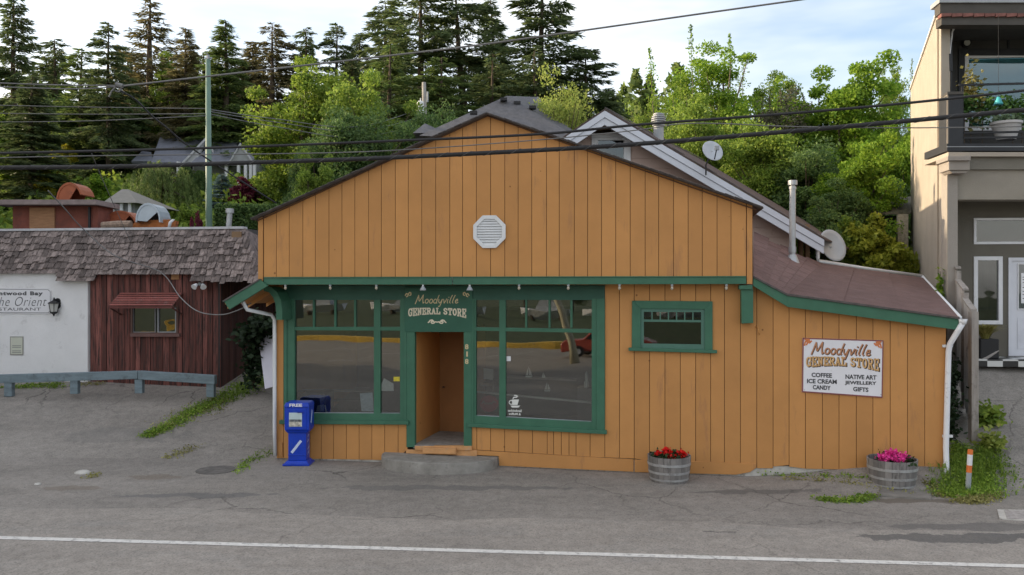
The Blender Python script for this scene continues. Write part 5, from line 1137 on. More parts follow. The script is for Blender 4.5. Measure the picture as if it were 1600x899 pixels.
# ---- plants by the landing
gpz = zl2-.155
gp_ = RB.p(1545, 565, -.55); gb_ = V((gp_.x-.05, gp_.y+.05, zl2)); t = thing('grass_planter', 'black pot of arching golden grass by the chequered landing', 'plant pot', gb_)
mb = MB(); mb.box(gb_+V((-.2, -.18, 0)), gb_+V((.2, .18, .42))); mb.build('pot', M_blk, t, bevel=.02)
def blades(c, n, L_, spread, w, droop=.6):
    out = []
    for i in range(n):
        a = rng.uniform(0, 2*math.pi); s = rng.uniform(.3, 1)*spread; l_ = L_*rng.uniform(.6, 1.1); d = np.array([math.cos(a), math.sin(a), 0]); sd = np.array([-d[1], d[0], 0])*w/2
        p = np.array(c)+d*rng.uniform(0, .06)*spread*2; P = []
        for k in range(4):
            tt = k/3; P.append(p+d*s*tt**1.5+np.array([0, 0, l_*(tt-droop*tt*tt)]))
        for k in range(3):
            w0, w1 = 1-k/3, 1-(k+1)/3*.95; out.append([P[k]-sd*w0, P[k]+sd*w0, P[k+1]+sd*w1, P[k+1]-sd*w1])
    return out
leafmesh('grass', blades(gb_+V((0, 0, .40)), 420, .75, .5, .03), leafmat('golden_grass', (.26,.25,.06), (.50,.44,.16), .35), t)
mb = MB(); a = RB.p(1528, 568, -.4); b = RB.p(1560, 548, -.45); mb.tube([a+V((0, 0, .02)), (a+b)/2+V((0, 0, .0)), b], [.04, .035, .02], 7); tag(mb.build('driftwood', mat('driftwood_grey', (.34,.31,.29), .9, .2, 8, .4)), 'bleached driftwood branch lying on the chequered landing', 'driftwood')
# ================================================================ stepped picket fence between shop and driveway
fe = thing('picket_fence', 'weathered stepped board fence between the shop and the right driveway', 'fence', (8.53, 15.3, .4))
M_fence = mat('weathered_fence', (.36,.325,.295), .95, .22, 4, .6, 40, stretch=(4,4,.5), isl=.15, dirt=((.12,.105,.09), .25, 4)); M_fencew = mat('whitewashed_fence', (.50,.47,.44), .9, .25, 4, .6, 40, stretch=(4,4,.5), isl=.12, dirt=((.22,.19,.17), .3, 4))
f0 = V((8.50, 15.33, 0)); fd = V((.395, 1, 0)).normalized()
def fp(t): return f0+fd*t
def fpost(t, zt, w=.13, m=M_fence): 
    p = fp(t); mb = MB(); mb.box((p.x-w/2, p.y-w/2, gzf(p.x, p.y)-.1), (p.x+w/2, p.y+w/2, zt)); mb.build('post', m, fe, bevel=.006)
z_front = at(0, 487, 15.33).z
steps = [(.05, 1.1, z_front+.0, .20), (1.1, 2.2, z_front+.38, .20), (2.2, 3.3, z_front+.83, .1)]
fpost(0, z_front)
for i, (t0_, t1_, zt, rise) in enumerate(steps):
    if i: fpost(t0_, zt-.04, .10)
    a, b = fp(t0_-.1), fp(t1_); s = V((.06, 0, 0)); up = V((0, 0, rise))
    q = [vq(a, zt)-s, vq(a, zt)+s, vq(b, zt)+s+up, vq(b, zt)-s+up]; mb = MB(); mb.prism([x+V((0, 0, .045)) for x in q], q); mb.build('top_rail', M_fence, fe, bevel=.004)
    for k in range(7):
        tt = t0_+(t1_-t0_)*(k+.5)/7; p = fp(tt); zz_ = zt+rise*(tt-t0_)/(t1_-t0_); mb = MB(); d = fd*.062
        q = [vq(p-d, gzf(p.x, p.y)+.1), vq(p+d, gzf(p.x, p.y)+.1), vq(p+d, zz_-.005), vq(p-d, zz_-.005)]; mb.prism([x-V((.03, 0, 0)) for x in q], [x-V((.008, 0, 0)) for x in q]); mb.build('picket', M_fencew, fe)
    mb = MB(); q = [vq(fp(t0_), zt-.35), vq(fp(t1_), zt-.35+rise), vq(fp(t1_), zt-.27+rise), vq(fp(t0_), zt-.27)]; mb.prism([x-V((.006, 0, 0)) for x in q], [x+V((.03, 0, 0)) for x in q]); mb.build('cross_rail', M_fence, fe)
p = fp(3.3); mb = MB(); mb.box((p.x-.08, p.y-.06, 1), (p.x+.08, p.y+.06, at(0, 392, 18.4).z)); mb.lathe([(0, .09), (.05, .075), (.08, .0)], V((p.x, p.y, at(0, 392, 18.4).z)), 12); mb.build('post', M_fencew, fe)
# ================================================================ lattice-roofed shed between the trees, right
sh = thing('garden_shed', 'small dark shed with mossy shake roof between the trees on the right', 'shed', (at(1385, 345, 26).x, 27, gzf(11.5, 27)))
M_mshake = mat('mossy_shake', (.10,.095,.07), .95, .4, 8, .8, 30, isl=.3)
mb = MB(); a, b = at(1330, 335, 26), at(1424, 333, 26); c, d = at(1424, 308, 28), at(1335, 310, 28); sheet(mb, (a, b, c, d), 14, 5, .05, 0, .015); mb.build('roof', M_mshake, sh)
mb = MB(); mb.box((a.x+.2, 26.4, 1.5), (b.x-.1, 28, a.z-.02)); mb.build('wall', mat('shed_dark', (.03,.028,.025), .9, .2), sh)
p = at(1410, 380, 26); mb = MB(); mb.box((p.x-.16, 25.95, 3.0), (p.x+.16, 26.05, a.z)); mb.build('lattice_post', mat('pale_lattice', (.42,.37,.28), .8, .35, 14), sh)
# ================================================================ building on the left
LB = Plane(0, 21.7, 345, 20.9)
lb = thing('restaurant_building', 'low restaurant building with grey shake mansard, white wall and red board wall', 'building', (-10, 22, .8))
M_shake = mat('grey_cedar_shake', (.225,.182,.168), .95, .35, 3, .9, 25, stretch=(6,6,.8), isl=.5, dirt=((.055,.045,.042), .42, 3.0, (4,4,.7)))
M_wstuc = mat('white_stucco', (.82,.81,.81), .9, .04, 2, .9, 70, dirt=((.50,.48,.47), .12, 1.5)); M_redb = mat('weathered_red_board', (.175,.066,.054), .9, .35, 2.2, .7, 30, stretch=(3,3,.25), isl=.42, dirt=((.035,.026,.024), .62, 3.2, (6,6,.45)))
TOPo, BOTo = -.45, .22
zt_l = LB.uz(200, 359, TOPo)[1]; zb_l = LB.uz(200, 441, BOTo)[1]
uR0, uR1 = LB.uz(380, 360, TOPo)[0], LB.uz(403, 441, BOTo)[0]
def soff(z): t = (z-zb_l)/(zt_l-zb_l); return BOTo+(TOPo-BOTo)*t
def zmin(u):
    for x0, x1, y in ((-900, 88, 424), (88, 147, 436), (147, 300, 426), (300, 900, 441)):
        if u < LB.uz(x1, y, BOTo)[0]: return LB.uz(150, y, BOTo)[1]
    return zb_l
mb = MB(); rows = 8; ex = (zt_l-zb_l)/rows; uL = LB.uz(-420, 400, 0)[0]
for r_ in range(rows):
    z0 = zb_l+ex*r_; u = uL+random.uniform(0, .1)
    while True:
        w_ = random.uniform(.07, .19); zb2 = z0+random.uniform(-.045, .035); um = uR1+(uR0-uR1)*((z0-zb_l)/(zt_l-zb_l))
        if u+w_ > um: w_ = um-u
        if w_ < .03: break
        if z0+ex*.6 > zmin(u+w_/2)-.01:
            zb2 = max(zb2, zmin(u+w_/2)-.05); z1 = min(z0+ex*1.5, zt_l); o0, o1 = soff(zb2)+.04+random.uniform(0, .04), soff(z1)+.004
            s_ = random.uniform(-.006, .006)
            fq = [LB.w(u+.004, zb2+s_, o0), LB.w(u+w_-.010, zb2-s_, o0), LB.w(u+w_-.004, z1, o1), LB.w(u+.004, z1, o1)]; bq = [LB.w(u+.004, zb2+s_, o0-.02), LB.w(u+w_-.004, zb2-s_, o0-.02), LB.w(u+w_-.004, z1, o1-.01), LB.w(u+.004, z1, o1-.01)]
            mb.prism(fq, bq)
        u += w_
mans = mb.build('shake_mansard', M_shake, lb)
mb = MB()
for x0, x1, y in ((-420, 88, 424), (88, 147, 436), (147, 300, 426), (300, 399, 440)):
    z0 = LB.uz(150, y, BOTo)[1]+.02; ua_, ub_ = LB.uz(x0, y, BOTo)[0], min(LB.uz(x1, y, BOTo)[0], uR1-.06)
    q = [LB.w(ua_, z0, soff(z0)), LB.w(ub_, z0, soff(z0)), LB.w(min(ub_, uR0) if x1 > 390 else ub_, zt_l-.01, TOPo), LB.w(ua_, zt_l-.01, TOPo)]; o = V((LB.n.x, LB.n.y, 0))*-.04; mb.prism(q, [x+o for x in q])
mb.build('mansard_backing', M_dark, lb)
mb = MB(); mb.prism([LB.w(uL, zt_l-.01, TOPo+.05), LB.w(uR0+.02, zt_l-.01, TOPo+.05), LB.w(uR0+.02, zt_l+.05, TOPo+.05), LB.w(uL, zt_l+.05, TOPo+.05)], [LB.w(uL, zt_l-.01, TOPo-.2), LB.w(uR0+.02, zt_l-.01, TOPo-.2), LB.w(uR0+.02, zt_l+.05, TOPo-.2), LB.w(uL, zt_l+.05, TOPo-.2)]); mb.build('roof_flashing', mat('white_flashing', (.50,.50,.52), .5, .15, 5, .05, dirt=((.3,.29,.28), .2, 5)), lb)
mb = MB(); q = [LB.w(uL, zt_l, TOPo-.1), LB.w(uR0, zt_l, TOPo-.1), LB.w(uR0+1.0, zt_l, TOPo-7), LB.w(uL, zt_l, TOPo-7)]; mb.prism(q, [x-V((0, 0, .15)) for x in q]); mb.build('flat_roof', mat('tar_roof', (.09,.085,.08), .95, .2), lb)
uWl, uCor = LB.uz(139, 500, 0)[0], LB.uz(345, 500, 0)[0]
mb = MB(); mb.pbox(LB, uL, .2, uWl, zb_l+.35, .05, .2); mb.build('white_wall', M_wstuc, lb)
rw = [uWl+.02]
while rw[-1] < uCor-.05: rw.append(min(uCor, rw[-1]+random.uniform(.12, .19)))
wh0, wh1 = LB.uz(206, 500, 0)[0], LB.uz(276, 500, 0)[0]; whz0, whz1 = LB.uz(240, 521, 0)[1], LB.uz(240, 480, 0)[1]
mb = MB(); boards(mb, LB, rw, const(zb_l+.3), const(.4), [(wh0, wh1, const(whz0), const(whz1))], gap=.016, jig=.02); mb.build('red_wall', [M_redb, M_blk], lb)
cr = LB.w(uCor, 0, 0); SP_ = Plane(0, 10, 10, 10); SP_.o = V((cr.x, cr.y)); SP_.d = V((.15, 1)).normalized(); SP_.n = V((SP_.d.y, -SP_.d.x))
rw2 = [0.0]
while rw2[-1] < 3.0: rw2.append(rw2[-1]+random.uniform(.13, .19))
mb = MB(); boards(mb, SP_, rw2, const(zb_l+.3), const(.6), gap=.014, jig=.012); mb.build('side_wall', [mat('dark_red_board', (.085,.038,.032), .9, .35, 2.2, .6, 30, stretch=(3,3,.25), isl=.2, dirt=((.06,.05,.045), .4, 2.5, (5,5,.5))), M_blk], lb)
mb = MB(); q = [LB.w(uR0, zt_l, TOPo), LB.w(uR1, zb_l, BOTo), LB.w(uR1, zb_l, BOTo)+V((.9, 6, 0)), LB.w(uR0, zt_l, TOPo)+V((.9, 6, 0))]; mb.prism(q, [x-V((.05, 0, .02)) for x in q]); mb.build('mansard_end', M_shake, lb)
mb = MB(); q = [LB.w(uL, zb_l+.02, BOTo-.03), LB.w(uR1-.03, zb_l+.02, BOTo-.03), LB.w(uR1-.03, zb_l+.02, BOTo-.03)+V((.3, 2.5, 0)), LB.w(uL, zb_l+.02, -.1)+V((0, 1, 0))]; mb.prism(q, [x+V((0, 0, .03)) for x in q]); 
# window with frame, sliding sash
mb = MB(); 
def lring(mb, x0, y0, x1, y1, w_, off, th): mb.rect(LB, x0, y0, x0+w_, y1, off, th); mb.rect(LB, x1-w_, y0, x1, y1, off, th); mb.rect(LB, x0+w_, y1-w_, x1-w_, y1, off, th); mb.rect(LB, x0+w_, y0, x1-w_, y0+w_*.8, off, th)
lring(mb, 204, 478, 278, 522.5, 2.6, .03, .08); wl = mb.build('window_frame', mat('old_brown_frame', (.13,.075,.06), .8, .2), lb, bevel=.003)
mb = MB(); lring(mb, 207, 481, 243, 520, 1.3, .0, .05); mb.build('sash', mat('grey_sash', (.22,.22,.23), .6), wl); mb = MB(); lring(mb, 246, 481, 275, 520, 1.5, .01, .05); mb.build('sash', M_greym, wl)
mb = MB(); mb.rect(LB, 206, 481, 276, 520, -.03, .006); mb.build('pane', glassmat('left_window_glass', .13, .4, 1.5, (.4,.42,.42)), wl)
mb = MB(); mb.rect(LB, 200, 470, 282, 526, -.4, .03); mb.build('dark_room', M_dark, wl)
mb = MB(); mb.slab(LB, [(203, 526.5), (280, 526.5), (280, 521.5), (203, 521.5)], .09, .1); mb.build('sill', mat('red_grey_sill', (.16,.09,.08), .8, .2), wl, bevel=.004)
# awning
aw = MB(); a0, a1, a2, a3 = LB.p(189, 458, .02), LB.p(285, 458, .02), LB.p(268, 479, .62), LB.p(170, 479, .62)
for i in range(6):
    t0_, t1_ = i/6+.01, (i+.8)/6; q = [a0+(a3-a0)*t0_+V((0, 0, .0)), a1+(a2-a1)*t0_, a1+(a2-a1)*t1_+V((0, 0, .02)), a0+(a3-a0)*t1_+V((0, 0, .02))]; aw.prism([x+V((0, 0, .012)) for x in q], [x-V((0, 0, .006)) for x in q])
awo = aw.build('awning', mat('red_awning_board', (.25,.082,.07), .75, .2, 3, .3, isl=.35, dirt=((.22,.13,.12), .3, 5)), lb)
for e0, e1 in ((a0, a3), (a1, a2)):
    mb = MB(); wallp = e0-V((0, 0, .55)); mb.tube([e1-V((0, 0, .02)), wallp+V((0, .0, 0))], .022, 6); mb.tube([e0, e1], .02, 6); mb.build('awning_brace', M_redb, awo)
mb = MB(); u = V((0, 0, -.05)); mb.prism([a3, a2, a2+u, a3+u], [x+V((0, .03, 0)) for x in (a3, a2, a2+u, a3+u)]); mb.build('awning_edge', mat('dark_awning_edge', (.12,.04,.035), .8, .2), awo)
# fixtures on the wall
mb = MB(); mb.rect(LB, 267.5, 427, 279.5, 437, .03, .05); mb.build('wall_vent', mat('raw_wood', (.36,.19,.09), .8, .2), lb)
mb = MB(); mb.rect(LB, 362/1.0-0, 362, 377, 372, TOPo+.15, .05); mb.build('patch_board', mat('raw_wood_patch', (.22,.14,.08), .8, .2), lb)
fl = thing('flood_lamp', 'small grey flood lamp on the red board wall', 'lamp', LB.p(315, 450, .1)); c = LB.p(313, 444, .12)
mb = MB(); mb.tube([LB.p(311, 444, .0), c+V((.0, -.05, 0))], .04, 8); mb.build('bracket', M_greym, fl)
for dx in (-.06, .09): mb = MB(); e = c+V((dx, -.08, -.01)); mb.tube([e, e+V((dx*.6, -.10, -.07))], [.035, .075], 12); mb.build('lamp_head', M_whiteg, fl)
ln = thing('wall_lantern', 'black carriage lantern with pale glass on the white wall', 'lantern', LB.p(84, 494, .15)); c = LB.p(84, 494, .17)
mb = MB(); p = LB.p(90, 474, .06); mb.disc(p, (LB.n.x, LB.n.y, 0), .085, .03, 16); mb.disc(p+V((0, -.01, .05)), (LB.n.x, LB.n.y, 0), .08, .03, 16); mb.disc(p-V((0, .01, .07)), (LB.n.x, LB.n.y, 0), .08, .03, 16); mb.build('back_plate', M_blk, ln)
mb = MB(); mb.tube([p+V((0, -.02, .05)), p+V((-.03, -.1, .12)), c+V((0, 0, .47))], .014, 6); mb.build('arm', M_blk, ln)
mb = MB(); mb.lathe([(0, .46), (.02, .44), (.03, .40), (.15, .34), (.16, .32), (0, .31)], c, 6); mb.build('lamp_roof', M_blk, ln)
mb = MB(); mb.lathe([(.125, .32), (.085, .10), (0, .10)], c, 6); mb.build('glass', mat('lantern_glass', (.50,.50,.47), .3, .1), ln)
mb = MB()
for k in range(6): a = 2*math.pi*k/6; mb.tube([c+V((.13*math.cos(a), .13*math.sin(a), .32)), c+V((.09*math.cos(a), .09*math.sin(a), .10))], .009, 4)
mb.lathe([(.10, .11), (.10, .085), (.03, .04), (.015, .0), (0, -.01)], c, 6); mb.build('lamp_cage', M_blk, ln)
rsn = thing('restaurant_sign', 'white restaurant sign board on the white wall, cut by the left edge', 'sign', LB.p(30, 492, .05))
M_sgw = mat('sign_offwhite', (.74,.73,.75), .6, .03); M_sgd = mat('sign_ink', (.10,.10,.105), .6, .1)
mb = MB(); mb.slab(LB, [(-120, 489), (76, 490.5), (80, 487), (80, 455), (76, 451), (-120, 449)], .075, .02); mb.build('panel', M_sgw, rsn)
mb = MB(); pts_ = [(-118, 451), (75, 453), (78.5, 456), (78.5, 486), (75, 489), (-118, 487.5)]
stroke(mb, pts_, .35, lambda a, b: (a, b), .077, LB); mb.build('border_line', M_sgd, rsn)
mb = MB(); put_text(mb, LB, 'Brentwood Bay', -22, 455.5, 67, 463.5, .078, .05, sp=1.15); mb.build('lettering', M_sgd, rsn)
mb = MB(); put_text(mb, LB, 'The Orient', -10, 464, 73, 478.5, .078, -.012, shear=.35, sp=1.1); mb.build('lettering', M_sgd, rsn)
mb = MB(); put_text(mb, LB, 'RESTAURANT', -16, 481, 64, 485.5, .078, .0); mb.build('lettering', M_sgd, rsn)
mn = thing('menu_board', 'small pale framed menu sheet on the white wall', 'notice', LB.p(25, 555, .05))
mb = MB(); mb.rect(LB, 15.5, 526, 36, 555, .07, .015); mb.build('frame', mat('menu_frame', (.30,.29,.26), .6), mn)
mb = MB(); mb.rect(LB, 16.8, 527.5, 34.7, 553.5, .074, .01); mb.build('sheet', mat('menu_sheet', (.56,.57,.48), .7, .05), mn)
mb = MB()
for y in (540, 542.5, 548, 550.5): mb.rect(LB, 19, y, 33, y+.9, .0765, .002)
mb.build('printed_lines', mat('menu_ink', (.2,.2,.2), .6), mn)
# roof structures
pe = thing('roof_penthouse', 'boxy reddish wooden penthouse with a flat slab roof on the left building', 'penthouse', at(86, 357, 23.5))
M_pw = mat('penthouse_red', (.20,.065,.045), .85, .25, 3, .4, 30, isl=.1, dirt=((.12,.06,.05), .3, 3)); M_ply = mat('raw_plywood', (.36,.19,.10), .85, .2, 4, .3, 30, stretch=(1,1,5))
a, b = at(20, 357, 23.5), at(153, 357, 23.5); zt3 = at(0, 322, 23.5).z; zt4 = at(0, 313, 23.3).z; zb3 = zt_l-.05
mb = MB(); mb.box((a.x, 23.5, zb3), (b.x, 24.4, zt3)); mb.build('wall', M_pw, pe)
mb = MB(); mb.box((at(46, 0, 23.45).x, 23.45, zb3+.1), (at(85, 0, 23.45).x, 23.52, zt3-.05)); mb.build('plywood_panel', M_ply, pe)
mb = MB(); mb.box((at(137, 0, 23.4).x, 23.42, zb3+.15), (at(140, 0, 23.4).x, 23.48, zt3-.03)); mb.build('conduit', M_blk, pe)
mb = MB(); mb.box((a.x-.35, 23.1, zt3), (b.x+.15, 24.5, zt3+.10)); mb.box((a.x-.33, 23.14, zt3+.10), (b.x+.13, 24.5, zt4)); mb.build('roof_slab', mat('slab_greyred', (.24,.19,.18), .9, .2, 5), pe)
def hood(px0, px1, pytop, pybot, Y, m, name, label, cat, par=None, ang=(20, 185)):
    """a quarter-round exhaust hood: curved duct open to the right"""
    c = at((px0+px1)/2+(px1-px0)*.12, pybot, Y); r = (px1-px0)/2/F*Y*1.05; hgt_ = (pybot-pytop)/F*Y; mb = MB(); n_ = 10; outer = []; inner = []
    for k in range(n_+1):
        a = R(ang[0]+(ang[1]-ang[0])*k/n_); outer.append((c.x+r*1.0*math.cos(a)*1.0, c.z+hgt_*math.sin(a)*1.0)); inner.append((c.x+(r*.90)*math.cos(a), c.z+(hgt_*.88)*math.sin(a)))
    d = .75
    for k in range(n_):
        q = [V((x, Y, z)) for x, z in (outer[k], outer[k+1], inner[k+1], inner[k])]; mb.prism(q, [x+V((0, d, 0)) for x in q])
    face = [V((x, Y+.02, z)) for x, z in outer[max(0, 2):]]+[V((c.x-r*.9, Y+.02, c.z)), V((c.x-r*.1, Y+.02, c.z-.02))]; mb.prism(face, [x+V((0, .03, 0)) for x in face]); mb.prism([x+V((0, d-.05, 0)) for x in face], [x+V((0, d-.02, 0)) for x in face])
    o = mb.build(name, m, par); 
    if label: tag(o, label, cat)
    return o
M_rustred = mat('red_primer_metal', (.34,.10,.045), .6, .15, 4, .1, dirt=((.20,.07,.04), .3, 5))
hood(84, 123, 285, 313.5, 23.7, M_rustred, 'vent_hood', 'rust-red curved vent hood on top of the wooden penthouse', 'vent hood')
hood(208, 245, 317, 345, 23.4, mat('blue_grey_metal', (.42,.47,.52), .4, .08, 3, .05, metal=.3), 'vent_hood', 'silver curved vent hood on the shake-roofed building', 'vent hood', ang=(-5, 185))
hood(155, 207, 329, 356, 24.2, M_rustred, 'vent_hood', 'low rust-red curved duct with pale rim behind the roof edge', 'vent hood')
mb = MB(); q = [at(x, y, 23.6) for x, y in ((198, 357), (262, 357), (264, 343), (215, 345))]; mb.prism(q, [x+V((0, .7, 0)) for x in q]); du = mb.build('roof_duct', mat('rusty_orange_duct', (.42,.14,.04), .75, .3, 4, .2, dirt=((.12,.05,.03), .35, 4))); tag(du, 'rusty orange rectangular duct below the silver hood', 'duct')
mb = MB(); mb.tube([at(160, 353, 23.3), at(185, 351, 23.3), at(205, 351, 23.3)], .11, 10); tag(mb.build('flex_duct', mat('flex_duct_tan', (.28,.20,.15), .8, .4, 14)), 'ribbed tan flexible duct lying along the roof edge', 'duct')
mb = MB(); mb.tube([at(264, 357, 23.3), at(266, 348, 23.3), at(271, 343, 23.3), at(266, 343, 23.3)], .045, 8); tag(mb.build('gooseneck_vent', M_white, smooth=True), 'small white gooseneck vent at the end of the orange duct', 'vent')
fp_ = MB(); b_ = at(356, 360, 22.6); t_2 = at(359, 332, 22.6); fp_.tube([b_-V((0, 0, .2)), t_2], .075, 12); fp_.tube([t_2-V((0, 0, .02)), t_2+V((0, 0, .10))], .11, 12); tag(fp_.build('flue_pipe', M_galv), 'galvanised flue pipe with a cap at the right end of the shake roof', 'flue pipe')
# small roof item and cone in the gap
mb = MB(); mb.box((at(383, 0, 24).x, 24, 2.5), (at(406, 0, 24).x, 26, at(0, 381, 24).z)); wg = mb.build('low_wing', mat('maroon_wall', (.16,.07,.065), .9, .2)); tag(wg, 'low maroon wing in the gap between the shake roof and the shop', 'building')
cn = thing('traffic_cone', 'tiny yellow and orange cone on the low maroon wing', 'cone', at(395, 381, 24.2)); mb = MB(); mb.lathe([(.10, 0), (.045, .12), (.0, .2)], cn.location, 12); mb.build('cone_body', mat('cone_yellow', (.75,.55,.10), .5), cn); mb = MB(); c = cn.location; mb.box(c-V((.12, .12, .02)), c+V((.12, .12, .0))); mb.build('cone_base', M_rustred, cn)
# timber barrier rail
br = thing('timber_barrier', 'low blue-grey timber rail on stubby posts before the left building', 'barrier', (-9.5, 20.3, .8))
M_rail = mat('blue_grey_timber', (.17,.22,.245), .85, .2, 4, .3, 30, stretch=(.6,3,3), dirt=((.11,.13,.14), .3, 4))
BR = Plane(0, 20.3, 335, 19.9)
for nm, q in (('rail', [(-220, 606), (214.5, 592.5), (214.5, 580), (-220, 592)]), ('rail', [(215.2, 593), (335, 601), (335, 587), (215.2, 580)])):
    mb = MB(); mb.slab(BR, q, .08, .16); mb.build(nm, M_rail, br, bevel=.01)
for x, yb in ((-106, 620), (12, 614), (115, 610), (216, 609), (328, 615)):
    mb = MB(); mb.rect(BR, x-6, 594 if x < 200 else 593, x+6, yb+6, .06, .13); mb.build('post', M_rail, br, bevel=.01)
# white leaning panel and wall beyond the passage
mb = MB(); q = [at(404, 527, 20.4), at(432, 521, 20.4), at(432, 603, 19.6), at(414, 608, 19.6)]; mb.prism(q, [x+V((0, .06, 0)) for x in q]); tag(mb.build('white_panel', mat('lilac_white_panel', (.58,.57,.64), .6, .04)), 'tall white panel leaning in the passage left of the shop', 'panel')
mb = MB(); a = at(400, 600, 25.5); mb.box((a.x, 25.5, 1), (a.x+3, 26, at(0, 452, 25.5).z)); tag(mb.build('passage_wall', mat('pale_passage_wall', (.55,.54,.58), .7, .05)), 'pale wall closing the passage behind the ivy', 'wall')
# ================================================================ vegetation
def tubes_np(mb, a, b, r0, r1): mb.tube([a, (V(a)+V(b))/2+V((random.uniform(-.1, .1), random.uniform(-.1, .1), random.uniform(0, .15))), b], [r0, (r0+r1)/2, r1], 5)
def stack(*q): return np.concatenate([np.asarray(x, float).reshape(-1, 4, 3) for x in q])
def conifer_data(seed, h=18., Rm=3.6, nb=150, per=150, power=.8, droop=.25, gap=.0, size=.42, zb=.10):
    """branches as sprays of narrow cards hung along drooping limbs"""
    g = np.random.default_rng(seed); Q = []; limbs = []
    for i in range(nb):
        t = zb+(1-zb)*(i+g.random())/nb
        if g.random() < gap: continue
        z = h*t; L_ = Rm*((1-t)**power)*g.uniform(.45, 1.2)+.18; az = g.uniform(0, 2*math.pi); up = (.45*t-.12)+g.normal(0, .08)
        d = np.array([math.cos(az), math.sin(az), 0]); s_ = np.array([-d[1], d[0], 0]); n = max(10, int(per*(L_/Rm)**1.2))
        u = g.random(n)**.7; side = g.uniform(-1, 1, n)*(.34*L_*(1-u*.75)+.06); sag = up*u*L_-droop*L_*u*u
        c = d*(u*L_)[:, None]+s_*side[:, None]; c[:, 2] += z+sag-np.abs(side)*.35+g.normal(0, .06, n)
        a = d*(.5+.5*g.random(n))[:, None]+s_*(np.sign(side)*g.uniform(.2, 1.0, n))[:, None]; a[:, 2] += g.uniform(-.7, .1, n); a /= np.linalg.norm(a, axis=1)[:, None]
        b = np.cross(a, g.normal(0, 1, (n, 3))); b /= np.linalg.norm(b, axis=1)[:, None]+1e-9
        sz = size*(.5+.8*g.random(n))[:, None]; a = a*sz; b = b*sz*.20
        Q.append(np.stack([c-b*.6, c+b*.8, c+a+b*.2, c+a-b*.2], 1)); limbs.append((z, d*L_*.85, up, L_))
    return np.concatenate(Q), limbs
def broad_data(seed, h=8., w=7., K=130, per=190, size=.17, zb=.16, airy=0., top=1.0, rr=.62):
    g = np.random.default_rng(seed); cen = []; SHO = []
    lob = [(g.uniform(0, 6.28), g.uniform(.25, .7), g.uniform(.3, .85), g.uniform(.35, .6)) for _ in range(14)]
    while len(cen) < K:
        a, rd, zz, rl = lob[g.integers(0, 14)]
        v = g.normal(0, 1, 3); v /= np.linalg.norm(v); v *= g.random()**.4*rl
        x, y, z = rd*math.cos(a)*.62+v[0]*.75, rd*math.sin(a)*.62+v[1]*.75, zz+v[2]*.62
        if z < zb or z > 1.02: continue
        cen.append((x*w/2, y*w/2, z*h))
    cen = np.array(cen); Q = []
    for c in cen:
        n = int(per*g.uniform(.5, 1.4)); r = rr*g.uniform(.6, 1.2); p = g.normal(0, 1, (n, 3)); p /= np.linalg.norm(p, axis=1)[:, None]; p *= (g.random(n)**.45)[:, None]*r; p[:, 2] *= .75
        p += c
        a = g.normal(0, 1, (n, 3)); a[:, 2] -= .35; a /= np.linalg.norm(a, axis=1)[:, None]; b = np.cross(a, g.normal(0, 1, (n, 3))); b /= np.linalg.norm(b, axis=1)[:, None]+1e-9
        sz = size*(.6+.8*g.random(n))[:, None]; a = a*sz*.6; b = b*sz*.36
        Q.append(np.stack([p-a, p+b-a*.1, p+a, p-b-a*.1], 1))
    if airy:   # upright leafy shoots standing out of the crown
        for k in range(int(airy)):
            x, y = g.normal(0, w*.2, 2); z0 = h*g.uniform(.5, .75); L_ = h*g.uniform(.2, .38); n = 240; t = g.random(n); ln = g.normal(0, .12, 2); SHO.append(((x, y, z0-1.2), (x+ln[0]*L_, y+ln[1]*L_, z0+L_)))
            p = np.stack([x+ln[0]*t*L_+g.normal(0, .2, n)*(1.1-t), y+ln[1]*t*L_+g.normal(0, .2, n)*(1.1-t), z0+t*L_], 1)
            a = g.normal(0, 1, (n, 3)); a /= np.linalg.norm(a, axis=1)[:, None]; b = np.cross(a, g.normal(0, 1, (n, 3))); b /= np.linalg.norm(b, axis=1)[:, None]+1e-9
            a *= size*.55; b *= size*.33; Q.append(np.stack([p-a, p+b, p+a, p-b], 1))
    return np.concatenate(Q), (cen, SHO)
LM = {
 'fir': leafmat('fir_needles', (0.058,0.097,0.041), (0.147,0.182,0.067), 0.4), 'firb': leafmat('brownish_fir_needles', (0.094,0.100,0.046), (0.208,0.176,0.079), 0.4), 'firg': leafmat('mid_fir_needles', (0.073,0.126,0.041), (0.194,0.252,0.068), 0.4),
 'lime': leafmat('lime_leaves', (.11,.19,.025), (.28,.36,.055), .45), 'bright': leafmat('bright_green_leaves', (0.102,0.216,0.023), (0.291,0.418,0.044), 0.5), 'mid': leafmat('mid_green_leaves', (0.112,0.197,0.033), (0.324,0.416,0.067), 0.45),
 'dark': leafmat('dark_green_leaves', (0.056,0.112,0.039), (0.171,0.256,0.073), 0.42), 'pale': leafmat('pale_yellow_green_leaves', (.20,.27,.05), (.42,.46,.11), .45), 'grey': leafmat('grey_twigs', (.08,.08,.05), (.18,.17,.11), .3),
 'wil': leafmat('weeping_leaves', (0.104,0.169,0.046), (0.247,0.312,0.104), 0.4), 'blue': leafmat('blue_spruce_needles', (0.101,0.169,0.186), (0.237,0.338,0.355), 0.2), 'purple': leafmat('purple_leaves', (0.080,0.013,0.029), (0.192,0.032,0.056), 0.3), 'gold': leafmat('gold_cypress_leaves', (.15,.19,.018), (.38,.40,.05), 0.35), 'yellow': leafmat('yellow_leaves', (.35,.32,.02), (.55,.50,.06), .4),
 'ivy': leafmat('ivy_leaves', (.010,.022,.010), (.03,.055,.022), .2), 'weed': leafmat('weed_green', (0.100,0.195,0.026), (0.315,0.429,0.065), 0.4), 'dry': leafmat('dry_weed', (.20,.19,.06), (.38,.36,.14), .3)}
PROTO = {}
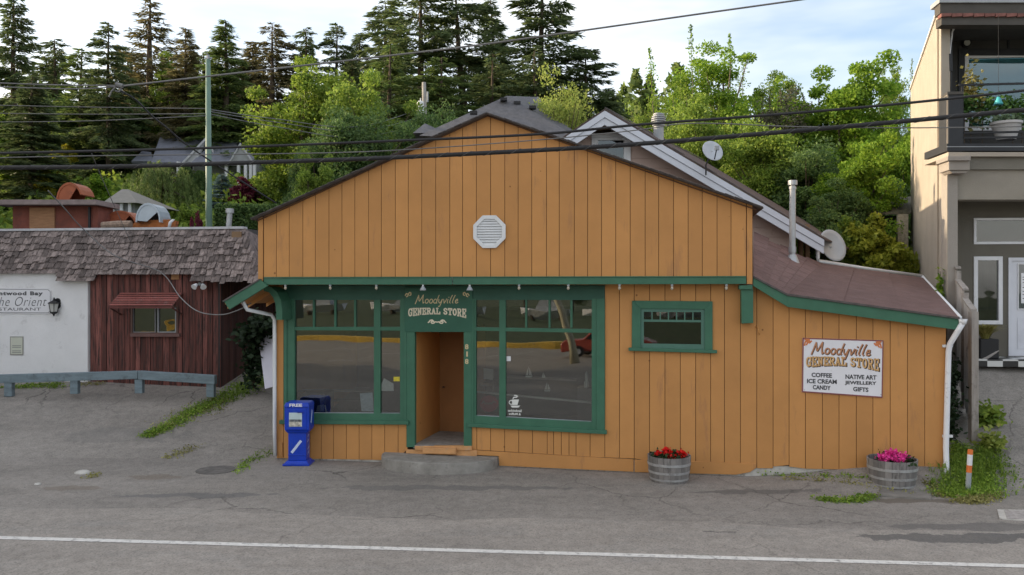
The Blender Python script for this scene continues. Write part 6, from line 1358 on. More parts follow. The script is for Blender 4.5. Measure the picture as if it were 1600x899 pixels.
def make_proto(kind):
    if kind[0] == 'c' and kind != 'col':
        k = int(kind[1]); prm = [dict(Rm=3.6, nb=260, per=230, power=.8, size=.36), dict(Rm=4.0, nb=180, per=300, power=.55, gap=.3, droop=.3, size=.38), dict(Rm=3.3, nb=220, per=220, power=.72, droop=.15, gap=.1, size=.36), dict(Rm=4.3, nb=120, per=380, power=.38, gap=.35, droop=.25, zb=.2, size=.38), dict(Rm=4.6, nb=170, per=260, power=.95, droop=-.02, gap=.15, size=.36)][k]
        q, limbs = conifer_data(100+k, **prm); h = 18.; mb = MB(); mb.tube([V((0, 0, -1)), V((.05, 0, 6)), V((-.08, .05, 12)), V((0, 0, 18))], [.34, .26, .15, .03], 8)
        for z, d, up, L_ in limbs[::2]: mb.tube([V((0, 0, z)), V((d[0]*.5, d[1]*.5, z+up*L_*.5-.06*L_)), V((d[0], d[1], z+up*L_-.2*L_))], [.05, .035, .012], 4)
        tr = ('trunk', mb, M_bark); H0, W0 = 18., 2*prm['Rm']*.85
    elif kind[0] == 'b':
        k = int(kind[1]); prm = [dict(K=140, per=300, size=.125), dict(K=100, per=290, rr=.75, size=.125), dict(K=110, per=200, airy=14, rr=.5, size=.10), dict(K=85, per=400, rr=.85, size=.125), dict(K=120, per=130, airy=12, rr=.7, size=.11), dict(K=170, per=140, rr=.6, size=.10)][k]
        q, (cen, sho) = broad_data(200+k, **prm); h = 8.; mb = MB(); mb.tube([V((0, 0, -.6)), V((.06, 0, 1.4)), V((0, .05, 3)), V((.1, 0, 5.2)), V((0, 0, 6.6))], [.2, .16, .13, .07, .03], 8)
        for c in cen[::2]:
            z0 = max(1.2, c[2]*.55); mb.tube([V((0, 0, z0)), V((c[0]*.55, c[1]*.55, (z0+c[2])/2+.1)), V(c)], [.06, .035, .012], 4)
        for s0_, s1_ in sho: mb.tube([V(s0_), V(s1_)], [.02, .005], 4)
        tr = ('trunk', mb, M_barkl if k in (2, 4) else M_bark); H0, W0 = 8.1, 6.6
    elif kind == 's0' or kind == 's1':
        q, (cen, sho) = broad_data(300+int(kind[1]), h=2., w=2., K=60, per=260, size=.085, zb=.04, rr=.26); mb = MB()
        for c in cen[::4]: mb.tube([V((0, 0, -.1)), V((c[0]*.5, c[1]*.5, c[2]*.4)), V(c)], [.02, .014, .005], 4)
        tr = ('stem', mb, M_bark); H0, W0 = 2.05, 2.0
    elif kind == 'col':
        g = np.random.default_rng(55); n = 9000; t = g.random(n); a = g.uniform(0, 6.28, n); r = .5*np.sin(np.pi*np.clip(t*.9+.08, 0, 1))**.6*(.75+.3*g.random(n)); c = np.stack([r*np.cos(a), r*np.sin(a), t*4], 1)
        aa = g.normal(0, .35, (n, 3)); aa[:, 2] += 1; aa /= np.linalg.norm(aa, axis=1)[:, None]; bb = np.cross(aa, g.normal(0, 1, (n, 3))); bb /= np.linalg.norm(bb, axis=1)[:, None]; aa *= .10; bb *= .035
        q = np.stack([c-aa, c+bb, c+aa, c-bb], 1); mb = MB(); mb.tube([V((0, 0, -.2)), V((0, 0, 3))], [.06, .02], 6); tr = ('stem', mb, M_bark); H0, W0 = 4.1, 1.1
    elif kind == 'wil':
        g = np.random.default_rng(66); Q = []; mb = MB(); mb.tube([V((0, 0, -.3)), V((.1, 0, 2)), V((0, 0, 3.6))], [.15, .11, .05], 6)
        for k in range(210):
            a = g.uniform(0, 6.28); r = 2.4*g.random()**.6; z0 = 4.2*(1-(r/2.9)**2)**.5*g.uniform(.75, 1.03)+.2; L_ = g.uniform(.8, 2.2); L_ = min(L_, z0-.2); n = int(60*L_); t = g.random(n)
            p = np.stack([r*math.cos(a)*(1+.12*t)+g.normal(0, .05, n), r*math.sin(a)*(1+.12*t)+g.normal(0, .05, n), z0-t*L_], 1)
            aa = g.normal(0, .4, (n, 3)); aa[:, 2] -= 1; aa /= np.linalg.norm(aa, axis=1)[:, None]; bb = np.cross(aa, g.normal(0, 1, (n, 3))); bb /= np.linalg.norm(bb, axis=1)[:, None]; aa *= .09; bb *= .022
            Q.append(np.stack([p-aa, p+bb, p+aa, p-bb], 1))
            if k % 6 == 0: mb.tube([V((0, 0, 2.4)), V((r*.6*math.cos(a), r*.6*math.sin(a), z0)), V((r*math.cos(a), r*math.sin(a), z0-.3))], [.05, .03, .012], 4)
        q = np.concatenate(Q); tr = ('trunk', mb, M_bark); H0, W0 = 4.4, 5.
    r = bpy.data.objects.new('proto', None); o1 = leafmesh('crown', q, LM['dark'], None, org=(0, 0, 0)); o2 = tr[1].build(tr[0], tr[2], None, org=(0, 0, 0))
    for o in (o1, o2): COL.objects.unlink(o)
    PROTO[kind] = (o1.data, o2.data, tr[0], H0, W0)
def plant(kind, leaf, px, py, Y, wpx, name, label, cat, group=None, lean=0, zbase=None, x=None, htop=None):
    if kind not in PROTO: make_proto(kind)
    d1, d2, tn, H0, W0 = PROTO[kind]; X = (px-CX)/F*Y if x is None else x; zb = (gzf(X, Y) if zbase is None else zbase)
    zt = H+(CY-py)/F*Y if htop is None else zb+htop
    hs = (zt-zb)/H0; ws = wpx/F*abs(Y)/W0 if x is None else wpx/W0
    t = thing(name, label, cat, (X, Y, zb), group); t.scale = (ws, ws, hs); t.rotation_euler = (0, R(lean), random.uniform(0, 6.28) if not lean else 0)
    c = bpy.data.objects.new('foliage' if cat in ('shrub', 'hedge') else 'crown', d1); c.parent = t; COL.objects.link(c)
    c.material_slots[0].link = 'OBJECT'; c.material_slots[0].material = LM[leaf]
    s = bpy.data.objects.new(tn, d2); s.parent = t; COL.objects.link(s)
    return t
SKY = 'conifers along the skyline'
FIRS = [
 ('c2','fir',22,-18,52,95,'thin-topped conifer rising out of the picture at the far left edge'), ('c1','fir',85,62,62,120,'conifer second from the left on the skyline'), ('c1','firg',128,78,58,110,'dark pointed conifer between the far-left one and the big open spruce'),
 ('c1','fir',170,36,56,90,'dark conifer directly above the wire splice'), ('c4','firb',235,-4,66,165,'big spruce with bare upswept top branches left of the green pole'), ('c2','firb',290,44,60,80,'brownish conifer just left of the green pole top'), ('c0','firg',352,33,58,110,'even cone-shaped conifer just right of the green pole'),
 ('c1','firb',425,38,62,110,'brown-tinged conifer behind the left side of the lime tree'), ('c1','fir',478,44,64,90,'slim conifer behind the crown of the lime tree'), ('c1','fir',527,38,62,90,'two-topped conifer right of the lime tree'), ('c2','fir',562,52,64,75,'short skyline conifer left of the group over the gable'),
 ('c1','fir',602,4,58,110,'narrow tall conifer at the left of the group over the gable'), ('c3','fir',657,-40,52,165,'spreading fir cut by the top edge above the transformer pole'), ('c3','fir',735,-30,53,150,'ragged fir cut by the top edge over the gable peak'), ('c2','fir',788,-8,57,80,'slim fir between the two ragged ones above the gable peak'),
 ('c1','fir',848,-42,50,165,'last tall fir of the group, right of the gable peak'), ('c3','fir',915,78,50,120,'lower flat-topped fir right of the tall group'), ('c2','fir',950,138,55,85,'small fir at the right foot of the tall group'), ('c1','fir',1000,182,58,60,'smallest conifer tip right beside the pink house gable'),
 ('c0','firb',395,70,68,100,'brownish conifer low between the green pole and the lime tree'), ('c1','firg',318,82,68,110,'mid-green conifer right behind the green pole'), ('c1','fir',200,85,68,120,'broad dark conifer under the wire splice'), ('c0','fir',50,120,46,110,'dark conifer low behind the far-left broadleaf trees'),
 ('c3','firg',610,75,45,140,'bushy fir low left of the transformer pole'), ('c1','firg',690,90,44,130,'bushy fir low right of the transformer pole'), ('c3','fir',770,95,46,140,'bushy fir low behind the grey hip roof'), ('c1','fir',835,80,45,130,'bushy fir low right behind the grey hip roof'), ('c0','fir',550,95,50,110,'dark fir between the lime tree and the transformer pole')]
for k, lf, px, py, Y, w, lab in FIRS: plant(k, lf, px, py, Y, w*1.3, 'conifer_tree', lab, 'tree', SKY, lean=-4 if 'ragged' in lab else 0)
BR_ = [
 ('b1','lime',470,100,44,190,'lime-green tree standing out before the conifers left of the gable'), ('b0','lime',272,100,66,110,'bright lime tree glowing behind the big spruce'), ('b1','mid',585,118,38,170,'rounded green tree between the lime tree and the transformer pole'), ('b3','dark',560,165,34,170,'dark bushy tree low behind the left rake of the gable'),
 ('b3','dark',665,165,36,130,'dark bushy tree at the foot of the transformer pole'), ('b5','pale',872,126,28,165,'airy yellow-green tree behind the gable right of its peak'), ('b3','dark',95,150,60,180,'large dark broadleaf tree in the left background'), ('b0','dark',190,150,63,150,'dark broadleaf tree above the grey-roofed house on the left'),
 ('b3','mid',8,165,52,130,'green broadleaf tree at the left edge behind the penthouse'), ('b1','dark',150,205,58,110,'low dark tree left of the grey-roofed house'), ('b0','mid',38,235,50,100,'mid-green bushy tree behind the wooden penthouse'), ('b3','dark',500,205,34,130,'dark low tree touching the left rake of the gable'), 
 ('b0','mid',490,248,31,90,'small green tree just above the left rake'), ('b3','dark',445,195,50,90,'dark tree right of the grey-roofed house on the left'), ('b0','firg',330,140,67,140,'brown-green tree behind the grey-roofed house'), ('b1','dark',405,160,66,130,'shadowy tree behind the purple shrub'),
 ('b2','bright',1130,75,37,230,'tall airy tree with pale upright shoots behind the pink house roof'), ('b4','mid',1080,130,36,130,'thin-leaved tree left of the tall airy one'), ('b1','mid',1100,155,33,150,'green tree low behind the pink house ridge'), ('b0','bright',1312,100,35,210,'broad bright green tree in the middle of the right group'),
 ('b2','mid',1385,108,38,110,'tree with upright shoots beside the two-storey building'), ('b4','grey',1235,150,36,130,'sparse greyish tree between the airy one and the broad bright one'), ('b3','mid',1190,185,30,170,'dense green tree above the pink house roof slope'), ('b3','dark',1260,225,29,170,'dark green tree behind the lean-to vent pipe'),
 ('b0','bright',1335,225,27,160,'vivid green maple behind the larger satellite dish'), ('b0','bright',1410,190,30,110,'bright tree touching the two-storey building wall'), ('b1','dark',1300,285,26,140,'dark leafy tree below the vivid maple'), ('b3','dark',1380,265,30,110,'dark tree behind the mossy shed roof'), ('b4','mid',1015,160,38,80,'thin tree top beside the turbine vent'), ('b0','dark',1040,190,36,110,'dark tree low behind the turbine vent'), ('b1','mid',1215,120,46,120,'distant green tree top between airy tree and broad bright tree')]
for k, lf, px, py, Y, w, lab in BR_: plant(k, lf, px, py, Y, w*1.22, 'broadleaf_tree', lab, 'tree', 'broadleaf trees behind the buildings')
SH_ = [
 ('s0','yellow',64,262,46,60,'yellow-green forsythia bush behind the penthouse','shrub'), ('s1','yellow',100,225,56,60,'yellow bush higher up left','shrub'), ('s0','lime',410,272,46,60,'round lime-yellow shrub by the grey-roofed house','shrub'), ('s1','purple',386,277,45,72,'purple-leaved shrub between the blue spruce and the lime one','shrub'),
 ('s0','mid',285,322,36,60,'light green shrub above the orange duct','shrub'), ('s1','purple',308,332,27.5,34,'small maroon shrub left of the green pole foot','shrub'), ('s1','mid',210,312,38,70,'green shrub beside the little tan-roofed shed','shrub'), ('s0','dark',452,270,44,70,'dark shrub beside the left rake','shrub'), ('s0','bright',148,275,44,75,'fresh green shrub right of the penthouse','shrub'),
 ('s0','gold',1374,338,24,145,'golden cypress bush beside the two-storey building wall','shrub'), ('s1','mid',1318,340,25,90,'green shrub behind the larger satellite dish','shrub'), ('s1','dark',1295,350,24,70,'dark shrub under the maple','shrub')]
for k, lf, px, py, Y, w, lab, cat in SH_: plant(k, lf, px, py, Y, w, 'shrub', lab, cat, 'garden shrubs')
plant('wil', 'wil', 252, 248, 42, 120, 'weeping_tree', 'weeping tree with hanging fronds above the silver hood', 'tree')
plant('c0', 'blue', 347, 272, 46, 74, 'blue_spruce', 'small blue spruce right of the green pole', 'tree', zbase=gzf(-16, 46)-.5)
for x, y, lab in ((290, 256, 'left of two dark columnar cypresses before the grey house'), (312, 266, 'right of two dark columnar cypresses before the grey house')): plant('col', 'dark', x, y, 47, 34, 'cypress_tree', lab, 'tree', 'columnar cypresses')
# clipped hedge
g = np.random.default_rng(9); n = 26000; xa, xb = at(335, 0, 29).x, at(432, 0, 29).x; zt_h = at(0, 324, 29).z; face = g.random(n)
c = np.stack([g.uniform(xa, xb, n), 29+g.uniform(0, .9, n), g.uniform(2.2, zt_h, n)], 1); c[face < .55, 1] = 29+g.normal(0, .05, (face < .55).sum()); c[face > .8, 2] = zt_h+g.normal(0, .05, (face > .8).sum())
a = g.normal(0, 1, (n, 3)); a /= np.linalg.norm(a, axis=1)[:, None]; b = np.cross(a, g.normal(0, 1, (n, 3))); b /= np.linalg.norm(b, axis=1)[:, None]; a *= .06; b *= .04
he = leafmesh('clipped_hedge', np.stack([c-a, c+b, c+a, c-b], 1), LM['dark'], None, org=(xa, 29, 2.2)); tag(he, 'clipped dark green hedge behind the flue pipe', 'hedge')
mb = MB(); mb.box((xa+.05, 29.1, 2), (xb-.05, 29.85, zt_h-.06)); mb.build('hedge_core', mat('hedge_core', (.02,.03,.012), .95), he)
he.children[0].location = he.children[0].location
# far wood closing the skyline
Q = []
g = np.random.default_rng(21)
for i in range(120):
    X = g.uniform(-75, 70); Y = g.uniform(85, 110); zb_ = gzf(X, Y); hh_t = g.uniform(7, 13) if X < 20 else g.uniform(4, 8); n = 330; t = g.random(n); a_ = g.uniform(0, 6.28, n); r = (1-t)**.7*g.uniform(2.5, 4.2)*(.4+.7*g.random(n)); c = np.stack([X+r*np.cos(a_), Y+r*np.sin(a_), zb_+t*hh_t], 1)
    a = g.normal(0, 1, (n, 3)); a /= np.linalg.norm(a, axis=1)[:, None]; b = np.cross(a, g.normal(0, 1, (n, 3))); b /= np.linalg.norm(b, axis=1)[:, None]; a *= .55; b *= .28; Q.append(np.stack([c-a, c+b, c+a, c-b], 1))
tag(leafmesh('distant_wood', np.concatenate(Q), LM['firg'], None, org=(0, 95, 12)), kind='stuff')
# undergrowth on the hillside
Q = []
for (X0, X1, Y0, Y1, n) in ((-34, 2, 27, 58, 60000), (2, 26, 24, 60, 40000)):
    c = np.stack([g.uniform(X0, X1, n), g.uniform(Y0, Y1, n), np.zeros(n)], 1); c[:, 2] = gz(c[:, 0], c[:, 1])+g.random(n)**1.5*(1.0+.9*np.sin(c[:, 0]*.9+np.sin(c[:, 1]*.7)*2)**2)
    a = g.normal(0, 1, (n, 3)); a /= np.linalg.norm(a, axis=1)[:, None]; b = np.cross(a, g.normal(0, 1, (n, 3))); b /= np.linalg.norm(b, axis=1)[:, None]; a *= .2; b *= .11; Q.append(np.stack([c-a, c+b, c+a, c-b], 1))
tag(leafmesh('undergrowth', np.concatenate(Q), LM['mid'], None, org=(0, 40, 3)), kind='stuff')
# ---------------------------------------------------------------- houses in the left background
gh = thing('grey_house', 'grey-roofed house on the hill at upper left, white trim and dormer gables', 'house', (at(320, 300, 55).x, 58, gzf(-20, 56)))
M_gw = mat('grey_siding', (.36,.365,.37), .8, .1); M_slate = mat('blue_grey_roof', (.17,.18,.215), .9, .15, 3, .4, 40)
mb = MB(); a, b = at(262, 252, 56), at(402, 252, 56); mb.box((a.x, 56, 6), (b.x, 62, a.z+.1)); mb.build('wall', M_gw, gh)
def rpoly(pts, m, nm, th=.15):
    mb = MB(); p = [at(*q) for q in pts]; mb.prism(p, [x+V((0, .1, -th)) for x in p]); return mb.build(nm, m, gh)
rpoly([(236, 254, 54.5), (284, 254, 54.5), (321, 214, 59), (250, 214, 59)], M_slate, 'roof'); rpoly([(299, 254, 54), (357, 254, 54), (374, 222, 57), (333, 222, 57)], M_slate, 'roof'); rpoly([(392, 250, 54.5), (402, 253, 54.5), (386, 228, 57), (374, 222, 57)], M_slate, 'roof'); rpoly([(321, 214, 59), (250, 214, 59), (270, 230, 66), (330, 230, 66)], M_slate, 'roof')
rpoly([(205, 252, 55), (240, 252, 55), (236, 238, 57), (222, 236, 57)], M_slate, 'roof')
rpoly([(284, 255, 54.6), (306, 255, 54.6), (320, 220, 55)], M_gw, 'gable_wall'); rpoly([(357, 255, 54.1), (394, 255, 54.4), (376, 226, 54.3)], M_gw, 'gable_wall')
for (q0, q1) in (((284, 255, 54.4), (321, 216, 54.9)), ((321, 216, 54.9), (333, 236, 54.5)), ((357, 255, 53.9), (375, 224, 54.2)), ((375, 224, 54.2), (396, 254, 54.2))):
    mb = MB(); p, q = at(*q0), at(*q1); u = V((0, 0, .14)); mb.prism([p-u, q-u, q+u*.3, p+u*.3], [x+V((0, .1, 0)) for x in (p-u, q-u, q+u*.3, p+u*.3)]); mb.build('bargeboard', mat('grey_white_trim', (.5,.5,.52), .6), gh)
for x in (279, 354, 373, 384, 392, 398): p = at(x, 300, 54.4); mb = MB(); mb.box((p.x-.09, 54.3, 7), (p.x+.09, 54.5, at(0, 253, 54.4).z)); mb.build('porch_column', M_white, gh)
p, q = at(289, 267, 55.9), at(303, 259, 55.9); mb = MB(); mb.box((p.x, 55.85, p.z), (q.x, 55.95, q.z)); wfr = mb.build('window_frame', M_white, gh)
for k in range(2): mb = MB(); x0 = p.x+.08+k*(q.x-p.x)/2; mb.box((x0, 55.82, p.z+.08), (x0+(q.x-p.x)/2-.14, 55.84, q.z-.08)); mb.build('pane', M_blk, wfr)
ts = thing('tan_shed', 'small tan-roofed pale shed above the low duct on the left', 'shed', (at(187, 320, 37).x, 37, gzf(-17, 37)))
mb = MB(); a, b, c_, d = at(160, 317, 36), at(214, 317, 36), at(190, 296, 38), at(200, 296, 38); e, f_ = b+V((.3, 4, 0)), a+V((.3, 4, 0)); mb.add([a, b, e, f_, c_, d], [(0, 1, 5, 4), (1, 2, 5), (2, 3, 4, 5), (3, 0, 4), (0, 3, 2, 1)]); mb.build('roof', mat('tan_roof', (.25,.235,.21), .9, .1), ts)
mb = MB(); mb.box((a.x+.3, 36.4, 2.5), (b.x-.3, 39.5, a.z)); mb.build('wall', mat('pale_shed_wall', (.33,.33,.34), .8), ts)
for x in (176, 190, 203): p = at(x, 330, 36.2); mb = MB(); mb.box((p.x-.06, 36.15, 2.5), (p.x+.06, 36.25, a.z)); mb.build('post', M_white, ts)
# ---------------------------------------------------------------- weeds and ivy by the shop
def on_ground(px, py):
    Y = 12.
    for _ in range(40): z = gzf((px-CX)/F*Y, Y); Y = .5*Y+.5*min(30, max(8, (H-z)*F/(py-CY)))
    return (px-CX)/F*Y, Y
def weeds(pts, n, hgt, wid, leaf, name='weeds', card=.03, spread=.22, bl=.6):
    q = []; C_ = []
    P = [on_ground(*p[:2]) for p in pts]
    for i in range(n):
        j = random.randrange(len(P)-1) if len(P) > 1 else 0; t = random.random(); a = P[j]; b = P[min(j+1, len(P)-1)]; k = min(j+1, len(P)-1)
        wd = (pts[j][2] if len(pts[j]) > 2 else 1)*(1-t)+(pts[k][2] if len(pts[k]) > 2 else 1)*t
        x = a[0]+(b[0]-a[0])*t+random.gauss(0, spread*wd); y = a[1]+(b[1]-a[1])*t+random.gauss(0, spread*wd*.8); z = gzf(x, y)
        if random.random() < bl: q += blades((x, y, z), 3, hgt*random.uniform(.4, 1)*wd, hgt*.5, wid, .45)
        C_.append((x, y, z+hgt*.3*random.random()*wd))
    C_ = np.array(C_); qq = [np.asarray(q).reshape(-1, 4, 3)] if q else []
    qq.append(cards(n*3, C_, (.05, .05, .03), card))
    o = leafmesh(name, np.concatenate(qq), LM[leaf], None, org=tuple(C_.mean(0))); tag(o, kind='stuff'); return o
weeds([(228, 682, .5), (262, 668, .9), (300, 645, 1.1), (340, 628, 1.3), (375, 612, 1.7), (412, 592, 1.7)], 1900, .13, .010, 'weed', spread=.13)
weeds([(232, 680, .5), (290, 650, 1), (345, 630, 1.2)], 260, .12, .012, 'dry', spread=.22)
weeds([(262, 716, .4), (285, 708, .8), (308, 698, .8)], 130, .07, .01, 'dry', spread=.13); weeds([(372, 740, .4), (388, 720, .6), (425, 706, .9)], 170, .09, .01, 'weed', spread=.13)
weeds([(150, 742, .5), (138, 748, .5)], 50, .06, .01, 'dry', spread=.12)
weeds([(10, 606, .7), (60, 603, .9), (95, 604, .8)], 300, .14, .012, 'weed', spread=.15); weeds([(120, 602, .6), (160, 600, .6)], 90, .10, .012, 'dry', spread=.12)
weeds([(1280, 781, .5), (1310, 784, .8), (1345, 783, .9), (1358, 775, .7)], 420, .10, .011, 'weed', spread=.10); weeds([(1220, 748, .4), (1290, 752, .5), (1365, 760, .5), (1430, 775, .4)], 160, .05, .01, 'dry', spread=.10)
weeds([(1185, 742, .4), (1290, 744, .5), (1370, 747, .4)], 120, .05, .01, 'weed', spread=.05); weeds([(1455, 752, .6), (1470, 776, .7)], 140, .08, .01, 'dry', spread=.10)
weeds([(1490, 775, 1), (1515, 765, 1.4), (1530, 740, 1.5), (1540, 715, 1.3)], 1500, .30, .013, 'weed', spread=.17, card=.03); weeds([(1500, 785, 1), (1530, 783, 1), (1550, 770, .8)], 420, .14, .012, 'dry', spread=.10)
weeds([(1495, 735, .8), (1500, 700, .8)], 300, .35, .013, 'weed', spread=.10)
for px, py, s, lf, lab in ((1548, 640, 70, 'mid', 'upper leafy plant growing along the fence on the driveway'), (1549, 692, 55, 'pale', 'pale variegated plant low beside the fence post'), (1538, 650, 40, 'mid', 'small dark plant tucked against the fence')):
    x, y = on_ground(px, py+12); t = thing('fence_plant', lab, 'plant', (x, y, gzf(x, y)), 'plants along the fence')
    leafmesh('foliage', cards(260, np.array([[x, y, gzf(x, y)+.14]]), (.11, .11, .10), .085), LM[lf], t); mb = MB(); mb.tube([V((x, y, gzf(x, y)-.02)), V((x, y, gzf(x, y)+.2))], .008, 4); mb.build('stem', M_bark, t)
x, y = at(1469, 440, 17.6).x, 17.6; t = thing('climbing_plant', 'thin climbing plant at the end of the white gutter', 'plant', (x, y, 2.6)); leafmesh('foliage', cards(140, np.array([[x, y, 2.9+.25*k] for k in range(4)]), (.04, .04, .12), .07), LM['bright'], t); mb = MB(); mb.tube([V((x, y, 2.3)), V((x, y, 3.8))], .006, 4); mb.build('stem', M_bark, t)
iv = thing('ivy', 'dark ivy climbing the corner between the red wall and the white panel', 'ivy', at(398, 600, 20.6))
c1_ = np.array([list(at(x, y, 20.3)) for x, y in ((385, 522), (395, 515), (405, 508), (415, 506), (424, 507), (400, 530), (396, 550), (392, 575), (405, 560), (395, 590))]); leafmesh('foliage', np.concatenate([cards(1300, c1_[:6], (.13, .2, .10), .11), cards(500, c1_[6:], (.12, .15, .16), .10)]), LM['ivy'], iv)
mb = MB(); mb.tube([at(396, 606, 20.6), at(393, 560, 20.5), at(400, 520, 20.4)], [.06, .04, .03], 6); mb.build('stem', M_bark, iv)
# ---------------------------------------------------------------- the far side of the street (mirrored in the panes)
M_ykerb = mat('yellow_kerb_paint', (.62,.40,.07), .8, .2, 3, .3, 40, dirt=((.3,.25,.15), .3, 4))
mb = MB(); kp = [(-40, -15.2), (-24, -14.9), (-17, -14.4), (-12, -13.8), (-8, -13.9), (-5, -14.8), (-3, -16.5)]
for i in range(len(kp)-1): a, b = kp[i], kp[i+1]; mb.prism([V((a[0], a[1], 0)), V((b[0], b[1], 0)), V((b[0], b[1], .3)), V((a[0], a[1], .3))], [V((a[0], a[1]-.5, 0)), V((b[0], b[1]-.5, 0)), V((b[0], b[1]-.5, .3)), V((a[0], a[1]-.5, .3))])
tag(mb.build('kerb', M_ykerb), kind='structure')
mb = MB()
for i, x in enumerate((-26, -21, -16, -11)): q = [V((x, -3, .012)), V((x+.12, -3, .012)), V((x+2.6, -11, .012)), V((x+2.48, -11, .012))]; mb.add(q, [(0, 1, 2, 3)])
tag(mb.build('parking_lines', M_line), kind='structure')
mb = MB(); mb.tube([V((-4.2, -4.2, -.2)), V((-4.5, -4.2, 1.2)), V((-4.9, -4.2, 2.4)), V((-5.3, -4.2, 3.3)), V((-5.9, -4.2, 4.0))], [.17, .16, .15, .14, .12], 12); tag(mb.build('leaning_pole', mat('pale_driftwood_pole', (.40,.37,.26), .8, .15), smooth=True), 'pale leaning bent pole mirrored in the big right shop pane', 'pole')
car = thing('parked_car', 'red parked car mirrored at the right edge of the shop window', 'car', (-3.6, -8, 0)); prof = [(-2.15, .35), (-2.2, .7), (-2.0, .88), (-1.1, .98), (-.6, 1.42), (.75, 1.46), (1.35, 1.0), (2.05, .92), (2.15, .6), (2.1, .35)]
mb = MB(); mb.prism([V((-3.6+x, -7.2, z)) for x, z in prof], [V((-3.6+x, -8.8, z)) for x, z in prof]); mb.build('body', mat('red_car_paint', (.33,.07,.05), .25, .05), car, bevel=.05)
for y_ in (-7.19, -8.81): mb = MB(); mb.prism([V((-3.6+x, y_+.012*(1 if y_ > -8 else -1), z)) for x, z in ((-.95, 1.0), (-.5, 1.36), (.68, 1.40), (1.15, 1.02))], [V((-3.6+x, y_, z)) for x, z in ((-.95, 1.0), (-.5, 1.36), (.68, 1.40), (1.15, 1.02))]); mb.build('side_window', M_blk, car)
for x in (-1.35, 1.3):
    for y_ in (-7.25, -8.95): mb = MB(); mb.tube([V((-3.6+x, y_-.0, .32)), V((-3.6+x, y_+.2, .32))], .32, 20); wh = mb.build('wheel', M_blk, car); mb = MB(); mb.tube([V((-3.6+x, y_-.02, .32)), V((-3.6+x, y_+.22, .32))], .18, 14); mb.build('rim', M_greym, wh)
for i, (x, y_, hgt_, w, lf, wd) in enumerate(((-38, -72, 11, 9, 'mid', 'first'), (-31, -76, 13, 10, 'dark', 'second'), (-24, -74, 10, 9, 'dark', 'third'), (-17, -77, 12, 10, 'mid', 'fourth'), (-10, -75, 9, 8, 'dark', 'fifth'), (-3, -78, 12, 10, 'mid', 'sixth'), (5, -76, 10, 9, 'dark', 'seventh'), (13, -78, 11, 10, 'mid', 'eighth'), (22, -76, 12, 10, 'dark', 'ninth'))):
    plant('b%d' % (i % 2), lf, 0, 0, y_, w, 'broadleaf_tree', wd+' tree from the left across the street, mirrored in the panes', 'tree', 'trees across the street', x=x, htop=hgt_)
# unseen conifers added on the left to block the low sun from the road
for i, (x, y_, hgt_, w, wd) in enumerate(((-24, 26, 13, 9, 'nearest'), (-28, 33, 15, 10, 'second'), (-33, 41, 15, 11, 'third'), (-38, 28, 17, 11, 'fourth'), (-43, 37, 17, 12, 'fifth'), (-36, 18, 17, 11, 'sixth'), (-30, 12, 15, 9, 'seventh'), (-47, 22, 20, 12, 'eighth'), (-52, 30, 20, 12, 'farthest'), (-40, 8, 18, 11, 'lowest'), (-26, 19, 13, 10, 'ninth'), (-31, 22, 16, 11, 'tenth'), (-45, 15, 20, 12, 'eleventh'), (-36, 24, 17, 11, 'twelfth'), (-25, 14, 12, 9, 'thirteenth'))):
    plant('c%d' % (i % 3), 'fir', 0, 0, y_, w, 'conifer_tree', wd+' unseen conifer of the belt added at left to shade the street', 'tree', 'unseen conifers added as sun blockers', x=x, htop=hgt_)

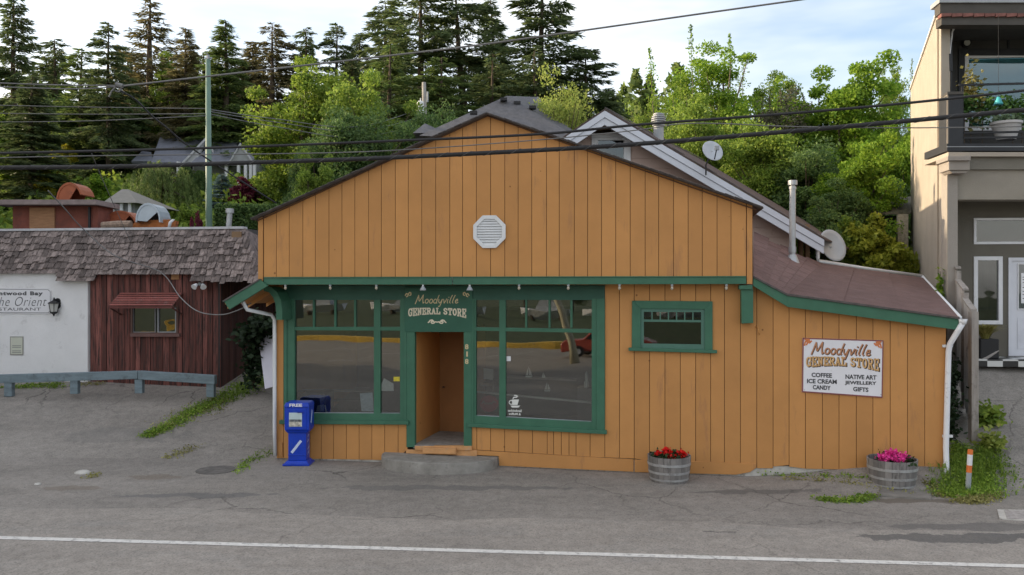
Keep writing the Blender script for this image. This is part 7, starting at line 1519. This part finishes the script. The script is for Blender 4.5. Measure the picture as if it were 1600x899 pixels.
for i, (x, y_, wd) in enumerate(((-44, -46, 'first'), (-36, -50, 'second'), (-28, -47, 'third'), (-20, -50, 'fourth'), (-12, -47, 'fifth'), (-5, -49, 'sixth'))):
    z0 = gzf(x, y_); bt = thing('laid_up_boat', wd+' white boat from the left laid up across the street, mirrored in the panes', 'boat', (x, y_, z0), 'boats laid up across the street'); s_ = random.uniform(.85, 1.15)
    mb = MB(); st = [(-3.2, .25, .7, 1.3), (-1.5, .7, .45, 1.15), (.5, 1.0, .4, 1.1), (2.2, .95, .5, 1.15), (3.0, .85, .6, 1.2)]; vv = []; ff = []
    for (sx, hw, zk, zd) in st: vv += [V((x+sx*s_, y_-hw, z0+zd)), V((x+sx*s_, y_, z0+zk*.6)), V((x+sx*s_, y_+hw, z0+zd))]
    for k in range(4): b_ = k*3; ff += [(b_, b_+1, b_+4, b_+3), (b_+1, b_+2, b_+5, b_+4), (b_+2, b_, b_+3, b_+5)]
    ff += [(0, 2, 1), (12, 13, 14)]; mb.add(vv, ff); mb.build('hull', M_white, bt)
    mb = MB(); mb.prism([V((x-.9*s_, y_-.6, z0+1.1)), V((x+1.6*s_, y_-.6, z0+1.1)), V((x+1.4*s_, y_-.6, z0+2.0)), V((x-.3*s_, y_-.6, z0+2.0))], [V((x-.9*s_, y_+.6, z0+1.1)), V((x+1.6*s_, y_+.6, z0+1.1)), V((x+1.4*s_, y_+.6, z0+2.0)), V((x-.3*s_, y_+.6, z0+2.0))]); mb.build('cabin', M_greym, bt)
    for dx in (-1.4, 1.6): mb = MB(); mb.box((x+dx-.1, y_-.5, z0-.3), (x+dx+.1, y_+.5, z0+.5)); mb.build('cradle', M_bark, bt)
    if i % 2 == 0: mb = MB(); mb.tube([V((x-.2, y_, z0+1.9)), V((x-.2, y_, z0+6.5))], .05, 6); mb.build('mast', M_greym, bt)

n = 9000; g = np.random.default_rng(5); t = g.random(n); c = np.stack([7.98+.33*t*3.2+g.normal(0, .10, n), 15.2+t*3.0, .3+.6*t+g.random(n)*1.75], 1)
a = g.normal(0, 1, (n, 3)); a /= np.linalg.norm(a, axis=1)[:, None]; b = np.cross(a, g.normal(0, 1, (n, 3))); b /= np.linalg.norm(b, axis=1)[:, None]; a *= .05; b *= .03
sg_h = thing('gap_shade_plants', 'dark plants added for the deep shade in the gap between shop and stepped fence', 'hedge', (8.3, 16.5, .5)); leafmesh('foliage', np.stack([c-a, c+b, c+a, c-b], 1), LM['ivy'], sg_h)  # dark leaves added to stand in for the deep shade of the side passage
mb = MB(); mb.tube([V((8.1, 15.5, 0)), V((8.2, 15.7, 1.5))], .02, 5); mb.build('stem', M_bark, sg_h)
